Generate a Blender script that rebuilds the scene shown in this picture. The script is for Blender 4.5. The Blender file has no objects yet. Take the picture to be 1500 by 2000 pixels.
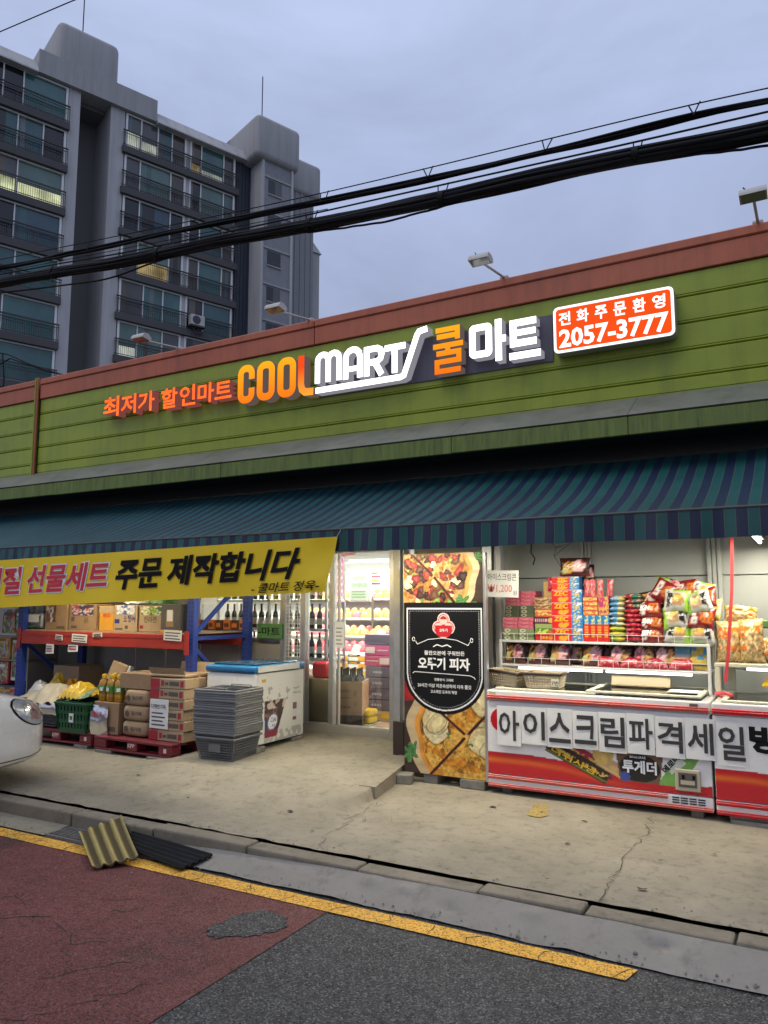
import bpy, bmesh, math, random
import numpy as np
from mathutils import Vector, Matrix

random.seed(7)
RNG = np.random.RandomState(11)
SC = bpy.context.scene
COL = SC.collection
R = math.radians

# ------------------------------------------------------------------ camera
cam_data = bpy.data.cameras.new('camera')
cam_data.sensor_fit = 'HORIZONTAL'
cam_data.sensor_width = 36.0
cam_data.lens = 36.0
cam_data.clip_start = 0.05
cam_data.clip_end = 2000.0
cam = bpy.data.objects.new('camera', cam_data)
COL.objects.link(cam)
cam.location = (0.0, 0.0, 1.6)
cam.rotation_euler = (R(90 + 6.85), 0.0, R(29.27))
SC.camera = cam

# ------------------------------------------------------------------ sky: grey-blue dusk overcast
SUN_EL, SUN_AZ = R(60), R(205)
world = bpy.data.worlds.new('World')
SC.world = world
world.use_nodes = True
nt = world.node_tree
nt.nodes.clear()
wout = nt.nodes.new('ShaderNodeOutputWorld')
sky = nt.nodes.new('ShaderNodeTexSky')
sky.sky_type = 'NISHITA'
sky.sun_disc = False
sky.sun_elevation = SUN_EL
sky.sun_rotation = SUN_AZ
sky.air_density = 1.0
sky.dust_density = 3.0
bg1 = nt.nodes.new('ShaderNodeBackground')
bg1.inputs['Strength'].default_value = 0.012
nt.links.new(sky.outputs[0], bg1.inputs['Color'])
tc = nt.nodes.new('ShaderNodeTexCoord')
sep = nt.nodes.new('ShaderNodeSeparateXYZ')
nt.links.new(tc.outputs['Generated'], sep.inputs[0])
mp = nt.nodes.new('ShaderNodeMapping')
mp.inputs['Scale'].default_value = (1.3, 1.3, 3.2)
nt.links.new(tc.outputs['Generated'], mp.inputs['Vector'])
nz = nt.nodes.new('ShaderNodeTexNoise')
nz.inputs['Scale'].default_value = 1.7
nz.inputs['Detail'].default_value = 5.0
nz.inputs['Roughness'].default_value = 0.56
nz.inputs['Distortion'].default_value = 0.5
nt.links.new(mp.outputs[0], nz.inputs['Vector'])
ramp = nt.nodes.new('ShaderNodeValToRGB')
ramp.color_ramp.elements[0].position = 0.0
ramp.color_ramp.elements[0].color = (0.275, 0.305, 0.425, 1)
e = ramp.color_ramp.elements.new(0.22)
e.color = (0.295, 0.330, 0.470, 1)
e = ramp.color_ramp.elements.new(0.50)
e.color = (0.350, 0.410, 0.600, 1)
ramp.color_ramp.elements[-1].position = 1.0
ramp.color_ramp.elements[-1].color = (0.52, 0.60, 0.81, 1)
nt.links.new(sep.outputs['Z'], ramp.inputs[0])
cl = nt.nodes.new('ShaderNodeMapRange')
cl.inputs['From Min'].default_value = 0.3
cl.inputs['From Max'].default_value = 0.7
cl.inputs['To Min'].default_value = 0.82
cl.inputs['To Max'].default_value = 1.16
nt.links.new(nz.outputs['Fac'], cl.inputs['Value'])
mul = nt.nodes.new('ShaderNodeVectorMath')
mul.operation = 'SCALE'
nt.links.new(ramp.outputs[0], mul.inputs[0])
nt.links.new(cl.outputs[0], mul.inputs['Scale'])
bg2 = nt.nodes.new('ShaderNodeBackground')
bg2.inputs['Strength'].default_value = 0.93
nt.links.new(mul.outputs[0], bg2.inputs['Color'])
addw = nt.nodes.new('ShaderNodeAddShader')
nt.links.new(bg1.outputs[0], addw.inputs[0])
nt.links.new(bg2.outputs[0], addw.inputs[1])
nt.links.new(addw.outputs[0], wout.inputs['Surface'])

# ------------------------------------------------------------------ weak overcast sun
sun_data = bpy.data.lights.new('sun', 'SUN')
sun_data.energy = 0.55
sun_data.angle = R(35)
sun_data.color = (1.0, 0.93, 0.84)
sun = bpy.data.objects.new('sun', sun_data)
COL.objects.link(sun)
sd = Vector((math.sin(SUN_AZ) * math.cos(SUN_EL), math.cos(SUN_AZ) * math.cos(SUN_EL), math.sin(SUN_EL)))
sun.rotation_euler = sd.to_track_quat('Z', 'Y').to_euler()

vs = SC.view_settings
vs.view_transform = 'Standard'
vs.look = 'None'
vs.exposure = 0.3
vs.gamma = 1.0
vs.use_curve_mapping = False
SC.render.engine = 'CYCLES'
cy = SC.cycles
cy.use_denoising = True
cy.max_bounces = 7
cy.diffuse_bounces = 3
cy.glossy_bounces = 3
cy.transmission_bounces = 4
cy.transparent_max_bounces = 12
cy.sample_clamp_indirect = 4.0
cy.caustics_reflective = False
cy.caustics_refractive = False

# ================================================================== helpers
def s2l(r, g, b):
    f = lambda v: (v / 255.0) / 12.92 if v <= 10.3 else ((v / 255.0 + 0.055) / 1.055) ** 2.4
    return (f(r), f(g), f(b))

def sm(t):
    t = np.clip(t, 0, 1)
    return t * t * (3 - 2 * t)

MATS = {}
def _new(name):
    m = bpy.data.materials.new(name)
    m.use_nodes = True
    n = m.node_tree
    b = n.nodes['Principled BSDF']
    return m, n, b

def mat(name, col, rough=0.5, metal=0.0, var=0.12, scale=6.0, bump=0.0, bscale=40.0, coat=0.0, stretch=(1, 1, 1), dirt=0.0,
        dcol=(0.05, 0.045, 0.035), dscale=2.5, spec=0.5, rvar=0.12, streak=0.0):
    """painted / moulded / printed surface: base colour broken up by noise, dirt patches, fine relief, uneven gloss."""
    if name in MATS:
        return MATS[name]
    m, n, b = _new(name)
    L = n.links.new
    tcn = n.nodes.new('ShaderNodeTexCoord')
    mpn = n.nodes.new('ShaderNodeMapping')
    mpn.inputs['Scale'].default_value = stretch
    L(tcn.outputs['Object'], mpn.inputs['Vector'])
    no = n.nodes.new('ShaderNodeTexNoise')
    no.inputs['Scale'].default_value = scale
    no.inputs['Detail'].default_value = 6
    no.inputs['Roughness'].default_value = 0.62
    L(mpn.outputs[0], no.inputs['Vector'])
    mr = n.nodes.new('ShaderNodeMapRange')
    mr.inputs['From Min'].default_value = 0.25
    mr.inputs['From Max'].default_value = 0.75
    mr.inputs['To Min'].default_value = 1 - var
    mr.inputs['To Max'].default_value = 1 + var
    L(no.outputs['Fac'], mr.inputs['Value'])
    vm = n.nodes.new('ShaderNodeVectorMath')
    vm.operation = 'SCALE'
    vm.inputs[0].default_value = col[:3]
    L(mr.outputs[0], vm.inputs['Scale'])
    out = vm.outputs[0]
    if dirt > 0:
        dn = n.nodes.new('ShaderNodeTexNoise')
        dn.inputs['Scale'].default_value = dscale
        dn.inputs['Detail'].default_value = 8
        dn.inputs['Roughness'].default_value = 0.7
        L(mpn.outputs[0], dn.inputs['Vector'])
        dr = n.nodes.new('ShaderNodeMapRange')
        dr.inputs['From Min'].default_value = 0.5
        dr.inputs['From Max'].default_value = 0.78
        dr.inputs['To Min'].default_value = 0
        dr.inputs['To Max'].default_value = dirt
        L(dn.outputs['Fac'], dr.inputs['Value'])
        mx = n.nodes.new('ShaderNodeMixRGB')
        L(dr.outputs[0], mx.inputs['Fac'])
        L(out, mx.inputs['Color1'])
        mx.inputs['Color2'].default_value = (*dcol, 1)
        out = mx.outputs[0]
    if streak > 0:
        # rain streaks running down the face
        sm_ = n.nodes.new('ShaderNodeMapping')
        sm_.inputs['Scale'].default_value = (5.0, 5.0, 0.35)
        L(tcn.outputs['Object'], sm_.inputs['Vector'])
        sn = n.nodes.new('ShaderNodeTexNoise')
        sn.inputs['Scale'].default_value = dscale
        sn.inputs['Detail'].default_value = 7
        sn.inputs['Roughness'].default_value = 0.7
        L(sm_.outputs[0], sn.inputs['Vector'])
        sr = n.nodes.new('ShaderNodeMapRange')
        sr.inputs['From Min'].default_value = 0.46
        sr.inputs['From Max'].default_value = 0.74
        sr.inputs['To Min'].default_value = 0
        sr.inputs['To Max'].default_value = streak
        L(sn.outputs['Fac'], sr.inputs['Value'])
        sx = n.nodes.new('ShaderNodeMixRGB')
        L(sr.outputs[0], sx.inputs['Fac'])
        L(out, sx.inputs['Color1'])
        sx.inputs['Color2'].default_value = (*dcol, 1)
        out = sx.outputs[0]
    L(out, b.inputs['Base Color'])
    rr = n.nodes.new('ShaderNodeMapRange')
    rr.inputs['To Min'].default_value = max(0.02, rough - rvar)
    rr.inputs['To Max'].default_value = min(1.0, rough + rvar)
    L(no.outputs['Fac'], rr.inputs['Value'])
    L(rr.outputs[0], b.inputs['Roughness'])
    b.inputs['Metallic'].default_value = metal
    b.inputs['Specular IOR Level'].default_value = spec
    if coat:
        b.inputs['Coat Weight'].default_value = coat
        b.inputs['Coat Roughness'].default_value = 0.06
    if bump > 0:
        bn = n.nodes.new('ShaderNodeTexNoise')
        bn.inputs['Scale'].default_value = bscale
        bn.inputs['Detail'].default_value = 4
        L(mpn.outputs[0], bn.inputs['Vector'])
        bp = n.nodes.new('ShaderNodeBump')
        bp.inputs['Strength'].default_value = bump
        bp.inputs['Distance'].default_value = 0.01
        L(bn.outputs['Fac'], bp.inputs['Height'])
        L(bp.outputs[0], b.inputs['Normal'])
    MATS[name] = m
    return m

def printed(name, rough=0.4, var=0.06, coat=0.0, bump=0.0, spec=0.5):
    """printed surface: ink colours stored in the mesh attribute Col, paper grain from noise."""
    if name in MATS:
        return MATS[name]
    m, n, b = _new(name)
    L = n.links.new
    at = n.nodes.new('ShaderNodeAttribute')
    at.attribute_name = 'Col'
    tcn = n.nodes.new('ShaderNodeTexCoord')
    no = n.nodes.new('ShaderNodeTexNoise')
    no.inputs['Scale'].default_value = 35
    no.inputs['Detail'].default_value = 3
    L(tcn.outputs['Object'], no.inputs['Vector'])
    mr = n.nodes.new('ShaderNodeMapRange')
    mr.inputs['To Min'].default_value = 1 - var
    mr.inputs['To Max'].default_value = 1 + var
    L(no.outputs['Fac'], mr.inputs['Value'])
    vm = n.nodes.new('ShaderNodeVectorMath')
    vm.operation = 'SCALE'
    L(at.outputs['Color'], vm.inputs[0])
    L(mr.outputs[0], vm.inputs['Scale'])
    L(vm.outputs[0], b.inputs['Base Color'])
    b.inputs['Roughness'].default_value = rough
    b.inputs['Specular IOR Level'].default_value = spec
    if coat:
        b.inputs['Coat Weight'].default_value = coat
        b.inputs['Coat Roughness'].default_value = 0.1
    if bump:
        bp = n.nodes.new('ShaderNodeBump')
        bp.inputs['Strength'].default_value = bump
        bp.inputs['Distance'].default_value = 0.01
        L(no.outputs['Fac'], bp.inputs['Height'])
        L(bp.outputs[0], b.inputs['Normal'])
    MATS[name] = m
    return m

def emit(name, col, strength, grad=None, var=0.0, vscale=3.0):
    """a lit lamp face; grad = (z0, colour0, z1, colour1) in world height."""
    if name in MATS:
        return MATS[name]
    m, n, b = _new(name)
    L = n.links.new
    b.inputs['Base Color'].default_value = (*[min(1, v) * 0.12 for v in col], 1)
    b.inputs['Roughness'].default_value = 0.5
    b.inputs['Specular IOR Level'].default_value = 0.12
    b.inputs['Emission Strength'].default_value = strength
    b.inputs['Emission Color'].default_value = (*col, 1)
    if grad or var:
        geo = n.nodes.new('ShaderNodeNewGeometry')
        if grad:
            sp = n.nodes.new('ShaderNodeSeparateXYZ')
            L(geo.outputs['Position'], sp.inputs[0])
            mr = n.nodes.new('ShaderNodeMapRange')
            mr.inputs['From Min'].default_value = grad[0]
            mr.inputs['From Max'].default_value = grad[2]
            L(sp.outputs['Z'], mr.inputs['Value'])
            mx = n.nodes.new('ShaderNodeMixRGB')
            mx.inputs['Color1'].default_value = (*grad[1], 1)
            mx.inputs['Color2'].default_value = (*grad[3], 1)
            L(mr.outputs[0], mx.inputs['Fac'])
            L(mx.outputs[0], b.inputs['Emission Color'])
        if var:
            no = n.nodes.new('ShaderNodeTexNoise')
            no.inputs['Scale'].default_value = vscale
            no.inputs['Detail'].default_value = 3
            L(geo.outputs['Position'], no.inputs['Vector'])
            mr2 = n.nodes.new('ShaderNodeMapRange')
            mr2.inputs['From Min'].default_value = 0.3
            mr2.inputs['From Max'].default_value = 0.7
            mr2.inputs['To Min'].default_value = strength * (1 - var)
            mr2.inputs['To Max'].default_value = strength * (1 + var)
            L(no.outputs['Fac'], mr2.inputs['Value'])
            L(mr2.outputs[0], b.inputs['Emission Strength'])
    MATS[name] = m
    return m

def glass(name, tint=(0.93, 0.97, 0.95), refl=0.06, rough=0.02):
    """thin sheet of glass: what lies behind shows through, the fresnel part mirrors the surroundings."""
    if name in MATS:
        return MATS[name]
    m = bpy.data.materials.new(name)
    m.use_nodes = True
    n = m.node_tree
    n.nodes.clear()
    o = n.nodes.new('ShaderNodeOutputMaterial')
    t = n.nodes.new('ShaderNodeBsdfTransparent')
    t.inputs[0].default_value = (*tint, 1)
    g = n.nodes.new('ShaderNodeBsdfGlossy')
    g.inputs['Roughness'].default_value = rough
    lw = n.nodes.new('ShaderNodeFresnel')
    lw.inputs['IOR'].default_value = 1.4
    ad = n.nodes.new('ShaderNodeMath')
    ad.operation = 'ADD'
    ad.use_clamp = True
    ad.inputs[1].default_value = refl
    n.links.new(lw.outputs[0], ad.inputs[0])
    mx = n.nodes.new('ShaderNodeMixShader')
    n.links.new(ad.outputs[0], mx.inputs[0])
    n.links.new(t.outputs[0], mx.inputs[1])
    n.links.new(g.outputs[0], mx.inputs[2])
    n.links.new(mx.outputs[0], o.inputs['Surface'])
    MATS[name] = m
    return m

_RB = {}
def _rbox(sx, sy, sz, bev, seg):
    k = (round(sx, 4), round(sy, 4), round(sz, 4), bev, seg)
    if k not in _RB:
        bm = bmesh.new()
        bmesh.ops.create_cube(bm, size=1.0)
        for v in bm.verts:
            v.co = Vector((v.co.x * sx, v.co.y * sy, v.co.z * sz))
        bmesh.ops.bevel(bm, geom=list(bm.edges), offset=min(bev, 0.45 * min(sx, sy, sz)), segments=seg, profile=0.5, affect='EDGES')
        bm.verts.index_update()
        _RB[k] = ([tuple(v.co) for v in bm.verts], [[v.index for v in f.verts] for f in bm.faces])
        bm.free()
    return _RB[k]

class MB:
    """collects shapes of one part and links them as ONE mesh object."""
    def __init__(s):
        s.v, s.f, s.mi, s.mats, s.vc = [], [], [], [], None
    def _m(s, m):
        if m not in s.mats:
            s.mats.append(m)
        return s.mats.index(m)
    def add(s, verts, faces, m, T=None, cols=None):
        k = len(s.v)
        if T is not None:
            verts = [tuple(T @ Vector(v)) for v in verts]
        s.v.extend([tuple(v) for v in verts])
        i = s._m(m)
        for f in faces:
            s.f.append([a + k for a in f])
            s.mi.append(i)
        if cols is not None:
            if s.vc is None:
                s.vc = [(0.5, 0.5, 0.5)] * k
            s.vc.extend([tuple(c) for c in cols])
        elif s.vc is not None:
            s.vc.extend([(0.5, 0.5, 0.5)] * len(verts))
        return s
    def box(s, x0, y0, z0, x1, y1, z1, m, bev=0.0, seg=1, T=None):
        if bev > 0:
            vs_, fs_ = _rbox(x1 - x0, y1 - y0, z1 - z0, bev, seg)
            c = ((x0 + x1) / 2, (y0 + y1) / 2, (z0 + z1) / 2)
            vs_ = [(a[0] + c[0], a[1] + c[1], a[2] + c[2]) for a in vs_]
            return s.add(vs_, fs_, m, T)
        vs_ = [(x0, y0, z0), (x1, y0, z0), (x1, y1, z0), (x0, y1, z0), (x0, y0, z1), (x1, y0, z1), (x1, y1, z1), (x0, y1, z1)]
        return s.add(vs_, [(0, 3, 2, 1), (4, 5, 6, 7), (0, 1, 5, 4), (1, 2, 6, 5), (2, 3, 7, 6), (3, 0, 4, 7)], m, T)
    def bar(s, p, q, w, h, m, up=(0, 0, 1)):
        """square bar from p to q."""
        p, q = Vector(p), Vector(q)
        d = (q - p)
        L_ = d.length
        d.normalize()
        u = Vector(up)
        x = d.cross(u)
        if x.length < 1e-4:
            x = d.cross(Vector((1, 0, 0)))
        x.normalize()
        y = x.cross(d).normalized()
        T = Matrix((( x.x, d.x, y.x, p.x), (x.y, d.y, y.y, p.y), (x.z, d.z, y.z, p.z), (0, 0, 0, 1)))
        return s.box(-w / 2, 0, -h / 2, w / 2, L_, h / 2, m, T=T)
    def tube(s, path, r, m, n=8, caps=True):
        P = [Vector(p) for p in path]
        rs = r if isinstance(r, (list, tuple)) else [r] * len(P)
        k0 = len(P)
        vs_, fs_ = [], []
        up = None
        for i, p in enumerate(P):
            t = (P[min(i + 1, k0 - 1)] - P[max(i - 1, 0)]).normalized()
            if up is None:
                up = t.cross(Vector((0, 0, 1)))
                if up.length < 1e-3:
                    up = t.cross(Vector((1, 0, 0)))
            up = (up - t * up.dot(t)).normalized()
            w = t.cross(up)
            for j in range(n):
                a = 2 * math.pi * j / n
                vs_.append(tuple(p + (up * math.cos(a) + w * math.sin(a)) * rs[i]))
        for i in range(k0 - 1):
            for j in range(n):
                a, b = i * n + j, i * n + (j + 1) % n
                fs_.append((a, b, b + n, a + n))
        if caps:
            fs_.append(tuple(range(n - 1, -1, -1)))
            fs_.append(tuple((k0 - 1) * n + j for j in range(n)))
        return s.add(vs_, fs_, m)
    def lathe(s, prof, m, c=(0, 0, 0), n=14, T=None, caps=True):
        vs_, fs_ = [], []
        for r, z in prof:
            for j in range(n):
                a = 2 * math.pi * j / n
                vs_.append((c[0] + r * math.cos(a), c[1] + r * math.sin(a), c[2] + z))
        for i in range(len(prof) - 1):
            for j in range(n):
                a, b = i * n + j, i * n + (j + 1) % n
                fs_.append((a, b, b + n, a + n))
        if caps:
            fs_.append(tuple(range(n - 1, -1, -1)))
            fs_.append(tuple((len(prof) - 1) * n + j for j in range(n)))
        return s.add(vs_, fs_, m, T)
    def poly(s, pts, depth, m, O=(0, 0, 0), U=(1, 0, 0), V=(0, 0, 1)):
        """flat outline (u, v) in the frame O, U, V pulled back by depth along -(U x V)."""
        O, U, V = Vector(O), Vector(U), Vector(V)
        N = U.cross(V)
        a = [tuple(O + U * p[0] + V * p[1]) for p in pts]
        b = [tuple(Vector(p) - N * depth) for p in a]
        n = len(pts)
        fs_ = [tuple(range(n))]
        if depth > 0:
            fs_ += [tuple(range(2 * n - 1, n - 1, -1))]
            fs_ += [(i, i + n, (i + 1) % n + n, (i + 1) % n) for i in range(n)]
            return s.add(a + b, fs_, m)
        return s.add(a, fs_, m)
    def ribbon(s, path, r, depth, m, O=(0, 0, 0), U=(1, 0, 0), V=(0, 0, 1), closed=False, cap=True, mside=None):
        """a stroke of half-width r along a path (u, v), pulled back by depth: the body of a sign letter."""
        O, U, V = Vector(O), Vector(U), Vector(V)
        N = U.cross(V)
        P = [np.array(p, float) for p in path]
        n = len(P)
        Lf, Rt = [], []
        for i in range(n):
            if closed:
                d0 = P[i] - P[i - 1]
                d1 = P[(i + 1) % n] - P[i]
            else:
                d0 = P[i] - P[i - 1] if i > 0 else P[1] - P[0]
                d1 = P[i + 1] - P[i] if i < n - 1 else P[-1] - P[-2]
            d0 = d0 / np.linalg.norm(d0)
            d1 = d1 / np.linalg.norm(d1)
            n0 = np.array([-d0[1], d0[0]])
            n1 = np.array([-d1[1], d1[0]])
            mm = n0 + n1
            mm = mm / max(1e-6, np.linalg.norm(mm))
            k = r / max(0.45, float(mm @ n0))
            Lf.append(P[i] + mm * k)
            Rt.append(P[i] - mm * k)
        if closed:
            m2 = mside or m
            for i in range(n):
                j = (i + 1) % n
                q = [Lf[i], Rt[i], Rt[j], Lf[j]]
                a = [tuple(O + U * p[0] + V * p[1]) for p in q]
                b = [tuple(Vector(p) - N * depth) for p in a]
                s.add(a, [(0, 1, 2, 3)], m)
                s.add(a + b, [(0, 3, 7, 4), (1, 5, 6, 2)], m2)
            return s
        c0, c1 = [], []
        if cap == 'round':
            d = P[0] - P[1]
            a0 = math.atan2(d[1], d[0])
            c0 = [P[0] + r * np.array([math.cos(a0 + t), math.sin(a0 + t)]) for t in (-1.05, -0.5, 0, 0.5, 1.05)]
            d = P[-1] - P[-2]
            a1 = math.atan2(d[1], d[0])
            c1 = [P[-1] + r * np.array([math.cos(a1 + t), math.sin(a1 + t)]) for t in (-1.05, -0.5, 0, 0.5, 1.05)]
        out = Rt + c1 + Lf[::-1] + c0
        k = len(out)
        a = [tuple(O + U * p[0] + V * p[1]) for p in out]
        b = [tuple(Vector(p) - N * depth) for p in a]
        s.add(a, [tuple(range(k))], m)
        s.add(a + b, [(i, i + k, (i + 1) % k + k, (i + 1) % k) for i in range(k)] , mside or m)
        return s
    def grid(s, fn, nu, nv, m, colfn=None, wrap=False):
        """fn(u, v) arrays -> (x, y, z) arrays for u, v in 0..1."""
        u, v = np.meshgrid(np.linspace(0, 1, nu), np.linspace(0, 1, nv), indexing='ij')
        x, y, z = fn(u, v)
        x, y, z = [np.broadcast_to(q, u.shape) for q in (x, y, z)]
        vs_ = np.stack([x, y, z], -1).reshape(-1, 3)
        fs_ = []
        for i in range(nu - 1):
            for j in range(nv - 1):
                a = i * nv + j
                fs_.append((a, a + nv, a + nv + 1, a + 1))
        cols = None
        if colfn is not None:
            cols = colfn(u, v).reshape(-1, 3)
        return s.add(vs_, fs_, m, cols=cols)
    def build(s, name, parent=None, smooth=None, local=False, **props):
        me = bpy.data.meshes.new(name)
        V_ = s.v
        if parent is not None and not local:
            o0 = Vector((0, 0, 0))
            p = parent
            while p is not None:
                o0 += p.location
                p = p.parent
            V_ = [(a[0] - o0.x, a[1] - o0.y, a[2] - o0.z) for a in V_]
        me.from_pydata(V_, [], s.f)
        for m in s.mats:
            me.materials.append(m)
        me.polygons.foreach_set('material_index', s.mi)
        if s.vc is not None:
            ca = me.color_attributes.new('Col', 'FLOAT_COLOR', 'POINT')
            arr = np.ones((len(V_), 4), np.float32)
            arr[:, :3] = np.array(s.vc, np.float32)
            ca.data.foreach_set('color', arr.ravel())
        me.update()
        if smooth is not None:
            me.polygons.foreach_set('use_smooth', [True] * len(me.polygons))
            if smooth < 180:
                me.set_sharp_from_angle(angle=R(smooth))
        o = bpy.data.objects.new(name, me)
        COL.objects.link(o)
        if parent is not None:
            o.parent = parent
        for k, v in props.items():
            o[k] = v
        return o

def thing(name, label, cat, loc=(0, 0, 0), group=None):
    o = bpy.data.objects.new(name, None)
    o.empty_display_size = 0.2
    COL.objects.link(o)
    o.location = loc
    o['label'] = label
    o['category'] = cat
    if group:
        o['group'] = group
    return o

def tag(o, label, cat, group=None):
    o['label'] = label
    o['category'] = cat
    if group:
        o['group'] = group
    return o

def copy_tree(o, parent=None):
    c = o.copy()
    COL.objects.link(c)
    if parent is not None:
        c.parent = parent
    for ch in list(o.children):
        copy_tree(ch, c)
    return c

def place(o, loc, rz=0.0, rx=0.0, ry=0.0, sc=None):
    o.location = loc
    o.rotation_euler = (rx, ry, rz)
    if sc is not None:
        o.scale = sc
    return o

ORD = ['lowest', 'second', 'third', 'fourth', 'fifth', 'sixth', 'seventh', 'eighth', 'ninth', 'tenth', 'eleventh', 'twelfth', 'thirteenth',
       'fourteenth', 'fifteenth', 'sixteenth', 'seventeenth', 'eighteenth', 'nineteenth', 'twentieth', 'twenty-first', 'twenty-second']
ORDL = ['first'] + ORD[1:]

_TX = {}
def glyph(body, bold=0.0, res=2, depth=0.0):
    """outline of a line of writing as flat (or extruded) faces, from Blender's own built-in font."""
    k = (body, bold, res, depth)
    if k not in _TX:
        cu = bpy.data.curves.new('writing', 'FONT')
        cu.body = body
        cu.resolution_u = res
        cu.offset = bold
        cu.extrude = depth
        ob = bpy.data.objects.new('writing', cu)
        COL.objects.link(ob)
        me = bpy.data.meshes.new_from_object(ob.evaluated_get(bpy.context.evaluated_depsgraph_get()))
        vs_ = np.array([tuple(v.co) for v in me.vertices]).reshape(-1, 3)
        fs_ = [list(p.vertices) for p in me.polygons]
        bpy.data.objects.remove(ob)
        bpy.data.curves.remove(cu)
        bpy.data.meshes.remove(me)
        _TX[k] = (vs_, fs_)
    return _TX[k]

def write(mb, body, O, U, V, w, h, m, bold=0.0, shear=0.0, res=2, depth=0.0, mside=None):
    """fit the writing into the rectangle O + [0, w] U + [0, h] V; depth pulls it back from its front face."""
    vs_, fs_ = glyph(body, bold, res, depth=1.0 if depth else 0.0)
    lo, hi = vs_.min(0), vs_.max(0)
    O, U, V = Vector(O), Vector(U), Vector(V)
    N = U.cross(V)
    pts, front = [], []
    for p in vs_:
        u = (p[0] - lo[0]) / (hi[0] - lo[0]) * w
        v = (p[1] - lo[1]) / (hi[1] - lo[1]) * h
        z = (p[2] - 1.0) * 0.5 * depth if depth else 0.0
        front.append(p[2] > 0)
        pts.append(tuple(O + U * (u + shear * v) + V * v + N * z))
    if depth and mside is not None:
        f1 = [f for f in fs_ if all(front[i] for i in f)]
        f2 = [f for f in fs_ if not all(front[i] for i in f)]
        k = len(mb.v)
        mb.add(pts, f1, m)
        i2 = mb._m(mside)
        for f in f2:
            mb.f.append([a + k for a in f])
            mb.mi.append(i2)
    else:
        mb.add(pts, fs_, m)
    return mb

X3, Y3, Z3 = Vector((1, 0, 0)), Vector((0, 1, 0)), Vector((0, 0, 1))

def vnoise(x, y, seed=0, octv=4):
    """smooth value noise for relief and print."""
    out = np.zeros(np.broadcast(x, y).shape)
    amp, tot = 1.0, 0.0
    rs = np.random.RandomState(seed)
    tab = rs.rand(64, 64)
    for o in range(octv):
        xi, yi = np.floor(x).astype(int), np.floor(y).astype(int)
        fx, fy = x - xi, y - yi
        fx, fy = fx * fx * (3 - 2 * fx), fy * fy * (3 - 2 * fy)
        a = tab[xi % 64, yi % 64]
        b = tab[(xi + 1) % 64, yi % 64]
        c = tab[xi % 64, (yi + 1) % 64]
        d = tab[(xi + 1) % 64, (yi + 1) % 64]
        out = out + amp * ((a * (1 - fx) + b * fx) * (1 - fy) + (c * (1 - fx) + d * fx) * fy)
        tot += amp
        amp *= 0.5
        x, y = x * 2.03 + 7.1, y * 2.03 + 3.7
    return out / tot

# ================================================================== ground, road, kerb
def gz(x, y):
    """height of the concrete forecourt: flat, with a low ramp that climbs to the shop door and ends in a step on its right."""
    x, y = np.asarray(x, float), np.asarray(y, float)
    kx = sm((x + 6.3) / 1.0)
    h = 0.095 * sm((y - 4.75) / 1.0) + 0.05 * np.clip((y - 5.75) / 1.7, 0, 1)
    edge = -3.28 - 0.2 * (y - 5.66)
    wid = np.where(y > 5.62, 0.03, 0.03 + (5.62 - y) * 0.9)
    cut = sm((edge - x) / wid)
    return kx * h * cut
def gzf(x, y):
    return float(gz(x, y))

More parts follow.
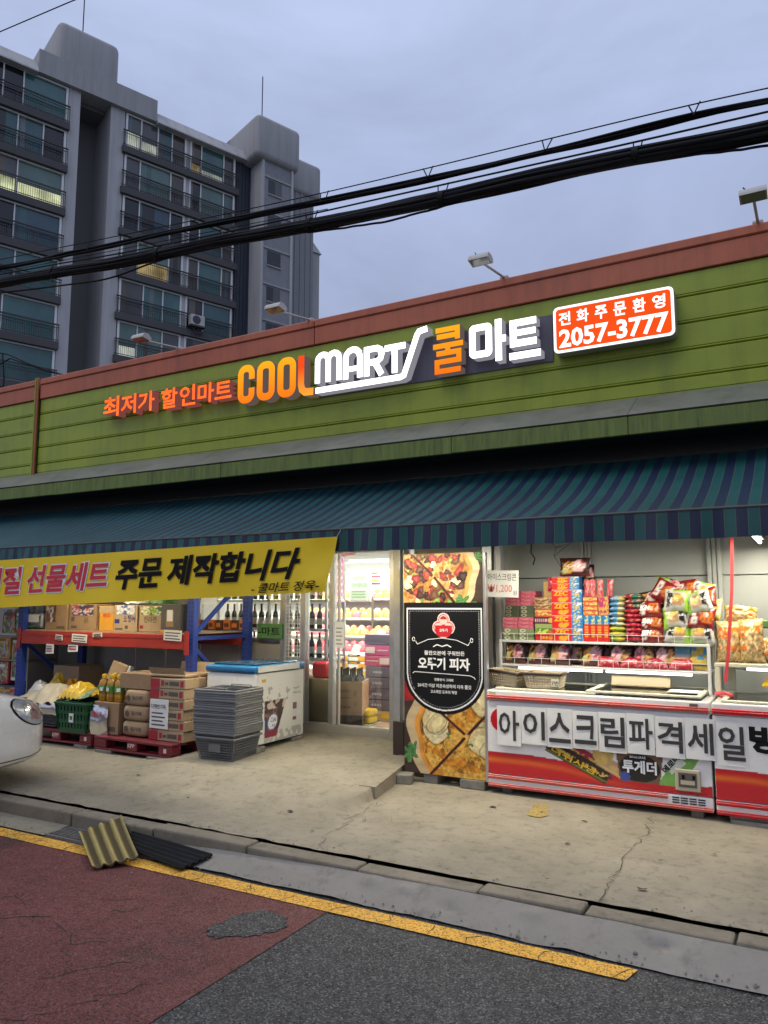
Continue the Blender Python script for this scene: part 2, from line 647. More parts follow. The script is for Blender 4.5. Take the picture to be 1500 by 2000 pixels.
def ground_mat(name, base, light, dark, speck=0.0, bump=0.25, rough=0.85, s1=0.9, s2=6.0, streak=(1, 1, 1)):
    m, n, b = _new(name)
    L = n.links.new
    geo = n.nodes.new('ShaderNodeNewGeometry')
    mpn = n.nodes.new('ShaderNodeMapping')
    mpn.inputs['Scale'].default_value = streak
    L(geo.outputs['Position'], mpn.inputs['Vector'])
    def noise(sc_, det, rg, dist=0.0):
        q = n.nodes.new('ShaderNodeTexNoise')
        q.inputs['Scale'].default_value = sc_
        q.inputs['Detail'].default_value = det
        q.inputs['Roughness'].default_value = rg
        q.inputs['Distortion'].default_value = dist
        L(mpn.outputs[0], q.inputs['Vector'])
        return q
    def rng(src, a, c, lo, hi):
        q = n.nodes.new('ShaderNodeMapRange')
        q.inputs['From Min'].default_value = a
        q.inputs['From Max'].default_value = c
        q.inputs['To Min'].default_value = lo
        q.inputs['To Max'].default_value = hi
        L(src, q.inputs['Value'])
        return q.outputs[0]
    def mix(f, a, c):
        q = n.nodes.new('ShaderNodeMixRGB')
        L(f, q.inputs['Fac'])
        for k, v in (('Color1', a), ('Color2', c)):
            if isinstance(v, tuple):
                q.inputs[k].default_value = (*v, 1)
            else:
                L(v, q.inputs[k])
        return q.outputs[0]
    n1 = noise(s1, 9, 0.7, 0.1)
    n2 = noise(s2, 8, 0.75, 0.15)
    n3 = noise(38, 6, 0.75)
    n4 = noise(210, 3, 0.6)
    c = mix(rng(n1.outputs['Fac'], 0.35, 0.65, 0, 1), base, light)
    c = mix(rng(n2.outputs['Fac'], 0.52, 0.74, 0, 0.75), c, dark)
    c = mix(rng(n3.outputs['Fac'], 0.56, 0.78, 0, 0.45), c, dark)
    if speck > 0:
        vo = n.nodes.new('ShaderNodeTexVoronoi')
        vo.inputs['Scale'].default_value = 130
        L(mpn.outputs[0], vo.inputs['Vector'])
        sp = n.nodes.new('ShaderNodeSeparateColor')
        L(vo.outputs['Color'], sp.inputs[0])
        c = mix(rng(sp.outputs[0], 0.62, 1.0, 0, speck), c, (0.36, 0.36, 0.35))
        c = mix(rng(sp.outputs[1], 0.55, 1.0, 0, 0.75), c, (0.012, 0.012, 0.013))
        hgt = rng(vo.outputs['Distance'], 0, 0.6, 1, 0)
    else:
        hgt = n4.outputs['Fac']
    L(c, b.inputs['Base Color'])
    L(rng(n2.outputs['Fac'], 0.3, 0.7, rough - 0.15, min(1, rough + 0.1)), b.inputs['Roughness'])
    b.inputs['Specular IOR Level'].default_value = 0.2
    bp = n.nodes.new('ShaderNodeBump')
    bp.inputs['Strength'].default_value = bump
    bp.inputs['Distance'].default_value = 0.006
    ad = n.nodes.new('ShaderNodeMath')
    ad.operation = 'ADD'
    L(hgt, ad.inputs[0])
    L(n3.outputs['Fac'], ad.inputs[1])
    L(ad.outputs[0], bp.inputs['Height'])
    L(bp.outputs[0], b.inputs['Normal'])
    MATS[name] = m
    return m

m_conc = ground_mat('forecourt_concrete', (0.208, 0.186, 0.138), (0.308, 0.276, 0.206), (0.096, 0.085, 0.064), bump=0.5, s1=1.1, s2=11)
m_kerb = ground_mat('kerb_concrete', (0.17, 0.15, 0.112), (0.24, 0.21, 0.16), (0.065, 0.06, 0.05), bump=0.5, s1=2.0, s2=9)
m_gut = ground_mat('gutter_mortar', (0.205, 0.19, 0.165), (0.26, 0.243, 0.21), (0.10, 0.094, 0.082), bump=0.22, s1=1.2, s2=5, rough=0.62)
m_slab = ground_mat('gutter_slab', (0.22, 0.20, 0.15), (0.29, 0.265, 0.20), (0.10, 0.09, 0.07), bump=0.4, s1=2, s2=8)
m_asph = ground_mat('asphalt', (0.062, 0.060, 0.055), (0.092, 0.089, 0.081), (0.034, 0.033, 0.031), speck=0.45, bump=0.8, s1=0.7, s2=14)
m_far = ground_mat('earth', (0.10, 0.095, 0.085), (0.13, 0.125, 0.11), (0.06, 0.055, 0.05), s1=0.1, s2=0.6)
m_dark = mat('dark_joint', (0.032, 0.028, 0.022), rough=0.95, var=0.4, scale=30)

# red road paint worn down to the stones
def paint_mat(name, col, wear, wlo, whi, dark):
    m = ground_mat(name, col, tuple(v * 1.22 for v in col), tuple(v * 0.55 for v in col), speck=0.16, bump=0.55, rough=0.7, s1=1.1, s2=7)
    n = m.node_tree
    b = n.nodes['Principled BSDF']
    L = n.links.new
    src = b.inputs['Base Color'].links[0].from_socket
    geo = n.nodes.new('ShaderNodeNewGeometry')
    w1 = n.nodes.new('ShaderNodeTexNoise')
    w1.inputs['Scale'].default_value = 46
    w1.inputs['Detail'].default_value = 6
    w1.inputs['Roughness'].default_value = 0.75
    L(geo.outputs['Position'], w1.inputs['Vector'])
    w2 = n.nodes.new('ShaderNodeTexNoise')
    w2.inputs['Scale'].default_value = 1.6
    w2.inputs['Detail'].default_value = 5
    L(geo.outputs['Position'], w2.inputs['Vector'])
    ad = n.nodes.new('ShaderNodeMath')
    ad.operation = 'MULTIPLY_ADD'
    ad.inputs[1].default_value = 0.55
    L(w2.outputs['Fac'], ad.inputs[0])
    ml = n.nodes.new('ShaderNodeMath')
    ml.operation = 'MULTIPLY'
    ml.inputs[1].default_value = 0.6
    L(w1.outputs['Fac'], ml.inputs[0])
    L(ml.outputs[0], ad.inputs[2])
    mr = n.nodes.new('ShaderNodeMapRange')
    mr.inputs['From Min'].default_value = wlo
    mr.inputs['From Max'].default_value = whi
    mr.inputs['To Max'].default_value = wear
    L(ad.outputs[0], mr.inputs['Value'])
    mx = n.nodes.new('ShaderNodeMixRGB')
    L(mr.outputs[0], mx.inputs['Fac'])
    L(src, mx.inputs['Color1'])
    mx.inputs['Color2'].default_value = (*dark, 1)
    L(mx.outputs[0], b.inputs['Base Color'])
    return m
m_red = paint_mat('red_road_paint', (0.145, 0.046, 0.040), 0.85, 0.61, 0.74, (0.03, 0.027, 0.027))
m_yel = paint_mat('yellow_road_paint', (0.74, 0.40, 0.055), 0.6, 0.61, 0.74, (0.16, 0.10, 0.03))

b = MB()
b.add([(-300, -300, -0.13), (300, -300, -0.13), (300, 4.03, -0.13), (-300, 4.03, -0.13)], [(0, 1, 2, 3)], m_asph)
b.build('road', kind='structure', label='dark grey asphalt road with pale aggregate in front of the shop')
b = MB()
b.add([(-300, 4.03, -0.22), (300, 4.03, -0.22), (300, 400, -0.22), (-300, 400, -0.22)], [(0, 1, 2, 3)], m_far)
b.build('ground', kind='structure', label='bare ground behind the shop')
xs = np.concatenate([np.arange(-16, -6.6, 0.25), np.arange(-6.6, -3.95, 0.06), np.arange(-3.95, -2.6, 0.015), np.arange(-2.6, 4.2, 0.12)])
ys = np.concatenate([np.arange(4.390, 5.6, 0.06), np.arange(5.6, 7.7, 0.05), [7.72]])
gx, gy = np.meshgrid(xs, ys, indexing='ij')
hz = gz(gx, gy) + 0.006 * (vnoise(gx * 1.3, gy * 1.3, 3) - 0.5)
gy = gy + (gy < 4.40) * (0.045 * (vnoise(gx * 7, gx * 0 + 2, 6) - 0.5))
v = np.stack([gx, gy, hz], -1).reshape(-1, 3)
ny = len(ys)
f = [(i * ny + j, (i + 1) * ny + j, (i + 1) * ny + j + 1, i * ny + j + 1) for i in range(len(xs) - 1) for j in range(ny - 1)]
b = MB()
b.add(v, f, m_conc)
pavement = b.build('pavement', smooth=35, kind='structure', label='stained beige concrete forecourt with a low ramp to the shop door')
def crack(pts, w, parent, z0=0.002, m=None, name='crack', jit=0.018, zf=gzf, broken=False):
    P = []
    for (x0, y0), (x1, y1) in zip(pts[:-1], pts[1:]):
        k = max(2, int(math.hypot(x1 - x0, y1 - y0) / 0.05))
        for i in range(k):
            t = i / k
            P.append((x0 + (x1 - x0) * t + RNG.normal(0, jit), y0 + (y1 - y0) * t + RNG.normal(0, jit)))
    P.append(pts[-1])
    vs_, fs_ = [], []
    for i, p in enumerate(P):
        q0, q1 = P[max(0, i - 1)], P[min(len(P) - 1, i + 1)]
        d = np.array([q1[0] - q0[0], q1[1] - q0[1]])
        d /= max(1e-6, np.linalg.norm(d))
        ww = w * (0.35 + 0.9 * RNG.rand()) * (1 if 0 < i < len(P) - 1 else 0.2)
        for sgn in (-1, 1):
            x, y = p[0] - d[1] * ww * sgn, p[1] + d[0] * ww * sgn
            vs_.append((x, y, zf(x, y) + z0))
    for i in range(len(P) - 1):
        if broken and vnoise(np.array(i * 0.35), np.array(w * 900), len(P)) < 0.47:
            continue
        fs_.append((2 * i + 1, 2 * i, 2 * i + 2, 2 * i + 3))
    q = MB()
    q.add(vs_, fs_, m or m_dark)
    return q.build(name, parent)
zt = lambda x, y: gzf(x, y) + 0.004
q = MB()
for i in range(8):
    y0, y1 = 5.70 + i * 0.24, 5.70 + (i + 1) * 0.24 - 0.003
    e0, e1 = -3.28 - 0.2 * (y0 - 5.66), -3.28 - 0.2 * (y1 - 5.66)
    z0, z1 = gzf(-4.4, y0) + 0.005, gzf(-4.4, y1) + 0.005
    q.add([(e0 - 0.15, y0, z0), (e0 + 0.012, y0, z0), (e1 + 0.012, y1, z1), (e1 - 0.15, y1, z1), (e0 - 0.15, y0, -0.05), (e0 + 0.012, y0, -0.05), (e1 + 0.012, y1, -0.05), (e1 - 0.15, y1, -0.05)],
          [(0, 1, 2, 3), (0, 4, 5, 1), (1, 5, 6, 2), (2, 6, 7, 3)], m_conc)
q.build('step_edge', pavement)
crack([(-1.113, 4.40), (-1.147, 4.845), (-1.17, 5.21), (-1.14, 5.79), (-1.2, 6.3)], 0.003, pavement, zf=zt)
crack([(-2.973, 4.40), (-3.093, 4.71), (-3.148, 5.2), (-3.22, 5.64)], 0.0028, pavement, zf=zt, jit=0.03)
crack([(-3.148, 5.2), (-2.9, 5.24), (-2.6, 5.2)], 0.002, pavement, zf=zt, jit=0.03)
b = MB()
m_ymark = paint_mat('faded_yellow_mark', (0.36, 0.265, 0.075), 0.9, 0.50, 0.64, (0.235, 0.205, 0.145))
b.poly([(-2.09, 6.21), (-1.98, 6.23), (-1.88, 5.9), (-1.93, 5.82), (-2.02, 5.84)], 0, m_ymark, O=(0, 0, 0.006), U=(1, 0, 0), V=(0, 1, 0))
b.build('paint_mark', pavement)
m_leaf = mat('dry_leaf', (0.035, 0.025, 0.015), rough=0.8, var=0.4, scale=20)
for i in range(16):
    x, y = RNG.uniform(-5.6, -0.4), RNG.uniform(4.5, 6.1)
    q = MB()
    a, s = RNG.uniform(0, 6.28), RNG.uniform(0.012, 0.034)
    pts = [(s * k * math.cos(t + a), s * k * 0.5 * math.sin(t + a) + s * 0.3 * math.cos(2 * t)) for t, k in zip(np.linspace(0, 6.28, 7)[:-1], RNG.uniform(0.6, 1.2, 6))]
    z = gzf(x, y) + 0.007
    q.add([(x + p[0], y + p[1], z + 0.006 * RNG.rand()) for p in pts], [tuple(range(6))], m_leaf)
    tag(q.build('fallen_leaf'), 'tiny dark dry leaf scrap lying on the concrete forecourt', 'leaf', 'leaf scraps on the forecourt')

# kerbstones
kerb = thing('kerb', 'row of worn concrete kerbstones along the forecourt edge', 'kerb', (0, 4.3, 0))
del kerb['category']
kerb['kind'] = 'structure'
x = -16.0
joints = [-5.15, -4.28, -3.42, -2.56, -1.77, -1.17, -0.44]
while x < 4:
    nxt = [j for j in joints if j > x + 0.05]
    x1 = nxt[0] if nxt and nxt[0] - x < 1.3 else x + 0.9
    q = MB()
    dz, dy = RNG.uniform(-0.008, 0.006), RNG.uniform(-0.008, 0.008)
    q.box(x + 0.006, 4.222 + dy, -0.3, x1 - 0.006, 4.368 + dy, -0.004 + dz, m_kerb, bev=0.014, seg=2)
    q.build('kerbstone', kerb)
    x = x1
q = MB()
q.box(-16, 4.24, -0.3, 4, 4.42, -0.035, m_dark)
q.build('bedding', kerb)

# gutter strip: grey mortar on the right, beige slab on the left
def gut_z(x, y):
    t = np.clip((np.asarray(y, float) - 4.0) / 0.22, 0, 1)
    k = sm((np.asarray(x, float) + 5.5) / 3.5)
    return -0.118 + t * (0.012 + 0.090 * k)
b = MB()
def gfn(u, v):
    x = -4.02 + u * 8.2
    e0 = 4.005 + 0.03 * (vnoise(x * 5, x * 0, 9) - 0.5)
    y = e0 + v * (4.215 - e0)
    z = gut_z(x, y) + 0.014 * (vnoise(x * 3, y * 3, 5) - 0.5)
    for (cx, cy, r, h) in ((-3.32, 4.17, 0.035, 0.012), (-3.12, 4.14, 0.045, 0.014), (-2.72, 4.12, 0.03, 0.014), (-2.42, 4.17, 0.06, 0.014), (-2.2, 4.16, 0.04, 0.012), (-1.9, 4.1, 0.05, -0.012), (-1.42, 4.16, 0.06, 0.012), (-0.75, 4.14, 0.05, -0.018)):
        z = z + h * np.exp(-(((x - cx) / r) ** 2 + ((y - cy) / (r * 0.6)) ** 2))
    return x, y, z
b.grid(gfn, 420, 16, m_gut)
gutter = b.build('gutter', smooth=60, kind='structure', label='grey mortar gutter strip between yellow line and kerb')
b = MB()
b.grid(lambda u, v: (-16 + u * 10.84, 3.99 + v * 0.225, gut_z(-16 + u * 10.84, 3.99 + v * 0.225) + 0.008 * (vnoise(u * 40, v * 5, 8) - 0.5)), 120, 6, m_slab)
b.build('gutter_slab', smooth=60, kind='structure', label='beige concrete gutter slab beside the drain grate')
0 and crack([(-0.85, 4.2), (-0.7, 4.1), (-0.4, 4.12), (-0.1, 4.2)], 0.0022, gutter, zf=lambda x, y: float(gut_z(x, y)) + 0.012, jit=0.012)
0 and crack([(-2.3, 4.03), (-1.9, 4.012), (-1.5, 4.04), (-1.1, 4.02), (-0.6, 4.03)], 0.0025, gutter, zf=lambda x, y: float(gut_z(x, y)) + 0.012, jit=0.01)

b = MB()
b.add([(-16, -6, -0.126), (-2.52, -6, -0.126), (-2.52, 3.84, -0.126), (-16, 3.84, -0.126)], [(0, 1, 2, 3)], m_red)
red_paint = b.build('red_road_surface', kind='structure', label='worn dark red painted road surface')
zr = lambda x, y: -0.126
for (pts, w) in (([(-5.0, 3.0), (-4.4, 3.05), (-3.9, 3.25), (-3.6, 3.45)], 0.005), ([(-4.6, 2.75), (-4.0, 2.9), (-3.55, 3.25), (-3.3, 3.5)], 0.006), ([(-4.3, 3.15), (-4.0, 3.0), (-3.6, 2.95), (-3.3, 2.75)], 0.004),
                 ([(-3.9, 2.5), (-3.5, 2.75), (-3.2, 3.1)], 0.005), ([(-3.4, 2.35), (-3.1, 2.7), (-2.9, 3.1)], 0.004), ([(-3.6, 2.9), (-3.2, 3.0), (-2.8, 2.95)], 0.003), ([(-3.2, 2.1), (-2.95, 2.35), (-2.75, 2.75)], 0.004),
                 ([(-4.9, 3.35), (-4.5, 3.3), (-4.2, 3.35)], 0.003), ([(-3.3, 3.2), (-3.0, 3.35), (-2.7, 3.6)], 0.003)):
    crack(pts, w * 0.7, red_paint, zf=zr, jit=0.02, broken=True)
b = MB()
P = []
for t in np.linspace(0, 2 * math.pi, 90)[:-1]:
    k = 1 + 0.10 * math.sin(3 * t + 1) + 0.05 * math.sin(7 * t) + 0.05 * math.sin(17 * t + 2) + RNG.uniform(-0.05, 0.05)
    P.append((-2.79 + 0.165 * k * math.cos(t) + 0.05 * math.sin(t), 3.48 + 0.20 * k * math.sin(t)))
b.poly(P, 0, m_asph, O=(0, 0, -0.122), U=(1, 0, 0), V=(0, 1, 0))
b.build('asphalt_patch', red_paint)
b = MB()
b.grid(lambda u, v: (-16 + u * 15.14 + (v - 0.5) * 0.03, 3.835 + v * 0.135 + 0.008 * (vnoise(u * 160, v * 2, 2) - 0.5), u * 0 - 0.122), 300, 4, m_yel)
yel = b.build('yellow_line', kind='structure', label='yellow road edge line along the gutter')
for i, x in enumerate(np.arange(-7.2, -0.95, 0.31)):
    x += RNG.uniform(-0.09, 0.09)
    crack([(x, 3.83), (x + RNG.uniform(-0.03, 0.06), 3.9), (x + RNG.uniform(-0.02, 0.09), 3.97)], 0.0035, yel, zf=lambda a, c: -0.122, jit=0.006)

# drain grate
m_iron = mat('rusty_iron', (0.17, 0.16, 0.145), rough=0.6, metal=0.2, var=0.4, scale=30, bump=0.3)
gr = thing('drain_grate', 'dark iron drain grate under the two ramp plates', 'drain grate', (-4.58, 4.1, -0.12))
b = MB()
b.box(-5.15, 4.0, -0.40, -4.03, 4.21, -0.38, m_dark)
b.build('pit', gr)
b = MB()
for (x0, y0, x1, y1) in ((-5.15, 3.99, -4.03, 4.01), (-5.15, 4.195, -4.03, 4.215), (-5.15, 4.01, -5.13, 4.195), (-4.05, 4.01, -4.03, 4.195)):
    b.box(x0, y0, -0.28, x1, y1, -0.108, m_iron)
b.build('frame', gr)
for i in range(7):
    q = MB()
    q.box(-5.13, 4.026 + i * 0.0255, -0.125, -4.05, 4.034 + i * 0.0255, -0.104, m_iron)
    q.build('bar', gr)
for i in range(6):
    q = MB()
    q.box(-5.0 + i * 0.17, 4.015, -0.17, -4.99 + i * 0.17, 4.195, -0.125, m_iron)
    q.build('crossbar', gr)

# corrugated rubber kerb ramps
def ramp_plate(name, A, B_, C_, D, n, amp, m, label, curl):
    A, B_, C_, D = [np.array(p, float) for p in (A, B_, C_, D)]
    nrm = np.cross(D - A, B_ - A)
    nrm /= np.linalg.norm(nrm)
    if nrm[2] < 0:
        nrm = -nrm
    def fn(u, v, off=0.0):
        a = (1 - u)[..., None] * A + u[..., None] * D
        c = (1 - u)[..., None] * B_ + u[..., None] * C_
        p = (1 - v)[..., None] * a + v[..., None] * c
        w = np.abs(np.cos(v * math.pi * n)) ** 4
        h = amp * w + curl * np.sin(u * math.pi) + 0.004 * (vnoise(u * 8, v * 8, n) - 0.5) + off
        p = p + nrm * h[..., None]
        return p[..., 0], p[..., 1], p[..., 2]
    q = MB()
    ridge, valley = m
    m = printed(name + label.split()[1], rough=0.8, var=0.25, bump=0.3, spec=0.2)
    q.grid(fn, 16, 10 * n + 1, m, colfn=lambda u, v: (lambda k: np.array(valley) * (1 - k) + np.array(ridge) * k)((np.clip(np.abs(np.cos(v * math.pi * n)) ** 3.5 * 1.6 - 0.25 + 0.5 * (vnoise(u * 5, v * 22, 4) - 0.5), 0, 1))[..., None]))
    q.grid(lambda u, v: fn(v, u, -0.012), 10 * n + 1, 16, m, colfn=lambda u, v: u[..., None] * 0 + np.array(valley))
    for uu in (0.0, 1.0):
        q.grid(lambda u, v: fn(u * 0 + uu, v, -0.012 * (u if uu else 1 - u)), 2, 10 * n + 1, m, colfn=lambda u, v: u[..., None] * 0 + np.array(valley))
    for vv in (0.0, 1.0):
        q.grid(lambda u, v: fn(u, v * 0 + vv, -0.012 * (v if vv == 0 else 1 - v)), 16, 2, m, colfn=lambda u, v: u[..., None] * 0 + np.array(ridge))
    return tag(q.build(name, smooth=50), label, 'kerb ramp', None)
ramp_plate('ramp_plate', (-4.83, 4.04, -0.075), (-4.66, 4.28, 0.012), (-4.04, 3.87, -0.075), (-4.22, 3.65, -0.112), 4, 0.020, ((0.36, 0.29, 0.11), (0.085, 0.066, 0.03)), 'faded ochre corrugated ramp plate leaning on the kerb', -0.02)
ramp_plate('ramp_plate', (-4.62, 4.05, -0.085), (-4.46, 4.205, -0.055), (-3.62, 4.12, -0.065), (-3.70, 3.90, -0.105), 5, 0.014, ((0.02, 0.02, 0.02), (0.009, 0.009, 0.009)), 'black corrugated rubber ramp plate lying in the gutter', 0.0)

# ================================================================== apartment block behind the shop
AZ = R(69.745)
AA, AN, A0 = Vector((math.cos(AZ), math.sin(AZ), 0)), Vector((math.sin(AZ), -math.cos(AZ), 0)), Vector((-37.47, 32.34, 0))
AT = Matrix(((AA.x, -AN.x, 0, A0.x), (AA.y, -AN.y, 0, A0.y), (0, 0, 1, 0), (0, 0, 0, 1)))   # (s along the front, depth into the block, height)
m_apl = mat('pale_grey_wall_paint', (0.50, 0.495, 0.485), rough=0.8, streak=0.45, var=0.10, scale=0.5, stretch=(1, 1, 0.25), dirt=0.35, dscale=0.4, dcol=(0.2, 0.2, 0.21))
m_apm = mat('mid_grey_wall_paint', (0.40, 0.395, 0.39), rough=0.8, streak=0.4, var=0.10, scale=0.5, stretch=(1, 1, 0.25), dirt=0.3, dscale=0.5, dcol=(0.16, 0.16, 0.17))
m_apd = mat('dark_grey_wall_paint', (0.18, 0.176, 0.172), rough=0.8, var=0.12, scale=0.6, stretch=(1, 1, 0.2))
m_slabd = mat('dark_balcony_slab', (0.085, 0.082, 0.084), rough=0.8, var=0.15, scale=0.8)
m_sid = mat('blue_black_siding', (0.035, 0.043, 0.06), rough=0.55, var=0.15, scale=0.9)
m_gsid = mat('grey_siding', (0.25, 0.25, 0.26), rough=0.6, var=0.1, scale=0.9)
m_wfr = mat('white_window_frame', (0.82, 0.82, 0.79), rough=0.5, var=0.06)
m_rail = mat('dark_railing', (0.055, 0.052, 0.052), rough=0.6)
m_abrick = mat('painted_brick', (0.34, 0.34, 0.36), rough=0.85, var=0.12, scale=3)
def add_brick(m, sc_):
    n = m.node_tree
    bs = n.nodes['Principled BSDF']
    src = bs.inputs['Base Color'].links[0].from_socket
    br = n.nodes.new('ShaderNodeTexBrick')
    br.inputs['Scale'].default_value = sc_
    br.inputs['Color1'].default_value = (1, 1, 1, 1)
    br.inputs['Color2'].default_value = (0.86, 0.86, 0.86, 1)
    br.inputs['Mortar'].default_value = (0.55, 0.55, 0.55, 1)
    br.inputs['Mortar Size'].default_value = 0.03
    t = n.nodes.new('ShaderNodeTexCoord')
    mp_ = n.nodes.new('ShaderNodeMapping')
    mp_.inputs['Rotation'].default_value = (R(90), 0, 0)
    n.links.new(t.outputs['Object'], mp_.inputs['Vector'])
    n.links.new(mp_.outputs[0], br.inputs['Vector'])
    mx = n.nodes.new('ShaderNodeMixRGB')
    mx.blend_type = 'MULTIPLY'
    mx.inputs['Fac'].default_value = 1
    n.links.new(src, mx.inputs['Color1'])
    n.links.new(br.outputs[0], mx.inputs['Color2'])
    n.links.new(mx.outputs[0], bs.inputs['Base Color'])
add_brick(m_abrick, 3.2)
def gl(name, c, rough=0.08):
    return mat(name, c, rough=rough, var=0.35, scale=0.55, spec=0.6, rvar=0.03, stretch=(1, 1, 0.6))
G_TEAL = [gl('teal_pane', (0.065, 0.165, 0.158)), gl('deep_teal_pane', (0.045, 0.115, 0.122)), gl('green_pane', (0.12, 0.20, 0.17)), gl('blue_pane', (0.055, 0.11, 0.14))]
G_DARK = [gl('dark_pane', (0.014, 0.016, 0.02)), gl('grey_pane', (0.085, 0.09, 0.09)), gl('brown_pane', (0.085, 0.07, 0.055))]
G_CURT = [gl('pale_curtain', (0.17, 0.20, 0.19), 0.25), gl('teal_curtain', (0.07, 0.15, 0.15), 0.2), gl('brown_curtain', (0.13, 0.10, 0.075), 0.25), gl('dark_room', (0.02, 0.022, 0.024), 0.1)]
E_WHITE = emit('lit_room_white', (0.85, 0.92, 0.80), 0.33, var=0.55, vscale=0.9)
E_WARM = emit('lit_room_warm', (0.9, 0.68, 0.30), 0.26, var=0.6, vscale=0.9)
E_YEL = emit('lit_room_yellow', (0.86, 0.92, 0.55), 0.45, var=0.7, vscale=0.9)

apt = thing('apartment_building', 'tall grey apartment block with glazed balconies behind the shop', 'apartment building', A0)
apt.rotation_euler = (0, 0, AZ)
# local frame of the block: x along the front, y into the block, z up
def abox(mb, s0, s1, z0, z1, o0, o1, m, bev=0, seg=2):
    """o = metres in front of the window plane."""
    return mb.box(s0, -o1, z0, s1, -o0, z1, m, bev=bev, seg=seg)
def ab(name, parent=apt, **k):
    return lambda mb: mb.build(name, parent, local=True, **k)
ZT = [31.0 - 2.79 * k for k in range(11)]
b = MB()
abox(b, -16, -3.5, -0.2, 33.2, -11, -0.12, m_apd)
abox(b, -0.9, 15.0, -0.2, 33.2, -11, -0.12, m_apd)
abox(b, -3.5, -0.9, -0.2, 34.3, -11, -2.6, m_apd)
b.build('wall', apt, local=True)
b = MB()
abox(b, -3.52, -2.82, -0.2, 33.45, -2.6, 0.05, m_apl)
b.build('pier', apt, local=True)
b = MB()
abox(b, -0.9, 0.02, -0.2, 33.45, -2.6, 0.05, m_apl)
b.build('pier', apt, local=True)
b = MB()
abox(b, -0.92, -0.895, -0.2, 33.4, -2.6, 0.03, m_apm)
b.build('recess_lining', apt, local=True)
b = MB()
abox(b, -3.49, -0.93, 33.2, 33.44, -2.6, -0.9, m_apd)
b.build('recess_roof', apt, local=True)
b = MB()
abox(b, -5.45, 2.05, 33.46, 34.95, -1.2, 0.35, m_apm)
b.build('roof_band', apt, local=True)
for (s0, s1) in ((-16, -5.46), (2.06, 9.45)):
    b = MB()
    b.add([(s0, -0.5, 33.40), (s1, -0.5, 33.40), (s1, -0.05, 34.25), (s0, -0.05, 34.25), (s0, 0.9, 33.3), (s1, 0.9, 33.3), (s0, -0.5, 33.32), (s1, -0.5, 33.32)],
          [(0, 1, 2, 3), (3, 2, 5, 4), (1, 7, 5, 2), (0, 3, 4, 6), (6, 4, 5, 7), (6, 7, 1, 0)], m_apl)
    b.build('sloped_parapet', apt, local=True)
b = MB()
abox(b, -4.2, -0.3, 34.9, 38.15, -6.6, -0.4, m_apm, bev=0.42, seg=4)
b.build('roof_house', apt, local=True, smooth=40)
b = MB()
abox(b, 8.75, 12.5, 33.15, 36.4, -5.4, 1.95, m_apm, bev=0.42, seg=4)
b.build('roof_house', apt, local=True, smooth=40)
b = MB()
abox(b, 12.2, 15.6, 32.75, 35.55, -5.0, 0.25, m_apm, bev=0.36, seg=4)
b.build('roof_house', apt, local=True, smooth=40)
for s, o, z0, z1 in ((-2.6, -0.9, 38.1, 43.5), (9.9, 0.6, 36.3, 40.3)):
    b = MB()
    b.tube([(s, -o, z0), (s, -o, z1)], 0.04, m_rail, n=5)
    b.build('lightning_rod', apt, local=True)
b = MB()
for s in (8.75,):
    for dd in (0, 0.5):
        b.tube([(s - 0.25, 2.1 + dd, 33.5), (s - 0.25, 2.1 + dd, 35.7), (s, 2.1 + dd, 36.1), (s + 0.25, 2.1 + dd, 35.6)], 0.035, m_rail, n=5)
b.build('roof_ladder', apt, local=True)

def window(s0, s1, z0, z1, panes, frame_w=0.09):
    """panes: list of (relative width, material, lit material or None)."""
    fr = MB()
    tw = sum(p[0] for p in panes)
    xs_ = [s0]
    for p in panes:
        xs_.append(xs_[-1] + (s1 - s0) * p[0] / tw)
    abox(fr, s0, s1, z1 - frame_w, z1, -0.1, 0.06, m_wfr)
    abox(fr, s0, s1, z0, z0 + frame_w, -0.1, 0.06, m_wfr)
    for i, x in enumerate(xs_):
        w = frame_w * (1.5 if i in (0, len(xs_) - 1) else 0.8)
        c = x + (w / 2 if i == 0 else -w / 2 if i == len(xs_) - 1 else 0)
        abox(fr, c - w / 2, c + w / 2, z0 + frame_w, z1 - frame_w, -0.1, 0.055, m_wfr)
    f = fr.build('window', apt, local=True)
    for i, p in enumerate(panes):
        q = MB()
        abox(q, xs_[i] + 0.03, xs_[i + 1] - 0.03, z0 + 0.05, z1 - 0.05, -0.1, -0.03 - 0.02 * (i % 2), p[1])
        if p[2] is not None:
            h = z0 + 0.05 + (z1 - z0) * p[3]
            abox(q, xs_[i] + 0.08, xs_[i + 1] - 0.08, z0 + 0.1, h, -0.1, -0.02 - 0.02 * (i % 2), p[2])
        if rr.random() < 0.6:
            a = xs_[i] + 0.06 + rr.random() * 0.3 * (xs_[i + 1] - xs_[i])
            c = min(xs_[i + 1] - 0.06, a + rr.uniform(0.12, 0.4) * (xs_[i + 1] - xs_[i]))
            abox(q, a, c, z0 + 0.1, z1 - 0.12, -0.1, -0.024 - 0.02 * (i % 2), rr.choice(G_CURT))
        q.build('pane', f, local=True)
    return f
rr = random.Random(4)
def pane(kind=None, lit=None, lh=0.45):
    k = kind or ('t' if rr.random() < 0.62 else 'd')
    return (rr.uniform(0.75, 1.5), rr.choice(G_TEAL if k == 't' else G_DARK), lit, lh)
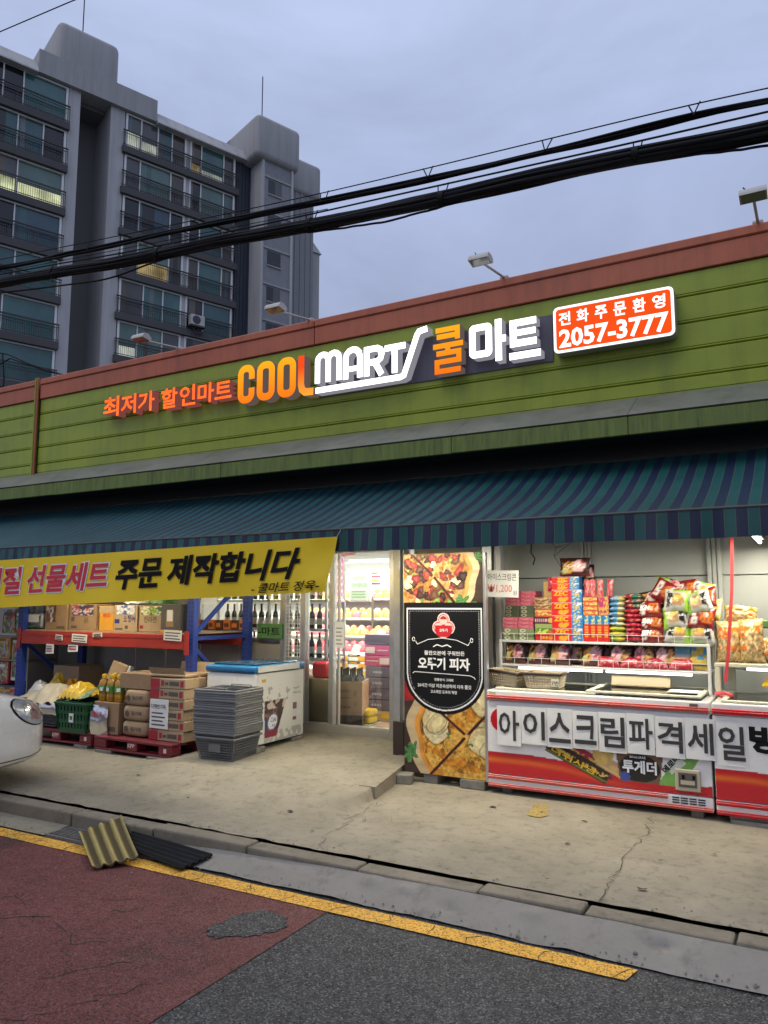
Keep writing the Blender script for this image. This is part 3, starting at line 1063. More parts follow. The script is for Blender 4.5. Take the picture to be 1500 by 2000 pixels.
rows_r = [
    ([(1.0, G_DARK[1], E_WHITE, 0.5), (1.1, G_DARK[1], E_WHITE, 0.36), (0.95, G_TEAL[1], None, 0), (1.0, G_DARK[2], None, 0)], [(0.9, G_DARK[2], E_WARM, 0.3), (1.8, G_TEAL[0], E_WHITE, 0.22), (0.95, G_DARK[1], None, 0)]),
    ([(1.0, G_DARK[1], None, 0), (2.0, G_TEAL[2], None, 0), (1.0, G_DARK[2], None, 0)], [(0.9, G_DARK[0], None, 0), (1.8, G_TEAL[2], None, 0), (0.9, G_DARK[1], None, 0)]),
    ([(1.1, G_DARK[0], None, 0), (2.1, G_TEAL[3], None, 0), (1.0, G_DARK[0], None, 0)], [(0.9, G_DARK[0], None, 0), (1.8, G_TEAL[1], None, 0), (0.9, G_DARK[1], None, 0)]),
    ([(1.1, G_DARK[1], None, 0), (2.1, G_TEAL[2], E_WARM, 0.5), (1.0, G_DARK[2], None, 0)], [(0.9, G_DARK[2], None, 0), (1.8, G_TEAL[0], None, 0), (0.9, G_DARK[2], None, 0)]),
    ([(1.2, G_DARK[1], None, 0), (1.0, G_TEAL[0], None, 0), (1.0, G_TEAL[0], None, 0)], [(1.0, G_DARK[0], None, 0), (1.7, G_TEAL[1], None, 0)]),
    ([(1.0, G_TEAL[2], E_WHITE, 0.3), (1.3, G_TEAL[2], None, 0), (1.0, G_DARK[1], None, 0)], [(1.4, G_DARK[1], None, 0), (1.4, G_DARK[0], None, 0)]),
]
rows_l = [
    [(1.2, G_DARK[0], None, 0), (1.0, G_DARK[0], None, 0), (2.3, G_TEAL[0], None, 0)],
    [(1.0, G_DARK[0], None, 0), (1.1, G_TEAL[1], None, 0), (1.3, G_TEAL[1], None, 0), (1.2, G_DARK[0], None, 0)],
    [(1.5, G_DARK[2], E_YEL, 0.42), (1.2, G_DARK[1], E_YEL, 0.42), (2.6, G_TEAL[2], E_YEL, 0.36)],
    [(1.6, G_DARK[0], None, 0), (1.0, G_DARK[0], None, 0), (2.6, G_TEAL[3], None, 0)],
    [(1.0, G_DARK[1], None, 0), (1.2, G_TEAL[1], None, 0), (2.2, G_TEAL[0], None, 0)],
    [(1.6, G_DARK[1], None, 0), (2.6, G_TEAL[0], None, 0)],
    [(1.3, G_DARK[0], None, 0), (2.6, G_TEAL[0], None, 0)],
]
for k in range(9):
    z = ZT[k]
    top = (ZT[k - 1] - 0.47) if k else 33.4
    rl = rows_l[k] if k < len(rows_l) else [pane(), pane(), pane()]
    ra, rb = rows_r[k] if k < len(rows_r) else ([pane(), pane(), pane()], [pane(), pane()])
    window(-12.2, -3.56, z, top, [(3.2, G_DARK[1], None, 0)] + rl)
    window(0.1, 4.36, z, top, ra)
    window(4.62, 8.12, z, top, rb)
    q = MB()
    abox(q, 4.36, 4.62, z, top, -0.1, 0.02, m_apl)
    q.build('mullion_post', apt, local=True)
    for s0, s1 in ((-16, -3.46), (-0.12, 8.3)):
        q = MB()
        abox(q, s0, s1, z - 0.46, z, -0.1, 0.32, m_slabd)
        q.build('balcony_slab', apt, local=True)
        q = MB()
        abox(q, s0, s1, z + 1.02, z + 1.09, 0.22, 0.3, m_rail)
        abox(q, s0, s1, z + 0.08, z + 0.12, 0.24, 0.28, m_rail)
        abox(q, s0, s1, z + 0.86, z + 0.9, 0.24, 0.28, m_rail)
        x = s1 - 0.02
        while x > s0:
            w = 0.016 if round((s1 - x) / 0.125) % 12 else 0.03
            abox(q, x - w, x, z, z + 1.03, 0.25, 0.275, m_rail)
            x -= 0.125
        q.build('railing', apt, local=True, kind='stuff')
# dark ribbed siding at the end of the right bay
for i in range(8):
    q = MB()
    abox(q, 8.3 + i * 0.14, 8.43 + i * 0.14, -0.2, 33.2, -0.12, 0.02 + 0.04 * (i % 2), m_sid)
    q.build('siding_strip', apt, local=True)
# stair tower
b = MB()
abox(b, 9.4, 9.62, -0.2, 33.3, -0.1, 1.62, m_apl)
abox(b, 11.86, 12.04, -0.2, 33.3, -0.1, 1.66, m_apl)
b.build('tower_pier', apt, local=True)
b = MB()
abox(b, 9.62, 11.86, -0.2, 33.3, -0.1, 1.56, m_abrick)
b.build('tower_wall', apt, local=True)
for k in range(9):
    z = 30.76 - 2.66 * k
    q = MB()
    abox(q, 9.63, 11.85, z + 1.18, z + 1.32, 1.5, 1.64, m_apm)
    q.build('tower_ledge', apt, local=True)
    q = MB()
    abox(q, 9.95, 11.1, z - 0.08, z, 1.5, 1.66, m_apm)
    sl = q.build('tower_window', apt, local=True)
    q = MB()
    abox(q, 9.97, 10.5, z, z + 1.08, 1.5, 1.575, G_DARK[0])
    q.build('pane', sl, local=True)
    q = MB()
    abox(q, 10.53, 11.08, z, z + 1.08, 1.5, 1.585, G_DARK[0] if k % 3 else G_DARK[1])
    q.build('pane', sl, local=True)
for i in range(12):
    q = MB()
    abox(q, 12.05 + i * 0.245, 12.28 + i * 0.245, -0.2, 32.8, -0.12, 0.02 + 0.03 * (i % 2), m_gsid)
    q.build('siding_strip', apt, local=True)
b = MB()
abox(b, 15.0, 15.75, -0.2, 28.6, -6, -0.2, m_apm)
b.add([(15.0, 0.1, 28.6), (15.9, 0.1, 28.6), (15.0, 0.4, 29.8), (15.0, 6, 29.8), (15.9, 6, 28.6)], [(0, 1, 2), (1, 4, 3, 2)], m_apl)
b.build('side_wing', apt, local=True)
# air conditioner on the sixth balcony
m_acw = mat('white_ac_case', (0.5, 0.5, 0.47), rough=0.5, dirt=0.4, dscale=3)
b = MB()
zac = ZT[4]
abox(b, 4.75, 5.75, zac + 0.25, zac + 0.95, 0.32, 0.72, m_acw, bev=0.03)
ac = b.build('air_conditioner', apt, local=True)
b = MB()
b.lathe([(0.29, 0), (0.29, 0.02), (0.1, 0.03)], m_rail, T=Matrix.Translation((5.15, -0.715, zac + 0.6)) @ Matrix.Rotation(R(90), 4, 'X'), n=16)
b.build('fan_grille', ac, local=True)
b = MB()
b.tube([(5.0, -0.5, zac + 0.1), (5.2, -0.5, zac - 0.25), (5.7, -0.45, zac - 0.2), (5.9, -0.3, zac + 0.1)], 0.04, m_rail, n=6)
abox(b, 4.7, 5.8, zac + 0.15, zac + 0.22, 0.3, 0.74, m_rail)
b.build('hose', ac, local=True)

# ================================================================== the shop building
m_green = mat('green_fascia_paint', (0.315, 0.385, 0.034), rough=0.42, var=0.14, scale=0.7, streak=0.5, stretch=(1, 1, 2.2), dirt=0.45, dscale=1.1, dcol=(0.16, 0.19, 0.035), bump=0.06, bscale=14)
m_redp = mat('red_parapet_paint', (0.50, 0.135, 0.062), rough=0.5, var=0.12, scale=1.2, streak=0.5, dirt=0.4, dscale=2, dcol=(0.22, 0.075, 0.045), bump=0.06)
m_flash = mat('weathered_flashing', (0.17, 0.175, 0.135), rough=0.6, var=0.25, scale=2.2, stretch=(1, 1, 1), dirt=0.8, dscale=3.0, dcol=(0.06, 0.065, 0.035), bump=0.1)
m_drip = mat('mossy_green_drip_edge', (0.15, 0.20, 0.04), rough=0.6, var=0.35, scale=5, stretch=(6, 1, 0.5), dirt=0.8, dscale=3.5, dcol=(0.035, 0.045, 0.015), bump=0.1)
m_soff = mat('dark_soffit', (0.03, 0.03, 0.03), rough=0.9, var=0.2)
m_panel = mat('pale_grey_wall_panel', (0.40, 0.43, 0.42), rough=0.42, var=0.08, scale=1.4, dirt=0.28, dscale=1.6, dcol=(0.22, 0.22, 0.19), bump=0.05, bscale=6)
m_alu = mat('aluminium_frame', (0.55, 0.55, 0.53), rough=0.35, metal=0.85, var=0.1, scale=4, dirt=0.3)
m_steel = mat('dull_steel_sheet', (0.34, 0.32, 0.275), rough=0.42, metal=0.3, var=0.12, scale=2.0, dirt=0.25, dscale=2)
m_brown = mat('brown_door_jamb', (0.035, 0.024, 0.02), rough=0.4, var=0.2)
m_white = mat('white_paint', (0.72, 0.72, 0.69), rough=0.5, var=0.04, scale=3, dirt=0.12)
m_ifloor = mat('pinkish_shop_floor', (0.42, 0.27, 0.20), rough=0.22, var=0.08, scale=2, coat=0.3)
m_roof = mat('flat_roof', (0.12, 0.12, 0.12), rough=0.9)
m_grey = mat('grey_plastic_conduit', (0.30, 0.31, 0.30), rough=0.5, var=0.1)

shop = thing('shop_building', 'low discount grocery shop with green siding fascia and red parapet', 'shop', (-5, 7.6, 0))
XL, XR = -15.0, 4.5
ZG = [4.695, 4.46, 4.202, 3.945, 3.69, 3.535]
for i in range(5):
    for x0, x1 in ((XL, -10.235), (-10.135, XR)):
        q = MB()
        # a tongue-and-groove siding panel: flat face, lower lip turned back
        z1, z0 = ZG[i], ZG[i + 1]
        prof = [(7.46, z1), (7.412, z1), (7.4, z1 - 0.01), (7.4, z0 + 0.034), (7.408, z0 + 0.028), (7.4, z0 + 0.022), (7.4, z0 + 0.014), (7.414, z0 + 0.005), (7.46, z0 + 0.005)]
        k = len(prof)
        vs_ = [(x0, p[0], p[1]) for p in prof] + [(x1, p[0], p[1]) for p in prof]
        q.add(vs_, [(j, j + 1, j + 1 + k, j + k) for j in range(k - 1)] + [tuple(range(k - 1, -1, -1)), tuple(range(k, 2 * k))], m_green)
        q.build('fascia_panel', shop)
b = MB()
b.box(XL, 7.455, 3.0, XR, 7.7, 4.9, m_soff)
b.build('fascia_backing', shop)
for i, (x0, x1) in enumerate(((XL, -10.24), (-10.13, -5.1), (-5.09, 0.9), (0.91, XR))):
    q = MB()
    q.box(x0, 7.375, 4.70, x1, 7.5, 4.912, m_redp, bev=0.006)
    q.build('parapet_panel', shop)
    q = MB()
    q.box(x0, 7.36, 4.915, x1, 7.62, 5.008, m_redp, bev=0.012)
    q.build('parapet_cap', shop)
xs_ = [XL, -12.1, -9.1, -6.1, -3.1, -1.38, 1.6, XR]
for x0, x1 in zip(xs_[:-1], xs_[1:]):
    q = MB()
    prof = [(7.41, 3.56), (6.91, 3.287), (6.90, 3.278), (6.93, 3.262), (7.41, 3.54)]
    vs_ = [(x0 + 0.002, p[0], p[1]) for p in prof] + [(x1 - 0.002, p[0], p[1]) for p in prof]
    q.add(vs_, [(j, (j + 1) % 5, (j + 1) % 5 + 5, j + 5) for j in range(5)] + [(4, 3, 2, 1, 0), (5, 6, 7, 8, 9)], m_flash)
    q.build('eave_flashing', shop)
    q = MB()
    q.box(x0 + 0.002, 6.905, 3.095 + RNG.uniform(-0.004, 0.004), x1 - 0.002, 6.955, 3.262, m_drip, bev=0.006)
    q.build('eave_drip_panel', shop)
b = MB()
b.box(XL, 6.956, 3.12, XR, 7.46, 3.16, m_soff)
b.box(XL, 7.40, 2.62, XR, 7.455, 3.118, m_soff)
b.build('soffit', shop)
b = MB()
b.box(XL, 7.5, 4.75, XR, 15.2, 4.9, m_roof)
b.build('roof', shop)
for x in (-10.215, -10.165):
    b = MB()
    b.tube([(x, 7.36, 3.5), (x, 7.36, 5.03)], 0.017, m_green if x < -10.2 else m_redp, n=8)
    b.build('conduit', shop)
b = MB()
b.box(XL, 7.7, -0.2, XL + 0.15, 15.2, 4.8, m_panel)
b.box(XR - 0.15, 7.7, -0.2, XR, 15.2, 4.8, m_panel)
b.box(XL, 15.05, -0.2, XR, 15.2, 4.8, m_panel)
b.build('outer_wall', shop)

# right-hand wall behind the freezers: steel-faced insulated panels
xs_ = [-3.9, -2.95, -1.99, -0.86, 0.35, 1.5, XR]
for x0, x1 in zip(xs_[:-1], xs_[1:]):
    for z0, z1 in ((-0.05, 1.02), (1.028, 1.86), (1.868, 2.7)):
        q = MB()
        q.box(x0 + 0.004, 7.64, z0, x1 - 0.004, 7.74, z1, m_panel, bev=0.004)
        q.build('wall_panel', shop)
for xc, w in ((-1.97, 0.11), (-0.80, 0.13)):
    q = MB()
    for k in range(3):
        x = xc - w / 2 + k * w / 3
        q.box(x, 7.585 + 0.012 * (k % 2), 0.0, x + w / 3 - 0.004, 7.638, 2.62, m_panel, bev=0.006)
    q.build('wall_post', shop, kind='stuff')
# left wall behind the rack: dull steel sheets, upper part glazed
for x0, x1, z0, z1 in ((XL, -9.3, 0, 1.15), (-9.29, -8.19, 0, 1.15), (-8.18, -7.62, 0, 1.15), (-7.61, -7.02, 0, 1.15), (-7.01, -6.35, 0, 1.15), (-6.34, -5.70, 0.0, 1.15),
                       (XL, -9.3, 1.16, 2.7), (-9.29, -8.19, 1.16, 2.7), (-8.18, -7.02, 1.16, 2.7)):
    q = MB()
    q.box(x0 + 0.003, 7.64, z0, x1 - 0.003, 7.70, z1, m_steel, bev=0.004)
    q.build('steel_sheet', shop)
q = MB()
q.box(-7.02, 7.62, 1.15, -5.62, 7.70, 1.19, m_alu)
q.box(-7.02, 7.62, 2.2, -4.0, 7.70, 2.7, m_white)
q.build('transom', shop)
def post(x0, x1, y0, y1, z0, z1, m, nm='door_post'):
    q = MB()
    q.box(x0, y0, z0, x1, y1, z1, m, bev=0.004)
    return q.build(nm, shop)
post(-5.68, -5.60, 7.56, 7.66, 0.1, 2.2, m_alu)
post(-5.38, -5.31, 7.56, 7.66, 0.1, 2.2, m_alu)
post(-4.98, -4.92, 7.57, 7.65, 0.1, 2.2, m_alu)
post(-4.15, -4.07, 7.52, 7.66, 0.1, 2.25, m_alu)
post(-4.065, -3.98, 7.56, 7.75, 0.1, 2.6, m_alu, 'door_jamb')
post(-3.735, -3.66, 6.86, 6.93, 0.45, 2.3, m_alu, 'awning_post')
post(-3.74, -3.62, 6.85, 6.96, 0.0, 0.45, m_brown, 'post_foot')
m_glass = glass('door_glass')
def pane_(x0, x1, z0, z1, y=7.61, m=m_glass):
    q = MB()
    q.box(x0, y, z0, x1, y + 0.008, z1, m)
    return q.build('glass_pane', shop)
pane_(-4.855, -4.15, 0.235, 2.2)
pane_(-4.92, -4.862, 0.235, 2.2, y=7.592)
pane_(-5.31, -4.98, 0.235, 2.2)
pane_(-7.0, -5.68, 1.19, 2.2)
pane_(-5.6, -5.38, 0.235, 2.2, y=7.63)
q = MB()
q.box(-4.872, 7.588, 0.235, -4.850, 7.625, 2.2, m_alu)
q.build('door_stile', shop)
q = MB()
q.box(-5.68, 7.54, 0.06, -4.07, 7.68, 0.232, m_steel, bev=0.006)
q.build('door_sill', shop)
# interior shell
b = MB()
b.box(-11.9, 7.7, 0.0, 3.0, 15.0, 0.16, m_ifloor)
b.build('shop_floor', shop)
b = MB()
b.box(-11.9, 7.71, 2.72, 3.0, 15.0, 2.85, m_white)
b.build('shop_ceiling', shop)
b = MB()
b.box(-11.9, 12.6, 0.16, 3.0, 12.7, 2.72, m_white)
b.box(-3.95, 7.75, 0.16, -3.85, 12.6, 2.72, m_white)
b.build('shop_partition', shop)

# lamps: ceiling tubes inside, tubes under the awning
m_tube = emit('white_tube', (1.0, 0.97, 0.88), 9.0)
m_tubefr = mat('tube_housing', (0.65, 0.65, 0.62), rough=0.4)
def tube_lamp(label, x, y, z, ln, watt, col=(1.0, 0.95, 0.84), along='x', group='shop tube lamps', w=0.1, em=None, down=0.0):
    t = thing('tube_lamp', label, 'tube lamp', (x, y, z), group)
    q = MB()
    if along == 'x':
        q.box(x - ln / 2, y - 0.035, z + 0.02, x + ln / 2, y + 0.035, z + 0.06, m_tubefr, bev=0.005)
    else:
        q.box(x - 0.035, y - ln / 2, z + 0.02, x + 0.035, y + ln / 2, z + 0.06, m_tubefr, bev=0.005)
    q.build('housing', t)
    q = MB()
    d = Vector((ln / 2 - 0.03, 0, 0)) if along == 'x' else Vector((0, ln / 2 - 0.03, 0))
    c = Vector((x, y, z))
    q.tube([c - d, c + d], 0.016, em or m_tube, n=10)
    q.build('tube', t, smooth=60)
    la = bpy.data.lights.new('tube_light', 'AREA')
    la.shape = 'RECTANGLE'
    la.size, la.size_y = (ln, w) if along == 'x' else (w, ln)
    la.energy = watt
    la.color = col
    lo = bpy.data.objects.new('tube_light', la)
    COL.objects.link(lo)
    lo.parent = t
    lo.location = (0, 0, -0.022)
    lo.rotation_euler = (down, 0, 0)
    return t
n_ = 0
for y in (8.05, 9.6, 11.2):
    for x in (-9.6, -8.0, -6.4, -4.9):
        n_ += 1
        tube_lamp('white ceiling tube lamp inside the shop, %s row from the glass, %s from the left' % (ORDL[(n_ - 1) // 4], ORDL[(n_ - 1) % 4]), x, y, 2.64, 1.2, 52, (1.0, 0.96, 0.90), 'x', 'ceiling tube lamps inside the shop')
WARM = (1.0, 0.90, 0.70)
tube_lamp('white tube lamp hung under the awning above the right freezer', -0.40, 6.72, 2.13, 1.2, 24, WARM, 'y')
tube_lamp('white tube lamp hung under the awning above the left freezer', -1.75, 6.05, 2.2, 1.2, 26, WARM)
tube_lamp('white tube lamp added under the awning to light the pizza panel', -3.35, 6.02, 2.2, 1.2, 23, WARM)  # added lamp, hidden by the valance, to brighten the pizza panel
tube_lamp('white tube lamp added under the awning for light spilling from the shop door', -5.1, 6.1, 2.2, 1.2, 26, WARM)  # added lamp standing in for interior light that pools before the door
tube_lamp('white tube lamp hung under the awning above the blue rack', -7.5, 6.05, 2.2, 1.2, 17, WARM)

# ------------------------------------------------------------------ striped awning
m_awn, n, bs = _new('striped_canvas')
L = n.links.new
geo = n.nodes.new('ShaderNodeNewGeometry')
sp = n.nodes.new('ShaderNodeSeparateXYZ')
L(geo.outputs['Position'], sp.inputs[0])
def mth(op, a, c=None, d=None):
    q = n.nodes.new('ShaderNodeMath')
    q.operation = op
    for i, v in enumerate((a, c, d)):
        if v is None:
            continue
        if isinstance(v, (int, float)):
            q.inputs[i].default_value = v
        else:
            L(v, q.inputs[i])
    return q.outputs[0]
ph = mth('FRACT', mth('MULTIPLY', sp.outputs['X'], 1 / 0.152))
rampn = n.nodes.new('ShaderNodeValToRGB')
rampn.color_ramp.interpolation = 'CONSTANT'
els = [(0.0, (0.0045, 0.010, 0.046)), (0.46, (0.10, 0.11, 0.065)), (0.485, (0.005, 0.084, 0.074)), (0.95, (0.09, 0.10, 0.06)), (0.975, (0.0045, 0.010, 0.046))]
rampn.color_ramp.elements[0].position, rampn.color_ramp.elements[0].color = 0.0, (*els[0][1], 1)
rampn.color_ramp.elements[1].position, rampn.color_ramp.elements[1].color = els[1][0], (*els[1][1], 1)
for p_, c_ in els[2:]:
    e = rampn.color_ramp.elements.new(p_)
    e.color = (*c_, 1)
L(ph, rampn.inputs[0])
no = n.nodes.new('ShaderNodeTexNoise')
no.inputs['Scale'].default_value = 1.3
no.inputs['Detail'].default_value = 7
no.inputs['Roughness'].default_value = 0.65
L(geo.outputs['Position'], no.inputs['Vector'])
mr = n.nodes.new('ShaderNodeMapRange')
mr.inputs['From Min'].default_value = 0.3
mr.inputs['From Max'].default_value = 0.72
mr.inputs['To Min'].default_value = 1.12
mr.inputs['To Max'].default_value = 0.6
L(no.outputs['Fac'], mr.inputs['Value'])
vm = n.nodes.new('ShaderNodeVectorMath')
vm.operation = 'SCALE'
L(rampn.outputs[0], vm.inputs[0])
L(mr.outputs[0], vm.inputs['Scale'])
L(vm.outputs[0], bs.inputs['Base Color'])
bs.inputs['Roughness'].default_value = 0.5
bs.inputs['Sheen Weight'].default_value = 0.12
bs.inputs['Sheen Tint'].default_value = (0.25, 0.75, 0.8, 1)
awn = thing('awning', 'long blue and green striped canvas awning over the shop front', 'awning', (-4, 6.6, 2.6))
def awn_z(x, t):
    x = np.asarray(x)
    sag = 0.030 + 0.022 * np.abs(np.sin((x + 0.1) * math.pi / 3.05))
    return 2.27 + 0.68 * t - sag * np.sin(t * math.pi) + 0.035 * (vnoise(x * 0.8, t * 2.2, 4) - 0.5) * np.sin(t * math.pi) + 0.014 * (vnoise(x * 3.1 + t * 4, t * 1.5, 8) - 0.5) * np.sin(t * math.pi)
b = MB()
b.grid(lambda u, v: (-11.2 + u * 13.6, 5.85 + 1.52 * v, awn_z(-11.2 + u * 13.6, v) + 0.004 * np.sin(u * 13.6 / 0.9 * 6.28)), 180, 12, m_awn)
b.build('canvas', awn, smooth=60)
b = MB()
def val(u, v):
    x = -11.2 + u * 13.6
    drop = 0.205 * v
    return x, 5.845 - 0.012 * v * np.sin(x * 9.0 + 2 * np.sin(x * 1.7)) - 0.01 * v * np.sin(x * 23) - 0.015 * v, 2.272 - drop + 0.004 * np.sin(x * 3) * v
b.grid(val, 420, 5, m_awn)
b.build('valance', awn, smooth=60)
m_gbar = mat('grey_bar', (0.08, 0.085, 0.085), rough=0.5, metal=0.5)
b = MB()
b.tube([(-11.2, 5.85, 2.275), (2.4, 5.85, 2.275)], 0.012, m_gbar, n=8)
b.build('front_bar', awn, smooth=60)
for x in (-9.2, -6.2, -3.3, -0.1, 2.2):
    q = MB()
    q.bar((x, 5.87, 2.225), (x, 7.36, 2.83), 0.03, 0.03, m_grey)
    q.build('arm', awn)

# ------------------------------------------------------------------ yellow banner under the awning
m_ban = mat('yellow_banner_cloth', (0.86, 0.60, 0.014), rough=0.45, var=0.05, scale=2.0, spec=0.4)
m_ink = mat('black_print', (0.008, 0.007, 0.007), rough=0.6, var=0.1, spec=0.15)
m_redink = mat('red_print', (0.62, 0.025, 0.045), rough=0.45, var=0.05)
m_wink = mat('white_print', (0.80, 0.80, 0.78), rough=0.5, var=0.03)
ban = thing('banner', 'long yellow cloth banner with red and black writing under the awning', 'banner', (-6.5, 5.8, 1.9))
def ban_pt(x, z, off=0.0):
    """x along the banner, z = height on its unsagged face."""
    t = np.clip((x + 3.73) / -4.77, -0.1, 1.5)
    v = np.clip((2.2 - z) / 0.49, -0.02, 1.05)
    top = 2.205 - 0.08 * t
    hgt = 0.495 + 0.07 * t
    fold = 0.02 * np.sin(x * 2.1) * v + 0.03 * np.exp(-((x + 3.85) / 0.18) ** 2) * np.sin(v * 5) + 0.012 * np.sin(x * 5.3 + v * 2.0) * v
    return x - 0.12 * v * np.clip(1 - t * 3, 0, 1), 5.80 + fold * 0.7 - off, top - hgt * v
b = MB()
b.grid(lambda u, v: ban_pt(-9.7 + u * 5.97, 2.2 - v * 0.49), 160, 12, m_ban)
b.build('cloth', ban, smooth=70)
def ban_write(body, x0, x1, v0, v1, m, bold, shear, off, name='lettering'):
    """v0 .. v1: share of the banner height, from its top edge."""
    t = MB()
    write(t, body, (x0, 0, -v1), X3, Z3, x1 - x0, v1 - v0, m, bold=bold, shear=shear)
    t.v = [tuple(float(k) for k in ban_pt(np.array(p[0]), np.array(2.2 + 0.49 * p[2]), off)) for p in t.v]
    t.build(name, ban)
ban_write('명절', -8.86, -8.15, 0.14, 0.76, m_wink, 0.05, 0.12, 0.005)
ban_write('명절', -8.84, -8.17, 0.165, 0.735, m_redink, 0.025, 0.12, 0.010)
ban_write('선물세트', -8.07, -6.66, 0.14, 0.76, m_wink, 0.05, 0.12, 0.005)
ban_write('선물세트', -8.05, -6.68, 0.165, 0.735, m_redink, 0.025, 0.12, 0.010)
ban_write('주문', -6.56, -5.91, 0.17, 0.76, m_ink, 0.034, 0.12, 0.010)
ban_write('제작합니다', -5.82, -4.13, 0.15, 0.73, m_ink, 0.034, 0.12, 0.012)
ban_write('- 쿨마트 정육-', -4.66, -3.80, 0.775, 0.96, m_ink, 0.014, 0.12, 0.016)
b = MB()
b.tube([(-3.74, 5.80, 2.2), (-3.72, 5.84, 2.27)], 0.004, m_grey, n=5)
b.build('tie', ban)

# ------------------------------------------------------------------ lit signs on the fascia
m_side_w = emit('glowing_white_letter_side', (0.60, 0.58, 0.66), 0.32)
m_side_a = emit('glowing_amber_letter_side', (0.50, 0.38, 0.34), 0.16)
m_side_p = emit('glowing_pink_letter_side', (0.62, 0.17, 0.15), 0.24)
m_case = mat('grey_sign_case', (0.35, 0.35, 0.36), rough=0.4)
E_RED = emit('orange_red_letter', (1.0, 0.125, 0.015), 1.25, var=0.22, vscale=9)
E_COOL = emit('amber_letter', (1.0, 0.4, 0.02), 0.85, grad=(4.02, (1.0, 0.15, 0.003), 4.55, (1.0, 0.43, 0.008)))
E_EL = emit('red_amber_letter', (1.0, 0.2, 0.01), 0.8, grad=(4.05, (1.0, 0.42, 0.04), 4.4, (0.95, 0.07, 0.006)))
E_WHT = emit('white_letter', (1.0, 1.0, 1.0), 2.1)
E_BOXR = emit('orange_red_panel', (1.0, 0.085, 0.004), 0.78, var=0.08, vscale=3)
E_BOXW = emit('white_panel', (1.0, 0.98, 0.96), 1.25)
YF, DP = 7.26, 0.13
FO = (0, YF, 0)
def letter(parent, fn, name='letter'):
    q = MB()
    fn(q)
    return q.build(name, parent)
t = thing('slogan_sign', 'small orange red lit Korean letters at the left end of the sign row', 'sign', (-7.4, 7.39, 4.3))
for body, x0, x1, z0, z1 in (('최', -8.585, -8.275, 4.19, 4.475), ('저', -8.235, -7.945, 4.19, 4.465), ('가', -7.905, -7.60, 4.185, 4.46), ('할', -7.475, -7.185, 4.175, 4.445), ('인', -7.145, -6.87, 4.17, 4.44), ('마', -6.83, -6.555, 4.165, 4.43), ('트', -6.54, -6.265, 4.18, 4.405)):
    letter(t, lambda q: write(q, body, (x0, YF, z0), X3, Z3, x1 - x0, z1 - z0, E_RED, bold=0.02, depth=DP, mside=m_side_p))
q = MB()
for dx in np.arange(-8.45, -6.3, 0.36):
    q.box(dx, YF + DP, 4.28, dx + 0.03, 7.402, 4.31, m_side_p)
q.build('bracket', t, kind='stuff')

def rr_path(x0, x1, z0, z1, r, n=6):
    P = []
    for cx, cz, a0 in ((x1 - r, z1 - r, 0), (x0 + r, z1 - r, 90), (x0 + r, z0 + r, 180), (x1 - r, z0 + r, 270)):
        for k in range(n + 1):
            a = R(a0 + 90 * k / n)
            P.append((cx + r * math.cos(a), cz + r * math.sin(a)))
    return P
KW = dict(O=FO, U=X3, V=Z3)
t = thing('name_sign', 'large lit shop name letters, amber then white with a cart underline', 'sign', (-4.9, 7.39, 4.3))
w = 0.045
def c_path():
    P = rr_path(-6.165 + w, -5.90 - w, 4.07 + w, 4.56 - w, 0.075)
    k0 = 0
    P = [(-5.90 - w, 4.37)] + P[0:14] + P[14:28] + [(-5.90 - w, 4.26)]
    return P
letter(t, lambda q: q.ribbon(c_path(), w, DP, E_COOL, mside=m_side_a, **KW))
letter(t, lambda q: q.ribbon(rr_path(-5.865 + w, -5.59 - w, 4.07 + w, 4.56 - w, 0.075), w, DP, E_COOL, closed=True, mside=m_side_a, **KW))
letter(t, lambda q: q.ribbon(rr_path(-5.55 + w, -5.275 - w, 4.065 + w, 4.56 - w, 0.075), w, DP, E_COOL, closed=True, mside=m_side_a, **KW))
letter(t, lambda q: q.ribbon([(-5.20, 4.545), (-5.20, 4.19), (-5.185, 4.13), (-5.14, 4.092), (-5.02, 4.085)], w, DP, E_EL, mside=m_side_a, **KW))
w2 = 0.036
def arch(x0, x1, z0, z1, r):
    return [(x0, z0), (x0, z1 - r)] + [(x0 + r - r * math.cos(R(a)), z1 - r + r * math.sin(R(a))) for a in (30, 60, 90)] + \
           [(x1 - r + r * math.sin(R(a)), z1 - r + r * math.cos(R(a))) for a in (0, 30, 60)] + [(x1, z1 - r), (x1, z0)]
def m_letter(q):
    q.ribbon(arch(-4.965, -4.815, 4.17, 4.505, 0.07), w2, DP, E_WHT, mside=m_side_w, **KW)
    q.ribbon(arch(-4.8145, -4.665, 4.17, 4.505, 0.07), w2 - 0.0005, DP - 0.001, E_WHT, mside=m_side_w, O=(0, YF + 0.001, 0), U=X3, V=Z3)
letter(t, m_letter)
def a_letter(q):
    q.ribbon(arch(-4.575, -4.385, 4.16, 4.50, 0.09), w2, DP, E_WHT, mside=m_side_w, **KW)
    q.ribbon([(-4.575, 4.275), (-4.385, 4.275)], w2 * 0.85, DP - 0.001, E_WHT, mside=m_side_w, O=(0, YF + 0.001, 0), U=X3, V=Z3)
letter(t, a_letter)
def r_letter(q):
    q.ribbon([(-4.295, 4.155), (-4.295, 4.465), (-4.16, 4.465), (-4.115, 4.44), (-4.10, 4.39), (-4.115, 4.34), (-4.16, 4.31), (-4.26, 4.31)], w2, DP, E_WHT, mside=m_side_w, **KW)
    q.ribbon([(-4.19, 4.31), (-4.10, 4.15)], w2, DP - 0.001, E_WHT, mside=m_side_w, O=(0, YF + 0.001, 0), U=X3, V=Z3)
letter(t, r_letter)
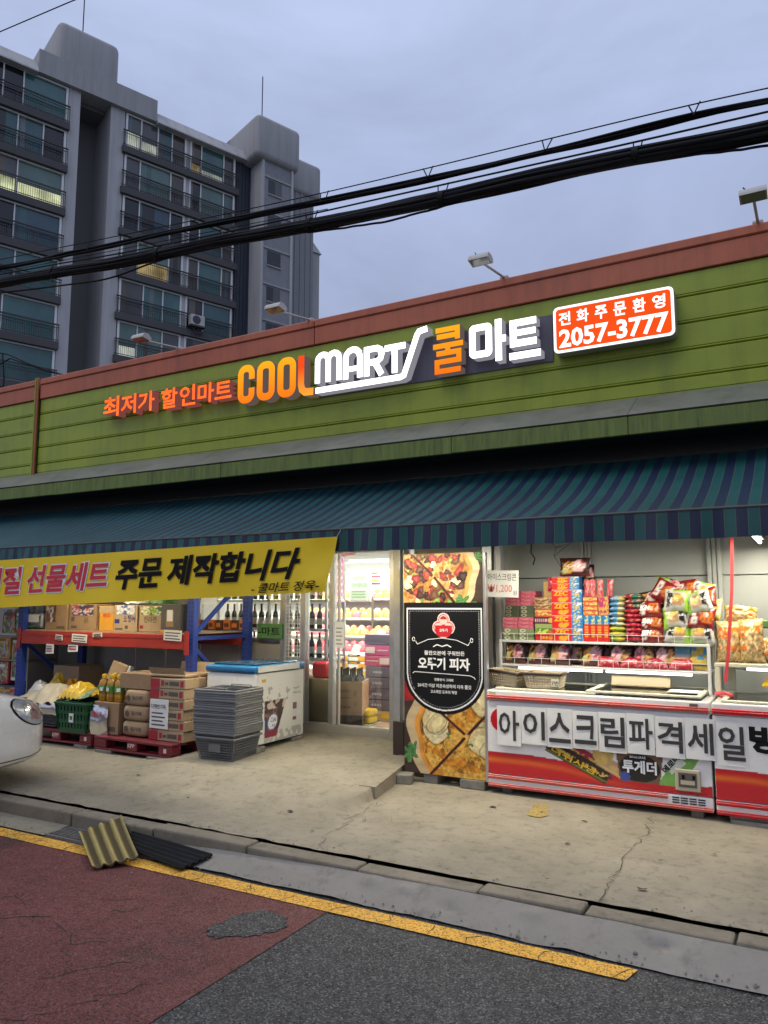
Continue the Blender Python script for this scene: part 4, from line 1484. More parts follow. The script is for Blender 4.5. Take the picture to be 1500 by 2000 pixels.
def t_letter(q):
    q.ribbon([(-4.06, 4.44), (-3.80, 4.44)], w2, DP, E_WHT, mside=m_side_w, **KW)
    q.ribbon([(-3.935, 4.44), (-3.935, 4.145)], w2, DP - 0.001, E_WHT, mside=m_side_w, O=(0, YF + 0.001, 0), U=X3, V=Z3)
letter(t, t_letter)
letter(t, lambda q: q.ribbon([(-4.99, 4.085), (-3.86, 4.085), (-3.82, 4.10), (-3.655, 4.53), (-3.63, 4.565), (-3.53, 4.58)], 0.034, DP, E_WHT, mside=m_side_w, **KW), 'underline')

m_backing = mat('dark_purple_grey_board', (0.125, 0.115, 0.15), rough=0.4, var=0.12, streak=0.3)
q = MB()
q.box(-5.03, 7.385, 4.035, -2.18, 7.397, 4.525, m_backing, bev=0.003)
q.build('backing_board', shop)
t = thing('korean_name_sign', 'lit Korean shop name, one amber syllable and two white ones', 'sign', (-2.85, 7.39, 4.3))
def kul(q):
    x0, z0, W, H = -3.45, 4.045, 0.32, 0.515
    f = lambda *p: [(x0 + a * W, z0 + c * H) for a, c in p]
    for i, P in enumerate((f((0.06, 0.94), (0.86, 0.94), (0.86, 0.70)), f((0.1, 0.80), (0.86, 0.80)), f((-0.04, 0.60), (1.06, 0.60)), f((0.5, 0.60), (0.5, 0.46)),
                           f((0.08, 0.44), (0.90, 0.44), (0.90, 0.26), (0.10, 0.26), (0.10, 0.06), (0.96, 0.06)))):
        q.ribbon(P, 0.029, DP - 0.0008 * i, E_COOL, mside=m_side_a, O=(0, YF + 0.0008 * i, 0), U=X3, V=Z3)
letter(t, kul)
def ma(q):
    q.ribbon(rr_path(-3.04 + w2, -2.785 - w2, 4.155 + w2, 4.515 - w2, 0.022), w2, DP, E_WHT, closed=True, mside=m_side_w, **KW)
    q.ribbon([(-2.715, 4.535), (-2.715, 4.09)], w2, DP, E_WHT, mside=m_side_w, **KW)
    q.ribbon([(-2.715, 4.32), (-2.635, 4.32)], w2, DP - 0.001, E_WHT, mside=m_side_w, O=(0, YF + 0.001, 0), U=X3, V=Z3)
letter(t, ma)
def teu(q):
    q.ribbon([(-2.31, 4.455), (-2.555, 4.455), (-2.555, 4.24), (-2.31, 4.24)], w2, DP, E_WHT, mside=m_side_w, **KW)
    q.ribbon([(-2.555, 4.35), (-2.32, 4.35)], w2 * 0.9, DP - 0.001, E_WHT, mside=m_side_w, O=(0, YF + 0.001, 0), U=X3, V=Z3)
    q.ribbon([(-2.60, 4.11), (-2.27, 4.11)], w2, DP, E_WHT, mside=m_side_w, **KW)
letter(t, teu)

t = thing('phone_sign', 'lit orange red light box with a white rim and phone number', 'sign', (-1.56, 7.39, 4.3))
q = MB()
q.poly(rr_path(-2.135, -0.99, 4.055, 4.535, 0.05), 0.13, m_case, O=(0, 7.251, 0), U=X3, V=Z3)
q.build('case', t)
q = MB()
q.poly(rr_path(-2.13, -0.995, 4.06, 4.53, 0.05), 0.0, E_BOXW, O=(0, 7.249, 0), U=X3, V=Z3)
q.build('rim', t)
q = MB()
q.poly(rr_path(-2.105, -1.02, 4.085, 4.505, 0.035), 0.0, E_BOXR, O=(0, 7.247, 0), U=X3, V=Z3)
q.build('panel', t)
q = MB()
for i, ch in enumerate('전화주문환영'):
    write(q, ch, (-2.075 + i * 0.178, 7.245, 4.335), X3, Z3, 0.118, 0.135, E_BOXW, bold=0.025)
q.build('lettering', t)
q = MB()
write(q, '2057-3777', (-2.075, 7.245, 4.105), X3, Z3, 1.03, 0.19, E_BOXW, bold=0.03)
q.build('lettering', t)

# ------------------------------------------------------------------ floodlights on arms along the parapet
m_fl = mat('off_white_lamp_case', (0.50, 0.49, 0.45), rough=0.45, dirt=0.4, dscale=6, var=0.1)
m_lens = mat('floodlight_glass', (0.16, 0.17, 0.17), rough=0.1, var=0.1)
def floodlight(x, label, dx=0.0, tilt=0.0):
    t = thing('floodlight', label, 'floodlight', (x, 7.42, 5.0), 'floodlights on the parapet')
    q = MB()
    q.box(x - 0.045, 7.38, 5.008, x + 0.045, 7.46, 5.05, m_fl, bev=0.01)
    q.build('base', t)
    q = MB()
    hx, hy, hz_ = x + dx, 6.80, 4.985 + tilt
    q.tube([(x, 7.42, 5.035), (hx, hy + 0.06, hz_)], 0.013, m_fl, n=8)
    q.build('arm', t, smooth=60)
    q = MB()
    prof = [(-0.085, 0.015), (-0.06, 0.05), (0.02, 0.045), (0.06, 0.02), (0.06, -0.018), (0.04, -0.03), (-0.09, -0.008)]
    k = len(prof)
    vs_ = [(hx - 0.105, hy + p[0], hz_ + p[1]) for p in prof] + [(hx + 0.105, hy + p[0], hz_ + p[1]) for p in prof]
    q.add(vs_, [(j, (j + 1) % k, (j + 1) % k + k, j + k) for j in range(k)] + [tuple(range(k - 1, -1, -1)), tuple(range(k, 2 * k))], m_fl)
    for s in (-0.09, -0.03, 0.03, 0.09):
        q.box(hx + s - 0.005, hy - 0.04, hz_ + 0.04, hx + s + 0.005, hy + 0.03, hz_ + 0.06, m_fl)
    q.build('lamp_head', t)
    q = MB()
    q.add([(hx - 0.092, hy - 0.08, hz_ - 0.0125), (hx + 0.092, hy - 0.08, hz_ - 0.0125), (hx + 0.092, hy + 0.035, hz_ - 0.032), (hx - 0.092, hy + 0.035, hz_ - 0.032)], [(0, 3, 2, 1)], m_lens)
    q.build('glass', t)
    q = MB()
    q.tube([(hx - 0.05, hy, hz_ + 0.045), (hx - 0.06, hy + 0.02, hz_ + 0.09), (hx - 0.075, hy + 0.03, hz_ + 0.115)], 0.006, m_rail, n=6)
    q.build('cable', t)
floodlight(-0.27, 'grey floodlight on a short arm at the right end of the parapet', 0.0, 0.0)
floodlight(-2.69, 'grey floodlight on a parapet arm, right of the middle of the sign', -0.02, -0.01)
floodlight(-5.18, 'pale floodlight on a parapet arm in front of the stair tower', -0.05, -0.02)
floodlight(-7.32, 'pale floodlight on a parapet arm in front of the apartment balconies', -0.06, 0.0)

# ================================================================== left of the door: rack, pallets, cartons, baskets, freezer
m_blue = mat('blue_rack_paint', (0.018, 0.045, 0.26), rough=0.4, var=0.12, scale=6, dirt=0.25, dscale=8)
m_orange = mat('orange_red_rack_paint', (0.36, 0.032, 0.018), rough=0.42, var=0.1, scale=4, dirt=0.35, dscale=5, dcol=(0.25, 0.05, 0.03))
m_kraft = mat('kraft_carton', (0.30, 0.195, 0.105), rough=0.75, var=0.12, scale=5, dirt=0.15, dscale=8, bump=0.05)
m_kraft2 = mat('pale_carton', (0.40, 0.29, 0.175), rough=0.75, var=0.1, scale=5, dirt=0.15, dscale=8, bump=0.05)
m_tape = mat('packing_tape', (0.42, 0.30, 0.16), rough=0.25, var=0.1)
m_paper = mat('white_paper', (0.72, 0.72, 0.69), rough=0.75, var=0.05, scale=9)
m_film = glass('clear_film', (0.9, 0.9, 0.9), 0.12, 0.15)
m_pred = mat('dark_red_pallet_plastic', (0.15, 0.014, 0.02), rough=0.45, var=0.15, scale=5, dirt=0.3, dscale=6)
m_block = ground_mat('cement_block', (0.17, 0.16, 0.135), (0.24, 0.225, 0.19), (0.08, 0.075, 0.06), s1=5, s2=16, bump=0.6)
m_cred = mat('red_carton_print', (0.36, 0.025, 0.035), rough=0.6, var=0.1)
m_gink = mat('grey_print', (0.10, 0.085, 0.07), rough=0.6)
m_pk = mat('pink_paper', (0.66, 0.50, 0.45), rough=0.7, var=0.06)

rack = thing('pallet_rack', 'blue and orange red steel pallet rack left of the shop door', 'rack', (-7.55, 6.95, 0))
for x in (-9.02, -6.09):
    for y in (6.5, 7.45):
        q = MB()
        z0 = gzf(x, y) + 0.04
        q.box(x - 0.05, y - 0.035, z0, x + 0.05, y - 0.029, 2.15, m_blue)
        q.box(x - 0.05, y - 0.029, z0, x - 0.044, y + 0.04, 2.15, m_blue)
        q.box(x + 0.044, y - 0.029, z0, x + 0.05, y + 0.04, 2.15, m_blue)
        q.box(x - 0.06, y - 0.06, z0 - 0.006, x + 0.06, y + 0.06, z0, m_blue)
        p_ = q.build('post', rack)
        q = MB()
        for k in range(int((2.1 - z0) / 0.05)):
            for dx in (-0.022, 0.022):
                z = z0 + 0.05 + k * 0.05
                q.box(x + dx - 0.006, y - 0.0365, z, x + dx + 0.006, y - 0.0345, z + 0.02, m_dark)
        q.build('slot', p_, kind='stuff')
for y, s in ((6.452, -1), (7.49, 1)):
    q = MB()
    q.box(-8.96, y - 0.012, 1.10, -6.15, y + 0.025, 1.265, m_orange, bev=0.006)
    q.box(-8.96, y - 0.018, 1.215, -6.15, y + 0.030, 1.235, m_orange)
    be = q.build('beam', rack)
    for x in (-9.0, -6.11):
        q = MB()
        q.box(x - 0.035, y - 0.022, 1.04, x + 0.035, y - 0.012, 1.30, m_orange, bev=0.003)
        q.build('beam_bracket', be)
for x in (-9.02, -6.09):
    for a, c in (((x, 6.53, 1.22), (x, 7.42, 1.22)), ((x, 6.53, 1.26), (x, 7.42, 1.95)), ((x, 6.53, 1.12), (x, 7.42, 0.42)), ((x, 6.53, 0.32), (x, 7.42, 0.36))):
        q = MB()
        q.bar(a, c, 0.03, 0.045, m_blue)
        q.build('brace', rack)
for i in range(14):
    q = MB()
    x = -8.95 + i * 0.2
    q.box(x, 6.49, 1.262, x + 0.19, 7.46, 1.28, m_kraft2)
    q.build('deck_board', rack)
for i, (x0, x1, z0, z1, ang) in enumerate(((-8.28, -8.15, 1.16, 1.225, 3), (-7.98, -7.71, 1.14, 1.24, 2), (-7.61, -7.45, 1.21, 1.262, -2), (-6.45, -6.18, 1.195, 1.31, 2))):
    q = MB()
    T = Matrix.Translation(((x0 + x1) / 2, 6.428, (z0 + z1) / 2)) @ Matrix.Rotation(R(ang), 4, 'Y')
    w_, h_ = x1 - x0, z1 - z0
    q.box(-w_ / 2, 0, -h_ / 2, w_ / 2, 0.003, h_ / 2, m_paper, T=T)
    for k in range(3):
        q.box(-w_ * 0.42, -0.001, h_ * (0.30 - 0.28 * k) - 0.012, w_ * (0.42 - 0.1 * (k % 2)), 0, h_ * (0.30 - 0.28 * k), m_gink, T=T)
    tag(q.build('price_tag'), ['small torn price tag on the rack beam, left of the wide tag', 'wide white price tag on the orange rack beam', 'small tag at the top edge of the rack beam, near its middle', 'white price card under the photo carton at the right end of the beam'][i], 'price tag', 'price tags on the rack beam')
for i, (x0, x1, z0, z1) in enumerate(((-8.46, -8.32, 0.985, 1.11), (-8.05, -7.88, 1.02, 1.11))):
    q = MB()
    q.add([(x0, 6.44, z1), (x1, 6.44, z1 - 0.005), (x1 + 0.01, 6.43, z0 + 0.01), (x0 + 0.005, 6.43, z0), (x0, 6.445, z1), (x1, 6.445, z1 - 0.005), (x1 + 0.01, 6.435, z0 + 0.01), (x0 + 0.005, 6.435, z0)],
          [(3, 2, 1, 0), (4, 5, 6, 7), (0, 1, 5, 4), (2, 3, 7, 6), (1, 2, 6, 5), (3, 0, 4, 7)], m_paper)
    for k in range(3):
        q.box(x0 + 0.02, 6.428, z0 + 0.03 + 0.03 * k, x1 - 0.02, 6.43, z0 + 0.042 + 0.03 * k, m_gink if k else m_redink)
    tag(q.build('price_tag'), ['square paper tag hanging below the beam at the left', 'crumpled tag hanging below the beam, right of the square one'][i], 'price tag', 'price tags on the rack beam')

m_pic = printed('carton_picture_print', rough=0.5)
def pic(u, v, pal, sd):
    """photo-like print: blotches of the palette's colours."""
    n1, n2, n3 = vnoise(u * 6, v * 5, sd), vnoise(u * 13, v * 11, sd + 1), vnoise(u * 25, v * 22, sd + 2)
    c = np.zeros(u.shape + (3,)) + np.array(pal[0])
    for k, cc in enumerate(pal[1:]):
        m_ = (n1 if k % 2 == 0 else n2) > 0.50 + 0.05 * (k // 2)
        c = np.where((m_ & ((u * 3 + k) % 3 < 2.2))[..., None], np.array(cc), c)
    return c * (0.75 + 0.5 * n3)[..., None]
def carton(label, x0, y0, z0, x1, y1, z1, m=None, rz=0.0, group=None, prints=(), flaps=False, name='carton', cat='carton', tape=True):
    """closed or open carton; prints = (text or None, u0, v0, u1, v1, material) on its front face."""
    m = m or m_kraft
    cx, cy_ = (x0 + x1) / 2, (y0 + y1) / 2
    t = thing(name, label, cat, (cx, cy_, z0), group)
    w_, d_, h_ = x1 - x0, y1 - y0, z1 - z0
    q = MB()
    q.box(-w_ / 2, -d_ / 2, 0, w_ / 2, d_ / 2, h_, m, bev=0.006)
    q.v = [(a[0] + RNG.uniform(-0.0035, 0.0035) * (a[2] > h_ / 2), a[1] + RNG.uniform(0, 0.004) * (a[2] > h_ / 2), a[2] + RNG.uniform(-0.004, 0.002) * (a[2] > h_ / 2)) for a in q.v]
    q.build('box', t, local=True)
    if tape:
        q = MB()
        q.box(-w_ / 2 - 0.001, -0.022, h_ - 0.05, w_ / 2 + 0.001, 0.022, h_ + 0.0012, m_tape)
        q.build('tape', t, local=True)
    if flaps:
        for sg_, dy_, dz_ in ((-1, 0.05, 0.07), (1, 0.03, 0.1)):
            q = MB()
            q.add([(-w_ / 2, sg_ * d_ / 2, h_ - 0.002), (w_ / 2, sg_ * d_ / 2, h_ - 0.002), (w_ / 2, sg_ * (d_ / 2 + dy_), h_ + dz_), (-w_ / 2, sg_ * (d_ / 2 + dy_), h_ + dz_)], [(0, 1, 2, 3)], m)
            q.build('flap', t, local=True)
    if prints:
        q = MB()
        for i, (body, u0, v0, u1, v1, pm) in enumerate(prints):
            yy = -d_ / 2 - 0.0012 - 0.0004 * i
            if isinstance(body, tuple):
                pal, sd = body[:-1], body[-1]
                q.grid(lambda u, v: (-w_ / 2 + (u0 + (u1 - u0) * u) * w_, yy + 0 * u, (v0 + (v1 - v0) * v) * h_), 22, 16, m_pic, colfn=lambda u, v: pic(u, v, pal, sd))
            elif body is None:
                q.box(-w_ / 2 + u0 * w_, yy, v0 * h_, -w_ / 2 + u1 * w_, yy + 0.001, v1 * h_, pm)
            else:
                write(q, body, (-w_ / 2 + u0 * w_, yy, v0 * h_), X3, Z3, (u1 - u0) * w_, (v1 - v0) * h_, pm, bold=0.015, res=1)
        q.build('print', t, local=True)
    t.rotation_euler = (0, 0, rz)
    return t

m_wcell = mat('white_plastic_bag', (0.62, 0.62, 0.60), rough=0.35, var=0.1, scale=8)
m_bpr = mat('blue_print', (0.02, 0.035, 0.16), rough=0.5)
m_orp = mat('orange_yellow_print', (0.62, 0.30, 0.03), rough=0.5, var=0.1)
m_clear = glass('clear_plastic_tub', (0.86, 0.88, 0.86), 0.10, 0.08)
m_grn = mat('green_print', (0.05, 0.16, 0.03), rough=0.5)
G = 'goods on the upper rack shelf'
t = thing('clear_tub', 'clear plastic tub with a white label at the left end of the upper rack shelf', 'tub', (-8.94, 6.75, 1.28), G)
q = MB()
q.box(-0.22, -0.2, 0, 0.22, 0.2, 0.36, m_clear, bev=0.02)
q.build('tub', t, local=True)
q = MB()
q.box(-0.2, -0.18, 0.01, 0.2, 0.18, 0.2, m_wcell, bev=0.03)
q.build('filling', t, local=True)
q = MB()
q.box(-0.17, -0.206, 0.09, 0.17, -0.203, 0.19, m_paper)
q.box(-0.08, -0.207, 0.02, 0.08, -0.204, 0.05, m_grn)
q.build('sticker', t, local=True)
carton('open kraft carton with a dark and white bag, beside the clear tub', -8.67, 6.56, 1.28, -8.25, 6.98, 1.60, group=G, prints=((((0.05, 0.04, 0.035), (0.5, 0.5, 0.48), (0.2, 0.06, 0.05), 3), 0.05, 0.3, 0.5, 0.97, m_brown), (None, 0.55, 0.05, 0.9, 0.14, m_gink)))
carton('kraft carton with blue and red bags showing over its front', -8.21, 6.56, 1.28, -7.72, 6.98, 1.60, group=G, prints=((None, 0.08, 0.08, 0.3, 0.17, m_gink), ('국수', 0.55, 0.25, 0.72, 0.5, m_gink), (None, 0.08, 0.35, 0.2, 0.52, m_gink), (((0.5, 0.5, 0.5), (0.03, 0.05, 0.22), (0.45, 0.06, 0.06), (0.05, 0.04, 0.05), 5), 0.1, 0.56, 0.9, 0.98, m_bpr)))
carton('orange and yellow printed box between two kraft cartons', -7.69, 6.58, 1.28, -7.44, 6.9, 1.58, m=m_orp, group=G, prints=(('새우', 0.25, 0.5, 0.8, 0.72, m_redink), (None, 0.0, 0.72, 1, 0.98, m_kraft2)), tape=False)
carton('kraft carton with blue lettering and a white bag on top', -7.41, 6.56, 1.28, -7.02, 6.98, 1.59, m=m_kraft2, group=G, prints=((None, 0.05, 0.3, 0.25, 0.46, m_bpr), ('오징어', 0.42, 0.33, 0.92, 0.62, m_bpr), (None, 0.5, 0.1, 0.62, 0.22, m_gink), (None, 0.08, 0.06, 0.4, 0.12, m_gink), (((0.66, 0.66, 0.64), (0.06, 0.09, 0.3), (0.5, 0.5, 0.52), 9), 0.12, 0.64, 0.9, 0.98, m_gink)))
carton('kraft carton with brown letters and green packs on top', -6.99, 6.56, 1.28, -6.61, 6.98, 1.58, m=m_kraft2, group=G, prints=(('진라면', 0.22, 0.35, 0.75, 0.6, m_gink), (None, 0.05, 0.12, 0.2, 0.25, m_cred), (((0.15, 0.3, 0.06), (0.6, 0.5, 0.08), (0.6, 0.62, 0.55), (0.05, 0.12, 0.03), 12), 0.1, 0.64, 0.97, 0.98, m_grn)))
carton('dark photo printed carton with a yellow strip at the right end of the shelf', -6.58, 6.5, 1.28, -6.29, 6.8, 1.60, m=m_slabd, group=G, prints=((None, 0.0, 0.0, 1, 0.1, m_orp), (None, 0.3, 0.2, 0.7, 0.75, m_kraft), (None, 0.35, 0.4, 0.65, 0.8, m_paper)), tape=False)
for i, (x, w_, lab, mm) in enumerate(((-8.45, 0.3, 'crumpled white bag poking out of the open kraft carton', m_wcell), (-7.2, 0.28, 'white and blue bag lying on the blue lettered carton', m_wcell), (-6.8, 0.3, 'green and yellow packs on the brown lettered carton', m_grn))):
    q = MB()
    q.grid(lambda u, v: (x - w_ / 2 + w_ * u + 0.02 * vnoise(u * 9, v * 9, i), 6.62 + 0.28 * v, 1.59 + 0.10 * np.sin(u * 3.14) ** 0.5 * np.sin(v * 3.14) ** 0.5 + 0.04 * vnoise(u * 7, v * 7, i + 3)), 16, 12, mm)
    tag(q.build('bag', smooth=50), lab, 'bag', G)

# red plastic pallets on cement blocks
def pallet(label, x0, x1, y0, y1, zb, zt, rz=0):
    t = thing('pallet', label, 'pallet', (x0, y0, zb), 'red plastic pallets under the rack')
    w_, d_, h_ = x1 - x0, y1 - y0, zt - zb
    for i in range(7):
        q = MB()
        y = d_ * i / 7
        q.box(0, y, h_ - 0.028, w_, y + d_ / 7 - 0.018, h_, m_pred, bev=0.004)
        q.build('deck_slat', t, local=True)
    for i, xx in enumerate((0, w_ * 0.44, w_ - 0.19)):
        for j, yy in enumerate((0, d_ * 0.45, d_ - 0.14)):
            q = MB()
            q.box(xx, yy, 0.021, xx + (0.19 if i != 1 else 0.15), yy + 0.14, h_ - 0.029, m_pred, bev=0.008)
            q.build('foot', t, local=True)
    for yy in (0, d_ * 0.45, d_ - 0.14):
        q = MB()
        q.box(0, yy, 0, w_, yy + 0.14, 0.02, m_pred, bev=0.004)
        q.build('skid', t, local=True)
    q = MB()
    write(q, 'KPP', (w_ * 0.455, -0.002, h_ * 0.42), X3, Z3, 0.105, h_ * 0.3, m_pk, bold=0.02)
    q.build('lettering', t, local=True)
    q = MB()
    q.box(w_ - 0.11, -0.002, h_ * 0.35, w_ - 0.07, 0.0, h_ * 0.66, m_pk)
    q.build('mark', t, local=True)
    t.rotation_euler = (0, 0, rz)
    return t
pallet('red plastic pallet carrying red and kraft cartons', -7.0, -5.83, 5.99, 6.85, 0.035, 0.172, R(-1))
pallet('red plastic pallet carrying the grey and green baskets', -8.3, -7.14, 6.05, 6.9, 0.035, 0.172, R(1))
def block(label, x0, y0, x1, y1, z0, z1, rz=0):
    q = MB()
    q.box(-(x1 - x0) / 2, -(y1 - y0) / 2, 0, (x1 - x0) / 2, (y1 - y0) / 2, z1 - z0, m_block, bev=0.008, seg=2)
    o = tag(q.build('cement_block'), label, 'block', 'cement blocks used as props')
    place(o, ((x0 + x1) / 2, (y0 + y1) / 2, z0), rz)
block('rough cement block under the right end of the front pallet', -6.16, 5.95, -5.86, 6.12, -0.03, 0.034, 0.05)
block('dark flat block under the left end of the front pallet', -6.95, 5.98, -6.72, 6.15, -0.03, 0.034)
block('dark flat block under the right end of the rear pallet', -7.4, 6.05, -7.18, 6.2, -0.03, 0.034)
block('lower cement block under the front foot of the rack', -6.24, 6.36, -5.94, 6.62, -0.04, 0.04, 0.05)

# cartons on the pallets
for k in range(6):
    z0 = 0.175 + k * 0.108
    dx = [0.0, 0.012, -0.008, 0.006, 0.0, 0.004][k]
    carton('red and kraft instant food carton, %s of the stack of six' % (ORD[k] + ' from the bottom' if 0 < k < 5 else 'lowest' if k == 0 else 'topmost'), -6.29 + dx, 6.1, z0, -5.80 + dx, 6.42, z0 + 0.105, m=m_kraft2, rz=[0.0, 0.02, -0.015, 0.01, 0, 0.02][k], group='red and kraft cartons stacked on the pallet',
           prints=((None, 0.0, 0.05, 0.27, 0.95, m_cred), (None, 0.31, 0.25, 0.39, 0.8, m_cred), (None, 0.55, 0.3, 0.82, 0.72, m_gink), (None, 0.42, 0.35, 0.52, 0.62, m_gink), (None, 0.86, 0.2, 0.95, 0.8, m_cred)))
carton('long open kraft carton lying on top of the red and kraft stack', -6.33, 6.15, 0.83, -5.86, 6.6, 0.86, m=m_kraft2, rz=0.05, flaps=True)
q = MB()
q.box(-6.27, 6.086, 0.30, -6.01, 6.092, 0.60, m_paper)
write(q, '다팻빈가득', (-6.25, 6.084, 0.5), X3, Z3, 0.21, 0.05, m_gink, bold=0.02)
for k in range(4):
    q.box(-6.24, 6.084, 0.33 + 0.04 * k, -6.05 - 0.03 * (k % 2), 6.085, 0.345 + 0.04 * k, m_gink)
tag(q.build('paper_note'), 'white paper note taped to the red and kraft carton stack', 'note')
# kraft paper sacks
def sack(label, x0, x1, y0, y1, z0, z1, m, seed, cat='sack', name='paper_sack', group=None, prints=True):
    q = MB()
    w_, d_, h_ = x1 - x0, y1 - y0, z1 - z0
    def fn(u, v):
        th = u * 2 * math.pi
        ph_ = (v - 0.5) * math.pi
        ce = lambda a, p: np.sign(a) * np.abs(a) ** p
        r = ce(np.cos(ph_), 0.35)
        wr = 1 + 0.06 * (vnoise(u * 10, v * 6, seed) - 0.5)
        return (x0 + x1) / 2 + w_ / 2 * r * ce(np.cos(th), 0.4) * wr, (y0 + y1) / 2 + d_ / 2 * r * ce(np.sin(th), 0.4) * wr, z0 + h_ / 2 + h_ / 2 * ce(np.sin(ph_), 0.45)
    q.grid(fn, 33, 15, m)
    t = thing(name, label, cat, ((x0 + x1) / 2, (y0 + y1) / 2, z0), group)
    q.build('bag', t, smooth=60)
    if prints:
        q = MB()
        q.lathe([(0.03, 0), (0.03, 0.002)], m_gink, T=Matrix.Translation((x0 + w_ * 0.25, y0 - 0.004, z0 + h_ * 0.5)) @ Matrix.Rotation(R(90), 4, 'X'), n=12)
        write(q, '밀가루', (x0 + w_ * 0.42, y0 - 0.005, z0 + h_ * 0.4), X3, Z3, w_ * 0.4, h_ * 0.25, m_gink, bold=0.015, res=1)
        q.build('print', t)
    return t
m_sack = mat('brown_paper_sack', (0.34, 0.235, 0.135), rough=0.7, var=0.12, scale=6, bump=0.35, bscale=9)
for k in range(3):
    sack('brown paper flour sack, %s of the three piled on the pallet' % ['lowest', 'middle one', 'topmost'][k], -6.73 + 0.01 * k, -6.33, 6.1, 6.45, 0.175 + k * 0.165, 0.345 + k * 0.165, m_sack, k, group='brown paper sacks on the pallet')
carton('open kraft carton lying on the three flour sacks', -6.80, 6.14, 0.68, -6.32, 6.5, 0.85, group=None, flaps=False)
carton('kraft carton with a clear bag of paper over it, under the oil bottles', -7.15, 6.1, 0.175, -6.76, 6.5, 0.52, m=m_kraft, prints=((None, 0.6, 0.1, 0.9, 0.25, m_gink),))
q = MB()
q.grid(lambda u, v: (-7.15 + 0.25 * u + 0.01 * vnoise(v * 4, u * 4, 2), 6.075 - 0.02 * np.sin(v * 3.1) + 0.015 * vnoise(u * 6, v * 6, 4), 0.48 - 0.30 * v), 10, 12, m_pk)
q.grid(lambda u, v: (-7.16 + 0.27 * u + 0.01 * vnoise(v * 4, u * 4, 2), 6.065 - 0.02 * np.sin(v * 3.1) + 0.02 * vnoise(u * 9, v * 9, 7), 0.485 - 0.32 * v), 12, 14, m_film)
write(q, '안내', (-7.12, 6.05, 0.36), X3, Z3, 0.12, 0.06, m_redink, bold=0.02)
tag(q.build('wrapped_note', smooth=60), 'pinkish notice in a shiny clear bag hung on the carton', 'notice')
m_oil = mat('amber_cooking_oil', (0.34, 0.17, 0.008), rough=0.12, var=0.15, coat=0.6)
m_ycap = mat('yellow_bottle_cap', (0.68, 0.42, 0.02), rough=0.35)
m_glabel = mat('green_bottle_label', (0.08, 0.26, 0.05), rough=0.4)
def oil(lab, x, y, first=[None]):
    if first[0] is None:
        t = thing('oil_bottle', lab, 'bottle', (0, 0, 0), 'cooking oil bottles on the carton')
        q = MB()
        q.lathe([(0.050, 0), (0.055, 0.01), (0.055, 0.07), (0.050, 0.085), (0.055, 0.10), (0.055, 0.19), (0.047, 0.225), (0.024, 0.25), (0.022, 0.262)], m_oil, n=12)
        q.build('bottle', t, local=True, smooth=50)
        q = MB()
        q.lathe([(0.028, 0.255), (0.028, 0.288), (0.024, 0.296)], m_ycap, n=10)
        q.build('cap', t, local=True)
        q = MB()
        q.lathe([(0.0562, 0.105), (0.0562, 0.175)], m_glabel, n=12, caps=False)
        q.box(-0.02, -0.0585, 0.115, 0.02, -0.0555, 0.155, m_paper)
        q.build('sticker', t, local=True)
        first[0] = t
    else:
        t = copy_tree(first[0])
        t['label'] = lab
    place(t, (x, y, 0.522), RNG.uniform(-0.6, 0.6))
for i in range(3):
    for j in range(2):
        oil('amber cooking oil bottle with yellow cap, %s row, %s from the left' % (['front', 'back'][j], ORDL[i]), -7.08 + i * 0.125, 6.17 + j * 0.14)

# shopping baskets
m_bgrey = mat('grey_basket_plastic', (0.145, 0.148, 0.15), rough=0.45, var=0.1, scale=8)
m_bgreen = mat('green_basket_plastic', (0.012, 0.075, 0.03), rough=0.42, var=0.12, scale=6)
m_bdark = mat('charcoal_basket_plastic', (0.07, 0.075, 0.08), rough=0.5, var=0.12)
m_cream = mat('cream_basket_plastic', (0.60, 0.50, 0.33), rough=0.5, var=0.08)
def basket_mesh(w_, d_, h_, m, nx=16, ny_=12, nz_=7, taper=0.86, bar=0.0055, solid=0.0):
    """perforated crate wall: rim, floor, a lattice of ribs on four sloping sides."""
    q = MB()
    def P(side, s, t, off=0.0):
        k = taper + (1 - taper) * t
        a, c = w_ / 2 * k, d_ / 2 * k
        if side == 0:
            return Vector((-a + 2 * a * s, -c - off, h_ * t))
        if side == 1:
            return Vector((a + off, -c + 2 * c * s, h_ * t))
        if side == 2:
            return Vector((a - 2 * a * s, c + off, h_ * t))
        return Vector((-a - off, c - 2 * c * s, h_ * t))
    for sd in range(4):
        n1 = nx if sd % 2 == 0 else ny_
        L_ = (w_ if sd % 2 == 0 else d_)
        for i in range(n1 + 1):
            s = i / n1
            hw = bar / L_ / 2
            a = [P(sd, s - hw, 0.03), P(sd, s + hw, 0.03), P(sd, s + hw, 0.96), P(sd, s - hw, 0.96)]
            c = [P(sd, s - hw, 0.03, -0.005), P(sd, s + hw, 0.03, -0.005), P(sd, s + hw, 0.96, -0.005), P(sd, s - hw, 0.96, -0.005)]
            q.add([tuple(p) for p in a + c], [(0, 1, 2, 3), (7, 6, 5, 4), (0, 3, 7, 4), (1, 5, 6, 2)], m)
        for j in range(nz_ + 1):
            t = 0.03 + 0.93 * j / nz_
            hh = bar / h_ / 2 * (1.6 if j in (0, nz_) else 1)
            a = [P(sd, 0, t - hh, 0.001), P(sd, 1, t - hh, 0.001), P(sd, 1, t + hh, 0.001), P(sd, 0, t + hh, 0.001)]
            c = [P(sd, 0, t - hh, -0.004), P(sd, 1, t - hh, -0.004), P(sd, 1, t + hh, -0.004), P(sd, 0, t + hh, -0.004)]
            q.add([tuple(p) for p in a + c], [(0, 1, 2, 3), (7, 6, 5, 4), (3, 2, 6, 7), (0, 4, 5, 1)], m)
    return q
